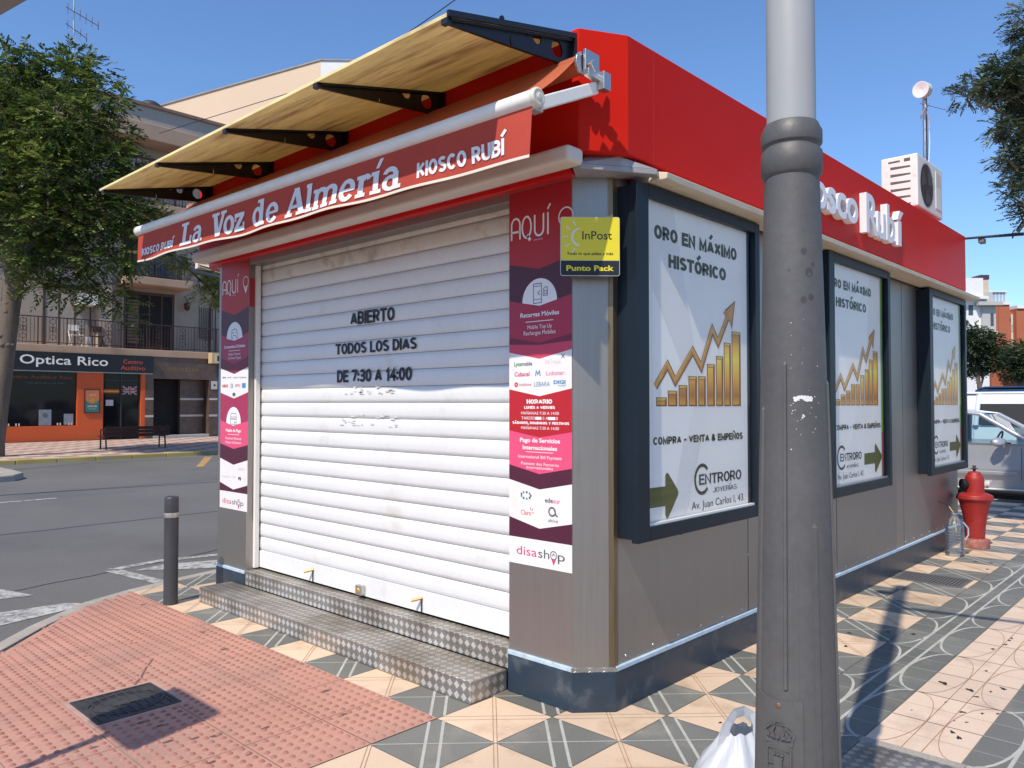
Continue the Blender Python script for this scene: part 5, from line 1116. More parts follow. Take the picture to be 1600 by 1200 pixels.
lv_.frect(FL, -.13, 4.115, -.07, 4.15, .0006, 0); lv_.frect(FL, -.285, 4.12, -.17, 4.14, .0006, 0)
lv_.build("louvre", [M("louvre_dark_gap", (.10, .085, .07), .6), ac_w], AC)
pn = MB(); pn.fprism(FA, [(6.12, 3.72), (6.33, 3.72), (6.33, 4.13), (6.12, 4.13)], -.002, .005); pn.build("service_panel", ac_w, AC, bevel=.003)
lb = MB(); lb.frect(FA, 6.14, 3.97, 6.31, 4.11, .0062, 0); lb.text(FA, "AC", 6.17, 3.85, 6.26, .035, .0062) if False else None
lb.build("rating_label", M("faded_label", (.66, .56, .52), .6), AC)
ft = MB()
for x in (5.62, 6.20): ft.box(x, .02, 3.491, x + .06, .34, 3.545); ft.box(x + .01, .05, 3.545, x + .05, .31, 3.634)
build_each(ft, "mounting_foot", M("salmon_rubber_foot", (.52, .22, .15), .7, 0, var=.15), AC, bevel=.004)
MX, MY = 6.99, .33
MS = thing("antenna_mast", "grey steel mast with a small dish antenna behind the air conditioner", "antenna", (MX - .1, MY, 3.49))
m_ = MB(); m_.tube([(MX, MY, 3.49), (MX, MY, 5.385)], .026, 12); m_.build("mast_pole", dull_metal, MS)
yg = MB(); b0, b1 = Vector((MX - .02, MY - .03, 5.16)), Vector((MX - .95, MY - .22, 4.74)); yg.tube([b0, b1], .013, 6)
for i in range(9):
    p = b0.lerp(b1, .14 + .84 * i / 8); l = .085 - .003 * i; d = Vector((.2, -.35, .9)).normalized(); yg.tube([p - d * l, p + d * l], .0032, 5)
d = Vector((.9, -.35, 0)).normalized(); p = b0 + Vector((.0, 0, .01)); yg.tube([p - d * .12, p + d * .36], .004, 5)
yg.build("rod_antenna", M("dull_rod_metal", (.42, .38, .34), .5, .6), MS)
ds = MB(); ds.lathe((MX - .06, MY - .03, 5.33), [(.0, .0), (.055, .0), (.085, .02), (.090, .03), (.095, .13), (.095, .145), (.086, .145), (.0, .130)], 28, axis=(-.97, .14, -.12), smooth=False); ds.build("dish_antenna", white_alu, MS)
dc = MB(); dc.box(MX - .09, MY - .04, 5.30, MX + .03, MY + .03, 5.36); dc.build("dish_clamp", dull_metal, MS, bevel=.005)
ca = MB(); ca.tube([(MX - .12, MY - .03, 5.2), (MX - .15, MY - .05, 5.08), (MX - .03, MY - .05, 5.0), (MX - .04, MY - .06, 4.7), (MX - .07, MY - .05, 4.4), (MX - .05, MY - .04, 4.1)], .006, 6); ca.build("antenna_cable", white_alu, MS)
cbm = M("black_cable", (.015, .015, .03), .6)
for k, (z1, y1) in enumerate(((3.49, -9.0), (3.44, -9.0))):
    c1 = MB(); p, q = Vector((FX + .05, -.1, 3.475 + .0 * k)), Vector((9.5, y1, z1 + .15 - .12 * k))
    c1.tube([p.lerp(q, i / 12) - Vector((0, 0, .10 * (1 + k) * math.sin(math.pi * i / 12) * .25)) for i in range(13)], .014 - .004 * k, 6)
    tag(c1.build("cable", cbm), ["thicker black cable leaving the far roof corner to the right", "thinner black cable just below the thicker one at the far roof corner"][k], "cable", "black cables at the far roof corner")
jb = MB(); jb.obox((FX + .17, -.27, 3.445), (.06, 0, 0), (0, .03, 0), (0, 0, .03)); tag(jb.build("junction_box", M("grey_junction_box", (.16, .16, .17), .5), bevel=.012), "small grey junction box hanging on the cable at the far roof corner", "junction box")

# ================================================================== BUILDING ACROSS THE ROAD
YB = 32.2
stucco = M("beige_stucco", (.40, .33, .26), .85, 0, var=.10, vs=.5, fine=.08, fs=25, bump=.1, bs=40, col2=(.30, .24, .19), c2amt=.25, c2s=.4)
stucco_g = M("grey_roughcast", (.36, .33, .29), .9, 0, var=.10, vs=.4, fine=.12, fs=30, bump=.15, bs=50)
band_m = M("tan_band", (.42, .29, .20), .8, 0, var=.12, vs=.8, col2=(.30, .20, .14), c2amt=.25, c2s=1)
orange = M("orange_shop_paint", (.58, .095, .018), .5, 0, var=.06, vs=.8)
granite = M("brown_granite", (.105, .068, .052), .3, 0, var=.25, vs=4, fine=.3, fs=22)
dark_glass = M("dark_shop_glass", (.008, .009, .011), .05, 0, var=0, spec=.22)
black_sign = M("black_sign_panel", (.010, .010, .016), .35, 0, var=0)
dark_in = M("dark_interior", (.012, .010, .010), .8, 0, var=.2)
wood_m = M("brown_door_wood", (.085, .050, .035), .6, 0, var=.2, vs=2, stretch=(6, 6, 1))
iron = M("wrought_iron", (.050, .026, .024), .55, 0, var=.1)
curtain = M("pale_curtain", (.38, .33, .28), .8, 0, var=.15, vs=5, stretch=(10, 10, .5))
AB = thing("apartment_building", "beige apartment building with balconies above an orange shop across the road", "building", (8, 36, 0))
FB = SIDE(YB)
w1 = MB()     # ground floor masses
w1.box(-9, YB + 1.06, .0, 16.6, 46, 3.62); w1.box(-9, YB + 1.05, 3.62, 16.6, 46, 14.0); w1.build("wall", stucco, AB)
og = MB(); og.box(7.90, YB, .09, 8.90, YB + .29, 2.86); og.box(4.6, YB, .09, 7.90, YB + .29, .70); og.box(10.42, YB, .09, 10.60, YB + .29, 2.86); og.box(-2, YB, .09, 4.55, YB + .29, 2.86); build_each(og, "shopfront_panel", orange, AB, bevel=.01)
gz = MB(); gz.box(4.6, YB + .10, .70, 7.90, YB + .2, 2.86); sw_ = gz.build("shop_window", dark_glass, AB)
wi = MB(); Fw = SIDE(YB + .098); wi.frect(Fw, 6.55, .72, 7.0, 1.35, .001, 0); wi.frect(Fw, 7.45, .74, 7.8, 1.18, .001, 0); wi.disc(Fw, 6.78, 1.12, .10, .003, 1, 16)
for x in (5.5, 5.75, 5.85, 7.2, 7.3, 7.62, 7.72): wi.frect(Fw, x, .72, x + .05, .82, .002, 2)
build_each(wi, "window_poster", [M("window_poster_blue_grey", (.20, .24, .27), .6, 0, var=.2, vs=6), M("window_print_grey", (.10, .11, .12), .6), M("window_tag_white", (.6, .58, .52), .6), M("dark_orange_print", (.18, .05, .02), .6)], AB); wi = MB()
wi.text(Fw, "Centro Auditivo Rico", 5.35, 2.58, 7.75, .13, .002, bold=.02, mi=3); wi.text(Fw, "Todo para oír y ver bien", 6.05, 2.38, 7.45, .07, .002, mi=1)
build_each(wi, "window_lettering", [MATS["window_poster_blue_grey"], MATS["window_print_grey"], MATS["window_tag_white"], MATS["dark_orange_print"]], AB)
dd = MB(); dd.box(8.90, YB + .15, .09, 10.42, YB + .28, 2.86); dd.build("shop_door", dark_glass, AB)
df = MB()
for x in (8.9, 9.62, 10.37): df.box(x, YB + .11, .09, x + .05, YB + .149, 2.86)
df.box(8.95, YB + .112, 2.55, 10.37, YB + .149, 2.60); df.build("door_frame", M("dark_door_frame", (.03, .03, .032), .4), AB)
Fd = SIDE(YB + .148); dp_ = MB()
dp_.frect(Fd, 8.96, 2.02, 9.58, 2.20, .002, 0); dp_.frect(Fd, 8.96, 2.07, 9.58, 2.15, .004, 1); dp_.frect(Fd, 9.05, 1.50, 9.35, 1.75, .002, 2)
fx0, fx1, fz0, fz1 = 9.72, 10.30, 1.98, 2.32
for a, b in (((fx0, fz0), (fx1, fz1)), ((fx0, fz1), (fx1, fz0))): dp_.stroke(Fd, [a, b], .06, .003, 2); dp_.stroke(Fd, [a, b], .02, .006, 0)
dp_.stroke(Fd, [((fx0 + fx1) / 2, fz0), ((fx0 + fx1) / 2, fz1)], .12, .008, 2); dp_.stroke(Fd, [(fx0, (fz0 + fz1) / 2), (fx1, (fz0 + fz1) / 2)], .10, .009, 2)
dp_.stroke(Fd, [((fx0 + fx1) / 2, fz0), ((fx0 + fx1) / 2, fz1)], .06, .011, 0); dp_.stroke(Fd, [(fx0, (fz0 + fz1) / 2), (fx1, (fz0 + fz1) / 2)], .05, .012, 0)
dp_.build("door_stickers", [M("sticker_red", (.35, .03, .03), .6), M("sticker_yellow", (.5, .36, .03), .6), M("sticker_white", (.5, .5, .5), .6)], AB)
gn = MB(); gn.box(10.60, YB, .09, 10.95, YB + .29, 3.62); gn.box(10.95, YB, 2.68, 13.45, YB + .29, 3.62); gn.box(13.45, YB, .09, 13.85, YB + .29, 3.62); gn.box(12.35, YB + .55, .09, 13.45, YB + .8, 2.68); gn.build("portal_granite", granite, AB)
gs_ = MB()
for z in (1.75, 1.0):
    for a, b, y in ((10.60, 10.95, YB - .006), (13.45, 13.85, YB - .006), (12.35, 13.445, YB + .544)): gs_.box(a, y, z, b, y + .05, z + .09)
gs_.box(10.95, YB - .05, .09, 13.45, YB + .5, .20); build_each(gs_, "portal_trim", M("pale_marble_trim", (.50, .48, .45), .4, 0, var=.1), AB)
pdk = MB(); pdk.box(10.96, YB + .9, .09, 13.44, YB + 1.0, 2.67); pdk.box(10.951, YB + .295, .2, 12.34, YB + .9, 2.67) if False else None; pdk.build("portal_door", dark_in, AB)
pt = MB(); pt.block(SIDE(YB), "EDE. HUELVA", 11.55, 3.02, 12.95, .16, .12, .004, 0); pt.build("portal_lettering", M("bronze_letters", (.30, .17, .06), .4, .5), AB)
bf = MB(); bf.box(13.87, YB - .02, .09, 14.25, YB + .3, 3.3); bf.box(14.25, YB + .1, .09, 16.6, YB + .25, 3.3, 1); bf.build("blue_shop_frame", [M("blue_frame_paint", (.03, .13, .36), .4), dark_glass], AB)
# first floor balcony the whole width
sb = MB(); sb.box(-9, YB - .05, 3.63, 16.6, YB + 1.1, 3.93); sb.build("balcony_slab", band_m, AB, bevel=.02)
def railing(x0, x1, y, z, hgt, y2=None):
    r = MB(); r.box(x0, y, z + hgt - .04, x1, y + .05, z + hgt); r.box(x0, y + .01, z + .08, x1, y + .04, z + .11)
    n = int((x1 - x0) / .13); k = 0
    for i in range(n + 1):
        x = x0 + (x1 - x0) * i / n; r.box(x - .008, y + .017, z + .08, x + .008, y + .033, z + hgt - .03); 
        if i % 8 == 0: r.box(x - .018, y + .006, z, x + .018, y + .044, z + hgt)
        if i % 8 == 4:
            f = SIDE(y + .01)
            for b in (z + hgt * .28, z + hgt * .55, z + hgt * .82): r.arc(f, x, b, .105, .022, 0, 360, .002, 0, 12)
            r.arc(f, x - .13, z + hgt * .55, .12, .02, -90, 90, .003, 0, 8); r.arc(f, x + .13, z + hgt * .55, .12, .02, 90, 270, .003, 0, 8)
    return r
railing(-4, 16.4, YB, 3.93, 1.12).build("balcony_railing", iron, AB)
op = MB()
YW = YB + 1.05
openings = [(6.9, 9.3, 3.95, 6.55), (10.05, 12.25, 3.95, 6.55), (13.9, 15.2, 3.95, 6.3), (9.9, 12.3, 7.2, 9.6), (13.6, 15, 7.2, 9.4), (5.6, 8.2, 7.2, 9.6), (9.9, 12.3, 10.4, 12.6), (13.4, 15.2, 10.4, 12.6), (5.6, 8.2, 10.4, 12.6), (0, 3, 3.95, 6.5), (0, 3, 7.2, 9.6)]
def opening(x0, x1, z0, z1, kind):
    f = MB(); d = .0
    for a, b in ((x0, x0 + .10), (x1 - .10, x1)): f.box(a, YW - .03, z0, b, YW + .002, z1)
    f.box(x0 + .1, YW - .03, z1 - .12, x1 - .1, YW + .002, z1); f.box(x0 + .1, YW - .012, z0, x1 - .1, YW - .008, z1 - .12, 1)
    xm = (x0 + x1) / 2
    for i in range(1, 4): x = x0 + (x1 - x0) * i / 4; f.box(x - .03, YW - .022, z0, x + .03, YW - .013, z1 - .12)
    if kind: 
        for i in range(14): z = z0 + .3 + i * .14; f.box(x0 + .16, YW - .026, z, x0 + .16 + (x1 - x0) * .22, YW - .014, z + .1, 2)
    return f
for i, (a, b, c, d_) in enumerate(openings): opening(a, b, c, d_, i % 3 == 1).build("balcony_window", [wood_m, dark_in if i % 2 else curtain, M("slatted_shutter", (.20, .14, .09), .7) if "slatted_shutter" not in MATS else MATS["slatted_shutter"]], AB)
rv_ = MB(); rv_.box(9.95, YW - .05, 3.93, 10.04, YW + .01, 6.6); rv_.box(12.26, YW - .05, 3.93, 12.36, YW + .01, 6.6); rv_.box(8.9, YW - .45, 3.94, 9.4, YW - .001, 7.2); build_each(rv_, "wall_pier", stucco, AB)
s2 = MB(); s2.box(9.75, YB - .25, 6.72, 12.55, YB + 1.06, 7.05); s2.build("balcony_slab", band_m, AB, bevel=.02); railing(9.85, 12.45, YB - .2, 7.05, 1.05).build("balcony_railing", iron, AB)
bl2 = MB()
for k in range(8): bl2.box(10.2 + k * .24, YB - .08, 7.1, 10.2 + k * .24 + .2, YB - .06, 8.0)
bl2.build("balcony_screen", M("blue_grey_screen", (.045, .075, .10), .7, 0, var=.2), AB)
for z0 in (10.0,):
    s3 = MB(); s3.box(9.75, YB - .25, z0, 12.55, YB + 1.06, z0 + .3); s3.build("balcony_slab", band_m, AB, bevel=.02); railing(9.85, 12.45, YB - .2, z0 + .3, 1.05).build("balcony_railing", iron, AB)
    s3 = MB(); s3.box(4.8, YB - .05, z0, 9.2, YB + 1.06, z0 + .3); s3.build("balcony_slab", band_m, AB, bevel=.02); railing(4.9, 9.1, YB, z0 + .3, 1.05).build("balcony_railing", iron, AB)
pa = MB(); pa.box(-9, YB - .15, 13.05, 16.6, YB + 1.05, 13.75); pa.build("eaves_band", band_m, AB, bevel=.03)
pb_ = MB(); pb_.box(-9, YB + .02, 13.752, 16.55, YB + 1.0, 14.5); pb_.build("parapet", stucco_g, AB)
pc = MB(); pc.box(-9, YB - .08, 14.502, 16.62, YB + 1.1, 14.64); pc.build("parapet_coping", M("brown_coping_tiles", (.22, .14, .10), .8, 0, var=.2), AB)
ch = MB(); ch.lathe((12.2, 36, 0), [(.42, 13.9), (.42, 15.4), (.46, 15.42), (.46, 15.55), (.42, 15.57), (.42, 15.7), (.46, 15.72), (.46, 15.86)], 20, 0); ch.lathe((12.2, 36, 0), [(.55, 15.90), (.55, 15.98), (.30, 16.18), (0, 16.25)], 20, 1)
ch.build("chimney", [M("cream_chimney", (.52, .42, .31), .8, 0, var=.15), M("dark_chimney_cap", (.03, .035, .045), .6)], AB)
roof = MB(); roof.box(-9, YB + 1.06, 14.0, 16.6, 46, 14.1); roof.build("roof", stucco_g, AB)
ln_ = MB(); ln_.tube([(12.75, YW - .25, 6.3), (12.75, YW, 6.55)], .02, 6); ln_.lathe((12.75, YW - .25, 5.85), [(.03, 0), (.12, .08), (.15, .30), (.05, .42), (.02, .46)], 8); ln_.build("wall_lantern", iron, AB)
gri = MB()
for i in range(8): gri.box(13.42 + i * .09, YW - .06, 4.6, 13.44 + i * .09, YW - .04, 6.1)
gri.build("window_grille", iron, AB)
ac2 = MB(); ac2.box(8.05, YB + .55, 5.75, 8.85, YB + 1.0, 6.3); ac2.box(8.0, YB + .5, 5.68, 8.9, YB + 1.05, 5.74); tag(ac2.build("air_conditioner", ac_w, bevel=.02), "old air conditioner box on the balcony wall behind the street tree", "air conditioner")

S1 = thing("shop_sign", "long black shop sign with white and orange lettering over the orange shop", "sign", (8, YB, 3.2))
sg = MB(); sg.box(4.7, YB - .14, 2.90, 10.88, YB - .002, 3.615); sg.build("sign_panel", black_sign, S1); 
sgl = MB(); f1 = SIDE(YB - .141); sgl.text(f1, "Optica Rico", 5.80, 3.155, 9.02, .34, .004, bold=.012); sgl.build("sign_lettering", white_print, S1)
sg2 = MB(); sg2.text(f1, "Centro", 9.62, 3.28, 10.42, .17, .004, bold=.012); sg2.text(f1, "Auditivo", 9.52, 3.02, 10.52, .17, .004, bold=.012); sg2.build("sign_lettering", M("orange_sign_print", (.50, .07, .025), .5), S1)
st3 = MB(); st3.box(4.7, YB - .05, 2.862, 10.88, YB - .001, 2.898); st3.build("sign_rail", dull_metal, S1)
S2 = thing("shop_sign", "small yellowish ESTUDIO sign box at the right end of the far balcony", "sign", (14, YB, 3.6))
s = MB(); s.box(13.35, YB - .45, 3.42, 15.6, YB - .08, 3.90); s.build("sign_box", M("cream_sign_box", (.55, .42, .24), .5, 0, var=.08), S2, bevel=.01)
s = MB(); s.frect(SIDE(YB - .451), 13.47, 3.46, 15.5, 3.86, .002, 1); s.block(SIDE(YB - .451), "ESTUDIO", 13.6, 3.53, 15.3, .25, .24, .005, 0); s.build("sign_lettering", [black_txt, M("pale_sign_face", (.62, .55, .38), .5)], S2)
PO = thing("poster_frame", "framed orange and green poster on the orange shop wall", "poster", (8.5, YB, 1.8))
p = MB(); p.box(8.16, YB - .05, 1.20, 8.76, YB - .001, 2.18); p.build("frame", M("dark_brown_frame", (.06, .02, .015), .5), PO)
p = MB(); f = SIDE(YB - .0505); p.frect(f, 8.20, 1.24, 8.72, 2.14, .001, 0); p.fpoly(f, [(8.20, 1.24), (8.72, 1.24), (8.72, 1.75), (8.60, 1.62), (8.46, 1.56), (8.32, 1.62), (8.20, 1.75)], .003, 1); p.disc(f, 8.46, 1.72, .10, .005, 2, 12)
p.text(f, "VERANO", 8.34, 1.92, 8.60, .06, .005, mi=3); p.text(f, "HASTA 50%", 8.28, 1.45, 8.64, .07, .005, bold=.03, mi=3); p.text(f, "DESCUENTO", 8.32, 1.36, 8.60, .03, .005, mi=3)
p.build("poster_print", [M("poster_salmon", (.50, .17, .07), .5), M("poster_teal", (.03, .16, .15), .5), M("poster_gold", (.5, .25, .04), .5), M("poster_cream", (.65, .58, .42), .5)], PO)
NP = MB(); NP.box(13.55, YB - .02, 2.25, 13.83, YB - .001, 2.62); NP.disc(SIDE(YB - .021), 13.69, 2.44, .05, .002, 1, 12); tag(NP.build("notice_plate", [M("notice_white", (.55, .54, .5), .5), black_txt]), "small white notice plate on the brown granite beside the blue frame", "sign")
ANT = thing("antenna", "tall roof television antenna above the street tree", "antenna", (8.77, 36, 14))
a = MB(); a.tube([(8.77, 36, 14.1), (8.77, 36, 20.2)], .035, 8); a.build("mast_pole", dull_metal, ANT)
a = MB()
for z0, L_, n_, wd in ((19.35, 1.1, 5, .55), (18.6, .6, 3, .45)):
    a.tube([(8.4, 35.9, z0 + .05), (8.77 + L_, 36.2, z0 - .2)], .02, 5)
    for i in range(n_): 
        x = 8.5 + (L_ + .25) * i / n_; y = 35.93 + .05 * i; z = z0 + .03 - .22 * i / n_; a.tube([(x - wd * .3, y - wd, z), (x + wd * .3, y + wd, z)], .012, 4)
    a.tube([(8.77 + L_, 36.2, z0 - .2 - .18), (8.77 + L_, 36.2, z0 + .02)], .02, 4)
a.build("antenna_rods", M("antenna_rod_metal", (.20, .16, .16), .5, .5), ANT)
a = MB()
for q in ((-2.2, .3, -4.4), (2.6, .2, -4.4), (.3, 2.5, -4.4)): a.tube([(8.77, 36, 18.6), (8.77 + q[0], 36 + q[1], 14.2)], .006, 4)
a.build("guy_wire", M("guy_wire_grey", (.25, .27, .3), .5), ANT)
# balcony chairs and a bucket
for i, (x, lab) in enumerate(((7.95, "pale folding chair at the left of the balcony bucket"), (8.75, "dark folding chair at the right of the balcony bucket"))):
    c = MB(); s_ = -1 if i == 0 else 1
    for dx in (-.2, .2): c.tube([(x + dx, YB + .25, 3.93), (x + dx + .08 * s_, YB + .55, 4.75)], .018, 5); c.tube([(x + dx, YB + .65, 3.93), (x + dx, YB + .2, 4.42)], .018, 5)
    c.obox((x, YB + .42, 4.40), (.22, 0, 0), (0, .2, 0), (0, 0, .015)); c.obox((x + .05 * s_, YB + .58, 4.72), (.22, 0, 0), (0, .012, 0), (0, 0, .12))
    tag(c.build("folding_chair", [white_alu, iron][i]), lab, "chair", "chairs on the far balcony")
bk = MB(); bk.lathe((8.35, YB + .2, 3.93), [(.12, 0), (.15, .38), (.155, .40), (.145, .40), (.13, .05)], 16); tag(bk.build("bucket", white_alu), "small white bucket on the balcony between two chairs", "bucket")
# bench
BN = thing("bench", "dark brown slatted bench seen from behind on the far pavement", "bench", (7.3, 24.6, .09))
bw = M("dark_bench_wood", (.060, .024, .014), .55, 0, var=.2, vs=3, stretch=(1, 8, 8))
for k in range(3): b = MB(); z = .56 + k * .115; b.obox((7.3, 24.52 - .03 * k, z), (1.06, 0, 0), (0, .018, .0), (0, -.012, .050)); b.build("back_slat", bw, BN, bevel=.006)
for k in range(4): b = MB(); b.box(6.24, 24.58 + k * .115, .50, 8.36, 24.68 + k * .115, .535); b.build("seat_slat", bw, BN, bevel=.006)
for x in (6.32, 8.22):
    b = MB(); b.tube([(x, 24.50, .09), (x, 24.56, .50), (x, 24.44, .87)], .028, 8); b.tube([(x, 25.02, .09), (x, 25.0, .49)], .026, 8); b.tube([(x, 24.56, .49), (x, 25.02, .49)], .022, 8); b.tube([(x, 24.49, .72), (x, 25.0, .74), (x, 25.02, .50)], .018, 8); b.build("side_frame", black_m, BN)

# cream building behind
cream = M("cream_render", (.66, .50, .36), .9, 0, var=.05, vs=.15, col2=(.58, .44, .33), c2amt=.2, c2s=.2); whitewash = M("white_render", (.74, .74, .74), .9, 0, var=.04)
CB = thing("building", "tall blank cream building with a white corner rising behind the roofs", "building", (24, 40, 0))
b = MB(); b.prism([(20.35, 33.88), (21.66, 32.57), (40, 32.57), (40, 50), (17.0, 50), (17.2, 46.6)], 0, 20.2, 0); b.build("wall", [cream], CB)
b = MB(); b.prism([(20.36, 33.86), (21.655, 32.555), (40, 32.56), (40, 32.568), (21.66, 32.568), (20.355, 33.876)], 0, 20.19); b.build("corner_wall", whitewash, CB)
b = MB(); b.prism([(20.3, 33.83), (21.64, 32.49), (40.06, 32.5), (40.06, 50.06), (16.9, 50.06), (17.12, 46.6)], 20.2, 20.28); b.build("roof_edge", M("grey_roof_edge", (.3, .28, .26), .8), CB)
w_ = MB(); pts = [Vector((10.5, 12.21, 12.17)), Vector((11.9, 21, 12.75)), Vector((10.98, 32.0, 13.4))]
w_.tube([pts[0].lerp(pts[1], i / 8) - Vector((0, 0, .15 * math.sin(math.pi * i / 8))) for i in range(9)] + [pts[1].lerp(pts[2], i / 8) for i in range(1, 9)], .014, 5); tag(w_.build("cable", cbm), "thin overhead cable crossing the sky from the beige eaves towards the kiosk", "cable")

# ================================================================== FOLIAGE
leaf_m = [M("tree_leaf_dark", (.056, .098, .025), .55, 0, var=.15, vs=1, island=.35, transl=.22), M("tree_leaf_mid", (.125, .178, .036), .5, 0, var=.15, vs=1, island=.35, transl=.28), M("tree_leaf_pale", (.25, .30, .075), .5, 0, var=.15, vs=1, island=.3, transl=.3)]
bark = M("grey_bark", (.135, .105, .080), .9, 0, var=.2, vs=1.5, fine=.25, fs=12, stretch=(5, 5, .8), bump=.5, bs=8)
def spray(mb, p, d, L, npair, lw, rg, mi):
    """a frond: leaflets in pairs along a short drooping stalk"""
    d = d.normalized(); s = d.cross(Vector((0, 0, 1))); s = s.normalized() if s.length > .1 else Vector((1, 0, 0)); s = (s + Vector((rg.uniform(-.4, .4), rg.uniform(-.4, .4), rg.uniform(-.5, .5)))).normalized()
    vs = []; fs = []
    for k in range(npair + 1):
        t = (k + .6) / (npair + .6); c = p + d * (L * t) + Vector((0, 0, -L * .22 * t * t))
        ll = L * (.42 if k < npair else .34) * (1 - .35 * abs(t - .45)) * rg.uniform(.8, 1.15)
        for sg_ in ((-1, 1) if k < npair else (0,)):
            dv = (d * .75 + s * .8 * sg_ + Vector((0, 0, rg.uniform(-.35, .15)))).normalized(); nv = dv.cross(Vector((rg.uniform(-.5, .5), rg.uniform(-.5, .5), 1))).normalized() * (lw * L)
            b = len(vs); m = c + dv * ll * .5; vs += [c, m + nv, c + dv * ll, m - nv]; fs.append((b, b + 1, b + 2, b + 3))
    mb.add(vs, fs, mi)
def crown(lumps, dens, L, npair, lw, seed, core=None):
    rg = random.Random(seed); mb = MB(); cz = sum(l[2] for l in lumps) / len(lumps)
    for x, y, z, r in lumps:
        n = max(6, int(dens * r * r))
        shade = rg.random()
        for _ in range(n):
            while True:
                v = Vector((rg.uniform(-1, 1), rg.uniform(-1, 1), rg.uniform(-1, 1)))
                if .15 < v.length <= 1: break
            v *= (.55 + .45 * rg.random()) / max(.55, v.length) if rg.random() < .6 else 1
            p = Vector((x, y, z)) + Vector((v.x * r, v.y * r, v.z * r * .78))
            d = Vector((v.x, v.y, v.z * .5)) + Vector((rg.uniform(-.7, .7), rg.uniform(-.7, .7), rg.uniform(-.5, .35)))
            q = rg.random() + (shade - .5) * .5
            mi = 0 if q < .42 else (1 if q < .82 else 2)
            spray(mb, p, d if d.length > .05 else Vector((1, 0, 0)), L * rg.uniform(.7, 1.25), npair, lw, rg, mi)
    return mb
def limbs(mb, base, tips, r0, rg, wob=.12):
    for t, rt in tips:
        a, b = Vector(base), Vector(t); n = 6; pts = []
        for i in range(n + 1):
            k = i / n; p = a.lerp(b, k); l = (b - a).length
            pts.append(p + Vector((rg.uniform(-1, 1), rg.uniform(-1, 1), rg.uniform(-.4, .4))) * wob * l * .18 * math.sin(math.pi * k) + Vector((0, 0, .06 * l * math.sin(math.pi * k))))
        mb.tube(pts, [r0 + (rt - r0) * (i / n) for i in range(n + 1)], 7)
LUMP_L = [(3.34,23.22,10.92,1.0),(4.19,23.05,11.31,0.93),(4.71,21.76,10.92,0.82),(4.96,20.76,10.17,0.54),(3.22,22.18,9.35,1.23),(3.93,20.84,9.21,1.04),(4.96,21.49,9.46,0.82),(2.59,24.02,10.37,1.1),(2.34,23.56,8.57,1.25),(3.05,22.07,7.88,1.13),(3.88,21.18,7.88,1.05),(4.74,20.85,8.09,0.98),(5.44,20.68,8.48,0.54),(3.52,21.56,6.66,0.96),(4.34,21.13,6.73,0.97),(5.18,20.67,7.16,0.9),(5.77,20.63,6.99,0.55),(3.1,22.01,5.79,0.78),(2.59,24.02,6.9,1.1),(4.17,21.61,5.71,0.8),(4.78,20.96,5.71,0.71),(5.44,20.68,6.04,0.63),(6.15,20.67,6.79,0.46),(3.68,22.13,5.09,0.54),(4.36,21.7,4.85,0.5),(5.09,21.36,4.8,0.51),(5.54,21.17,4.46,0.37),(5.77,21.07,4.01,0.24),(3.61,23.66,11.69,0.56),(4.56,22.35,11.6,0.46),(3.43,24.88,7.38,0.77),(5.38,23.24,7.84,0.97),(4.31,24.38,9.6,1.17),(5.53,21.62,9.35,0.47)]
TR = thing("street_tree", "big leafy street tree with a thick grey trunk at the left edge", "tree", (3.1, 23.3, .09))
rg = random.Random(11)
tk = MB(); tk.tube([(2.90, 23.6, .05), (2.95, 23.56, .5), (3.06, 23.48, 1.6), (3.17, 23.38, 2.9), (3.26, 23.29, 4.3), (3.32, 23.24, 5.1)], [.36, .30, .255, .24, .245, .27], 16)
limbs(tk, (3.33, 23.22, 4.9), [((3.38, 23.2, 8.9), .07), ((2.7, 23.7, 7.8), .08), ((4.0, 22.5, 6.6), .09), ((3.0, 23.5, 9.6), .05), ((4.6, 21.9, 6.9), .05)], .17, rg)
for l in LUMP_L[::2]: limbs(tk, (3.38 + .25 * (l[0] - 3.4), 23.2 + .25 * (l[1] - 23.2), 5.4 + .45 * (l[2] - 5.4)), [(l[:3], .015)], .05, rg)
for i in range(14): a = rg.uniform(0, 6.28); tk.lathe((3.20 + .22 * math.cos(a), 23.36 + .22 * math.sin(a), rg.uniform(2.2, 4.8)), [(.0, -.08), (.07, -.03), (.08, .02), (.0, .08)], 7)
tk.build("trunk", bark, TR)
crown(LUMP_L, 225, .42, 5, .078, 3).build("crown", leaf_m, TR)
st_l = MB(); st_l.tube([(4.18, 21.6, 5.55), (4.24, 21.55, 5.85), (4.33, 21.48, 6.12)], [.07, .08, .07], 8); st_l.build("cut_branch_stub", M("pale_cut_wood", (.42, .38, .32), .8), TR)
LUMP_2 = [(4.0,13.3,4.46,0.34),(4.41,13.31,4.43,0.29),(3.69,13.34,4.51,0.21),(4.43,13.58,3.97,0.3),(4.43,13.13,3.83,0.24),(4.4,12.87,4.09,0.24),(5.16,13.52,4.25,0.7),(6.11,13.98,4.99,0.88),(4.11,13.19,5.86,0.12),(4.04,13.26,5.69,0.09),(5.7,14.41,5.44,0.74)]
k_ = 26 / 16; CC = Vector((-3.2, -2.414, 1.6))
LUMP_2 = [(*(CC + (Vector(l[:3]) - CC) * k_), l[3] * k_) for l in LUMP_2]
T2 = thing("street_tree", "bright leafy tree mostly hidden behind the left end of the kiosk", "tree", (11.8, 24.4, .09))
tk = MB(); tk.tube([(11.8, 24.4, .05), (11.7, 24.35, 1.8), (11.6, 24.3, 3.6)], [.2, .16, .14], 10)
for l in LUMP_2: limbs(tk, (11.6, 24.3, 3.5), [(l[:3], .02)], .08, rg)
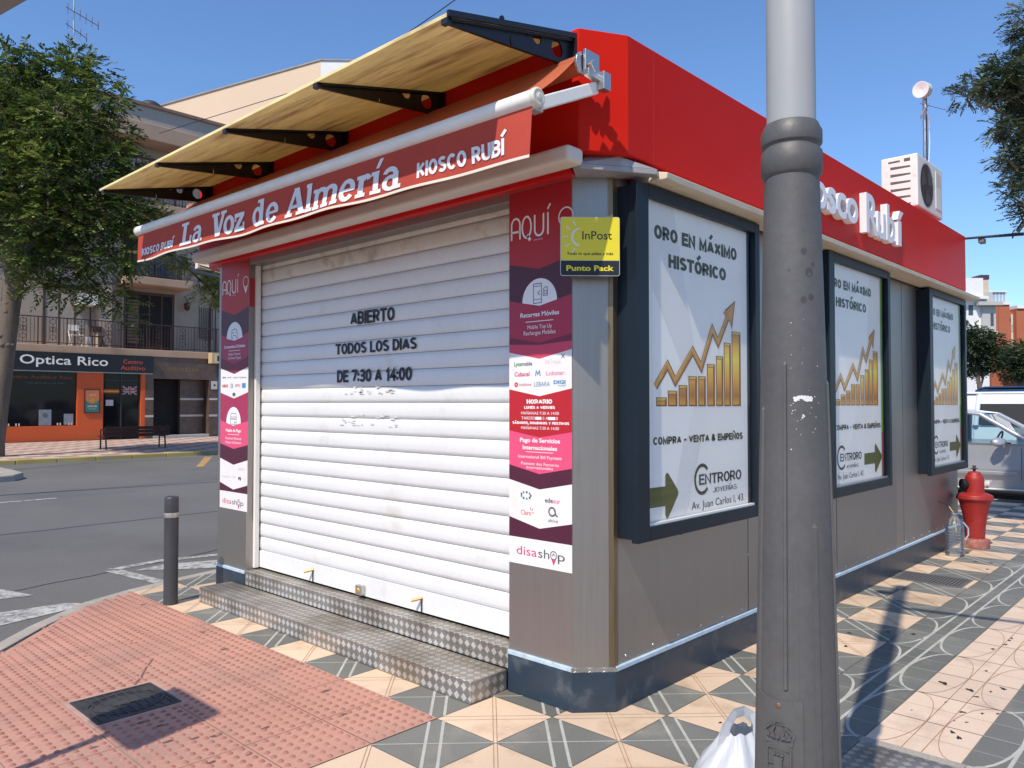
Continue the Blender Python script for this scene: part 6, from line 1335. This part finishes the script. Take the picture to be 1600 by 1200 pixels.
tk.build("trunk", bark, T2); crown(LUMP_2, 260, .34, 5, .08, 5).build("crown", [leaf_m[1], leaf_m[2], leaf_m[2]], T2)
LUMP_R = [(6.33,-0.16,5.01,0.13),(6.54,-0.24,5.16,0.11),(6.78,-0.34,5.24,0.17),(6.67,-0.51,5.22,0.18),(6.85,-0.42,5.45,0.13),(6.81,-0.52,5.05,0.21),(7.16,-0.61,5.2,0.29),(6.57,-0.41,4.63,0.1),(6.64,-0.49,4.66,0.08),(7.04,-0.63,4.77,0.25),(6.83,-0.54,4.52,0.18),(6.66,-0.5,4.32,0.13),(7.04,-0.63,4.38,0.25),(6.88,-0.6,4.14,0.18),(6.64,-0.49,3.93,0.09),(6.74,-0.59,3.83,0.11),(6.93,-0.65,3.71,0.15),(6.79,-0.64,5.88,0.1),(7.07,-0.65,5.81,0.18),(7.26,-0.71,5.49,0.32),(7.6,-0.78,5.07,0.44),(7.6,-0.78,4.33,0.44),(8.27,-1.06,5.26,0.69),(7.92,-0.98,5.85,0.52),(8.27,-1.06,4.12,0.61)]
T3 = thing("silky_oak_tree", "feathery leaved tree reaching in at the upper right edge", "tree", (8.0, -1.5, 0))
tk = MB(); tk.tube([(7.95, -1.5, 0), (7.9, -1.42, 1.6), (7.85, -1.35, 3.4), (7.78, -1.26, 5.2)], [.2, .16, .13, .10], 12)
for l in LUMP_R: 
    zb = max(2.6, l[2] - .9); limbs(tk, (7.82, -1.31, min(zb, 5.0)), [(l[:3], .006)], .030, rg)
tk.build("trunk", bark, T3); crown([(x + .075, y - .08, z, r) for x, y, z, r in LUMP_R], 2600, .150, 7, .060, 8).build("crown", [M("oak_leaf_dark", (.055, .090, .045), .5, 0, var=.15, island=.3, transl=.2), M("oak_leaf_mid", (.105, .150, .070), .5, 0, var=.15, island=.3, transl=.25), M("oak_leaf_silver", (.27, .30, .20), .45, 0, var=.15, island=.3, transl=.25)], T3)
# trees and houses at the far right
far_leaf = [M("far_leaf_dark", (.035, .062, .026), .7, 0, var=.2, island=.35, transl=.2), M("far_leaf_mid", (.062, .095, .036), .7, 0, var=.2, island=.35, transl=.2), M("far_leaf_light", (.11, .15, .06), .7, 0, var=.2, island=.3, transl=.2)]
FTREES = [([(66.86,13.48,7.45,0.61),(67.38,12.92,6.69,1.12),(67.9,12.37,5.17,1.22),(68.17,13.55,4.71,1.13),(68.14,12.11,6.44,0.81),(66.76,13.59,5.93,1.02)], (67.4, 12.9), "rounded street tree far off below the white apartment block"), ([(73.6,12.14,5.4,0.97),(76.57,11.89,6.07,1.11),(74.71,10.95,4.86,1.19),(73.89,11.82,4.32,0.86),(75.26,10.36,5.67,1.35)], (74.5, 11.4), "rounded street tree far off below the brick apartment block")]
for i, (lm, (tx, ty), lab) in enumerate(FTREES):
    t_ = thing("street_tree", lab, "tree", (tx, ty, 0), "trees far off on the right")
    tk = MB(); tk.tube([(tx, ty, -.03), (tx + .1, ty, 2.2), (tx, ty + .1, 4)], [.22, .17, .12], 8)
    for l in lm: limbs(tk, (tx, ty, 2.6), [(l[:3], .04)], .09, rg)
    tk.build("trunk", bark, t_); crown([(*l[:3], l[3] * 1.1) for l in lm], 340, .42, 3, .17, 30 + i).build("crown", far_leaf, t_)
def block(b, fr, x0, z0, nx, nz, sx, sz, ww, wh, d, mi): 
    for i in range(nx):
        for j in range(nz): b.frect(fr, x0 + i * sx, z0 + j * sz, x0 + i * sx + ww, z0 + j * sz + wh, d, mi)
wg = M("far_window_glass", (.06, .08, .11), .15, 0, var=0); conc = M("pale_concrete", (.46, .45, .43), .85, 0, var=.08, vs=.2); brick = M("orange_brick", (.42, .13, .065), .9, 0, var=.08, vs=.2, fine=.08, fs=6)
# both far blocks face the camera: local frame u to the right, v up
vdir = Vector((.6836, -.7298, 0))
def far_frame(px_c, D): return None
WB = thing("apartment_building", "white modern apartment block far off beyond the kiosk end", "building", (93.6, 18.5, 0))
o_ = Vector((92.4, 19.85, 0)); Fw = Frame(o_, vdir, (0, 0, 1)); back = -Fw.n
def fbox(mb, F_, u0, v0, u1, v1, d0, d1, mi=0): mb.fprism(F_, [(u0, v0), (u1, v0), (u1, v1), (u0, v1)], d0, d1, mi)
b = MB(); fbox(b, Fw, -9, 0, 2.2, 13.2, -10, 0); fbox(b, Fw, 1.2, 0, 3.4, 12.0, -9, -.8); b.build("wall", whitewash, WB)
b = MB(); fbox(b, Fw, -9, 13.21, 2.0, 15.2, -9, .5); fbox(b, Fw, -9, 12.9, 2.4, 13.2, -9, .8); b.build("roof_terrace", whitewash, WB)
b = MB(); fbox(b, Fw, 1.6, 8.6, 3.5, 9.4, -6, .6); fbox(b, Fw, 2.0, 9.41, 3.45, 12.2, -6, .3); fbox(b, Fw, 1.3, 12.21, 3.9, 12.6, -6, .9); fbox(b, Fw, 1.7, 12.61, 3.2, 13.7, -5, .2); b.build("grey_bay", conc, WB)
b = MB(); fbox(b, Fw, 2.3, 13.71, 3.2, 15.2, -2, -.5); fbox(b, Fw, 2.25, 15.21, 3.25, 15.7, -2.05, -.45, 1); b.build("chimney", [M("cream_far_chimney", (.6, .48, .33), .8), M("dark_far_cap", (.06, .04, .05), .6)], WB)
b = MB(); block(b, Fw, -.1, 11.2, 2, 1, .75, 1, .5, 1.1, .02, 0); block(b, Fw, -.1, 5.4, 2, 2, .75, 3, .5, 1.3, .02, 0); block(b, Fw, 2.85, 10.0, 1, 1, 1, 1, .35, 1.4, .32, 0); block(b, Fw, 1.4, 9.5, 1, 1, 1, 1, .5, 2.4, -.78, 0); build_each(b, "window", wg, WB)
BB = thing("apartment_building", "orange brick apartment block far off behind the street trees", "building", (107, 18.5, 0))
Fk = Frame(Vector((106.1, 19.85, 0)), vdir, (0, 0, 1))
b = MB(); fbox(b, Fk, -8, 0, 2.15, 13.6, -12, 0); fbox(b, Fk, 2.15, 0, 3.4, 12.9, -12, -1.2); fbox(b, Fk, 3.3, 0, 9, 13.2, -12, -.5); b.build("wall", brick, BB)
b = MB(); fbox(b, Fk, -8, 13.61, 2.3, 13.9, -12, .15); fbox(b, Fk, 2.0, 13.61, 3.6, 13.9, -12, -1.0) if False else None; fbox(b, Fk, 3.3, 13.21, 9, 13.6, -12, -.3); fbox(b, Fk, -8, 15.2, 2.0, 15.35, -10, -.2); b.build("cornice", whitewash, BB)
b = MB(); fbox(b, Fk, -8, 13.91, 1.9, 15.19, -9, -.4, 0)
for i in range(9): fbox(b, Fk, -1.4 + i * .42, 13.91, -1.34 + i * .42, 15.19, -.41, -.36, 1)
b.build("glass_penthouse", [M("penthouse_glass", (.34, .44, .52), .15, 0, var=.1), whitewash], BB)
b = MB(); block(b, Frame(Fk.p(0, 0, -1.2), vdir, (0, 0, 1)), 2.3, 4.6, 2, 4, .75, 2.2, .42, 1.4, .03, 0); block(b, Frame(Fk.p(0, 0, -1.2), vdir, (0, 0, 1)), 2.3, 6.05, 2, 3, .75, 2.2, .42, .7, .02, 1); b.frect(Fk, .75, 0, .83, 13.5, .01, 2); build_each(b, "window", [M("far_window_white", (.6, .62, .62), .4), conc, M("far_brick_joint", (.24, .08, .05), .9)], BB)
lw_ = MB(); fbox(lw_, Frame(Vector((70, 14.5, 0)), vdir, (0, 0, 1)), -3, 0, 2.2, 2.5, -.3, 0); tag(lw_.build("low_wall", conc), "low pale concrete wall beneath the far street trees", "wall")
lw2 = MB(); fbox(lw2, Frame(Vector((78, 12.5, 0)), vdir, (0, 0, 1)), -2, 0, 8, 1.9, -.3, 0); fbox(lw2, Frame(Vector((78, 12.5, 0)), vdir, (0, 0, 1)), -2, 1.91, 8, 4.2, -.3, 0, 1); tag(lw2.build("low_wall", [whitewash, brick]), "low brick wall with a white foot behind the far street trees", "wall")
crs = MB(); crs.box(11.62, -60, ROADZ, 11.75, 5.3, .0); struct(crs.build("kerb", kerb_m))

# ================================================================== PARKED CARS ON THE CROSS STREET
car_glass = glass("car_window_glass", (.72, .85, .88), 1.3); tyre_m = M("tyre_rubber", (.02, .02, .02), .8); rim_m = M("alloy_rim", (.5, .5, .52), .35, .9); plastic_dark = M("car_dark_plastic", (.022, .022, .024), .6); seat_m = M("car_seat_cloth", (.05, .05, .055), .8)
def car(name, label, loc, paint, L, W_, H, belt, hood, kind, group="cars parked on the cross street"):
    """side profile swept across the width with tumblehome; local x forward, y left, z up"""
    C_ = thing(name, label, "car" if kind != "van" else "van", loc, group); C_.rotation_euler = (0, 0, R(-90))
    def lk(mb, nm, m, **k): 
        o = mb.build(nm, m, None, **k); o.parent = C_; return o
    h = W_ / 2
    if kind == "van": low = [(-L / 2, .35), (-L / 2 - .02, .7), (-L / 2 + .02, belt), (L / 2 - 1.15, belt), (L / 2 - .35, hood), (L / 2 - .05, hood - .2), (L / 2 + .02, .55), (L / 2 - .02, .32)]
    else: low = [(-L / 2 + .1, .28), (-L / 2, .55), (-L / 2 + .05, belt - .1), (-L / 2 + .35, belt + .02), (L / 2 - 1.20, belt), (L / 2 - .55, hood), (L / 2 - .12, hood - .16), (L / 2, .55), (L / 2 - .08, .26)]
    zs = min(z for _, z in low); wheels = [-L * .29, L * .352]; wr = .315
    und = []
    for wx in wheels: und += [(wx - wr - .06, .17)] + [(wx + (wr + .06) * math.cos(R(180 - 180 * i / 10)), .30 + (wr + .06) * math.sin(R(180 - 180 * i / 10))) for i in range(11)] + [(wx + wr + .06, .17)]
    prof_ = low + und[::-1]
    b = MB(); n = len(prof_)
    secs = [(-h + .05, .0), (-h, .03), (-h, .06)] 
    yy = [(-h * .955, .03), (-h, 0), (h, 0), (h * .955, .03)]
    vs = []
    cxm = sum(p[0] for p in prof_) / n
    for y, ins in yy: vs += [(x * (1 - ins * .3), y * (1 - .05 * max(0, (z - .55) / .5) - .04 * max(0, (.5 - z) / .3)), z - (ins if z > .8 else 0) * .3) for x, z in prof_]
    for k in range(3): b.f += [[k * n + i, k * n + (i + 1) % n, (k + 1) * n + (i + 1) % n, (k + 1) * n + i] for i in range(n)]
    b.f += [list(range(n))[::-1], list(range(3 * n, 4 * n))]; b.v = vs; b.m = [0] * len(b.f); b.sm = [False] * len(b.f)
    body = lk(b, "body", paint, bevel=.03, seg=2, bang=25)
    # greenhouse
    if kind == "van": g = [(-L / 2 + .03, belt), (-L / 2 + .10, H - .06), (-L / 2 + .25, H), (L / 2 - 1.75, H), (L / 2 - 1.55, H - .04), (L / 2 - .95, belt)]
    else: g = [(-L / 2 + .30, belt), (-L / 2 + .85, H - .09), (-L / 2 + 1.5, H), (L / 2 - 2.20, H - .015), (L / 2 - 1.86, H - .06), (L / 2 - 1.02, belt - .02)]
    tw_ = lambda z: h * (.945 - .20 * max(0, (z - belt) / (H - belt))) if kind != "van" else h * (.96 - .10 * max(0, (z - belt) / (H - belt)))
    rf = MB(); top_ = g[1:5]
    for (x0, z0), (x1, z1) in zip(top_[:-1], top_[1:]):
        ys = [-1, -.92, -.5, 0, .5, .92, 1]
        for a, c in zip(ys[:-1], ys[1:]):
            cr = lambda q: .02 * (1 - q * q)
            rf.add([(x0, a * tw_(z0), z0 + cr(a)), (x1, a * tw_(z1), z1 + cr(a)), (x1, c * tw_(z1), z1 + cr(c)), (x0, c * tw_(z0), z0 + cr(c))], [(0, 1, 2, 3)], 0, True)
    for sgn in (-1, 1):
        P = lambda x, z, d=0: (x, sgn * (tw_(z) + d), z)
        for (x0, z0), (x1, z1), wd in ((g[0], g[1], .10), (g[5], g[4], .075)):
            rf.tube([P(x0, z0, -.02), P(x1, z1, -.02)], wd * .55, 6)
        for k in range(1, 4): rf.tube([P(*g[k], -.012), P(*g[k + 1], -.012)], .03, 6)
        xm = [(-L * .04, .05)] if kind != "van" else [(L * .10, .05), (-L * .18, .05)]
        for x, wd in xm: rf.tube([P(x - .05, belt, -.02), P(x, H - .04, -.02)], wd, 6)
        if kind == "van":
            rf.add([P(g[0][0] + .03, belt), P(-L * .18, belt), P(-L * .18, H - .05), P(g[1][0] + .03, H - .05)], [(0, 1, 2, 3)])
            rf.add([P(-L * .18, H - .22), P(L / 2 - 1.6, H - .22), P(L / 2 - 1.7, H - .02), P(-L * .18, H - .02)], [(0, 1, 2, 3)])
    lk(rf, "roof", paint)
    for sgn in (-1, 1):
        gm = MB(); P = lambda x, z, d=0: (x, sgn * (tw_(z) - .012 + d), z)
        if kind == "van": gm.add([P(-L * .17, belt + .02), P(L / 2 - 1.05, belt + .02), P(L / 2 - 1.6, H - .22), P(-L * .17, H - .22)], [(0, 1, 2, 3)])
        else: gm.add([P(g[0][0] + .15, belt), P(g[5][0] - .08, belt), P(*g[4]), P(*g[3]), P(*g[2]), P(*g[1])], [(0, 1, 2, 3, 4, 5)])
        lk(gm, "side_window", plastic_dark if kind == "van" else car_glass)
        dl = MB(); y_ = lambda z: sgn * (h * (1 - .05 * max(0, (z - .55) / .5)) + .0015)
        for x in ([L * .215, -L * .05, -L * .27] if kind != "van" else [L * .25, L * .05, -L * .2]):
            dl.add([(x, y_(.35), .35), (x + .008, y_(.35), .35), (x + .008, y_(belt - .06), belt - .06), (x, y_(belt - .06), belt - .06)], [(0, 1, 2, 3)])
        lk(dl, "door_gap", plastic_dark)
        tr_ = MB(); tr_.box(-L * .28, y_(.56) - .006 * sgn, .425, L * .20, y_(.56) + .014 * sgn, .485); lk(tr_, "side_moulding", paint, bevel=.008)
        tc_ = MB(); tc_.box(-L * .30, y_(.28) - .01 * sgn, .185, L * .24, y_(.28) + .012 * sgn, .205); lk(tc_, "sill_trim", white_alu)
        mi_ = MB(); mi_.lathe((L / 2 - 1.52, sgn * (h + .12), belt + .03), [(.0, -.13), (.055, -.115), (.085, -.03), (.088, .03), (.065, .10), (.0, .13)], 16, 0, axis=(.55, .8, 0), sx=.8, sy=1.0); mi_.obox((L / 2 - 1.42, sgn * (h - .0), belt + .01), (.04, 0, 0), (0, .08, 0), (0, 0, .014), 1); lk(mi_, "wing_mirror", [paint, plastic_dark])
        hl = MB(); hl.lathe((L / 2 - .22, sgn * (h - .22), hood - .10), [(.0, .0), (.10, .02), (.12, -.06)], 14, 0, axis=(1, 0, .2)); lk(hl, "headlight", M("headlight_clear", (.6, .62, .64), .1) if "headlight_clear" not in MATS else MATS["headlight_clear"])
        tl = MB(); tl.box(-L / 2 - .015, sgn * (h - .30), belt - .30, -L / 2 + .06, sgn * (h - .06), belt - .08); lk(tl, "tail_light", M("tail_light_red", (.3, .01, .01), .2) if "tail_light_red" not in MATS else MATS["tail_light_red"], bevel=.01)
        for wx in wheels:
            tyr = MB(); tyr.lathe((wx, sgn * (h - .20), .30), [(.19, -.01), (.30, .0), (wr, .03), (wr, .16), (.30, .195), (.20, .20)], 28, 0, axis=(0, sgn, 0)); wo_ = lk(tyr, "wheel", tyre_m)
            rm_ = MB(); rm_.lathe((wx, sgn * (h - .20), .30), [(.198, .185), (.190, .175), (.16, .165), (.05, .18), (.0, .18)], 24, 0, axis=(0, sgn, 0), cap=False); rim = rm_.build("rim", rim_m, None); rim.parent = wo_
    for nm, (xa, za), (xb, zb) in (("windscreen", g[5], g[4]), ("rear_window", g[0], g[1])):
        wsn = MB(); wsn.add([(xa, -tw_(za) + .05, za), (xa, tw_(za) - .05, za), (xb, tw_(zb) - .04, zb), (xb, -tw_(zb) + .04, zb)], [(0, 1, 2, 3)]); lk(wsn, nm, car_glass)
    inr = MB()
    for y in (-.38, .38):
        inr.obox((L * .02, y, .62), (.26, 0, 0), (0, .24, 0), (0, 0, .10)); inr.obox((-L * .055, y, .93), (.07, 0, .0), (0, .24, 0), (-.06, 0, .32)); inr.obox((-L * .075, y, 1.28), (.04, 0, 0), (0, .13, 0), (0, 0, .08))
    inr.obox((-L * .2, 0, .85), (.1, 0, 0), (0, .6, 0), (-.06, 0, .3)); inr.box(L / 2 - 1.65, -h + .12, .6, L / 2 - 1.05, h - .12, belt - .02); lk(inr, "interior", seat_m, bevel=.03)
    sw = MB(); sw.tube([(L / 2 - 1.80 + .06 * math.cos(R(a)), .38 + .185 * math.sin(R(a)), belt + .0 + .17 * math.cos(R(a))) for a in range(0, 361, 24)], .016, 8, cap=False); lk(sw, "steering_wheel", plastic_dark)
    gp = MB(); gp.box(L / 2 - .06, -.5, .42, L / 2 + .012, .5, .58); lk(gp, "grille", plastic_dark, bevel=.01)
    return C_
silver = M("silver_car_paint", (.48, .49, .52), .32, .55, var=.03, coat=.5); van_w = M("white_van_paint", (.78, .80, .82), .35, 0, var=.03, coat=.3); blue_c = M("dark_blue_car_paint", (.015, .05, .11), .3, .3, var=.05, coat=.5)
car("parked_car", "silver car parked nearest, behind the red hydrant", (12.0 + .89, 1.22, ROADZ), silver, 4.3, 1.78, 1.50, .95, .86, "car")
car("parked_van", "white van with black side windows parked behind the silver car", (15.0 + .95, .75, ROADZ), van_w, 4.6, 1.86, 1.84, 1.18, 1.0, "van")
car("parked_car", "dark blue car whose roof shows above the white van", (19.6, .2, ROADZ), blue_c, 4.6, 1.85, 2.02, 1.25, 1.05, "van")
car("parked_van", "white van standing farthest, its windscreen pillar at the right edge", (24.6, -1.6, ROADZ), van_w, 4.8, 1.9, 2.1, 1.25, 1.05, "van")

# ================================================================== OUT OF FRAME BUT CASTING INTO IT, AND THE LAMP ABOVE
TS = thing("traffic_sign", "square traffic sign on a grey pole whose shadow falls on the red ramp", "traffic sign", (-3.58, 1.17, 0))
t = MB(); t.tube([(-3.58, 1.17, 0), (-3.58, 1.17, 2.75)], .030, 10); t.build("pole", dull_metal, TS)
t = MB(); t.fprism(Frame((-3.545, 1.17, 2.66), (0, -1, 0), (0, 0, 1), (-1, 0, 0)), rounded(.27, .33, .04), -.004, 0.0); t.build("sign_panel", M("blue_sign_panel", (.02, .10, .40), .4), TS)
SL = thing("street_lamp", "pale street lamp head reaching in at the upper left corner", "street lamp", (-6, 12.4, 0))
t = MB(); t.tube([(-6, 12.4, 0), (-6, 12.4, 7.4), (-5.6, 12.3, 7.7), (-.4, 11.6, 7.74)], [.09, .06, .05, .04], 10); t.build("pole", post_light, SL)
t = MB(); t.prism([(-.85, 10.3), (.32, 10.3), (.06, 11.78), (-.85, 11.78)], 7.588, 7.74); t.build("lamp_head", M("lamp_head_grey", (.36, .33, .29), .5, 0, var=.05), SL, bevel=.02)
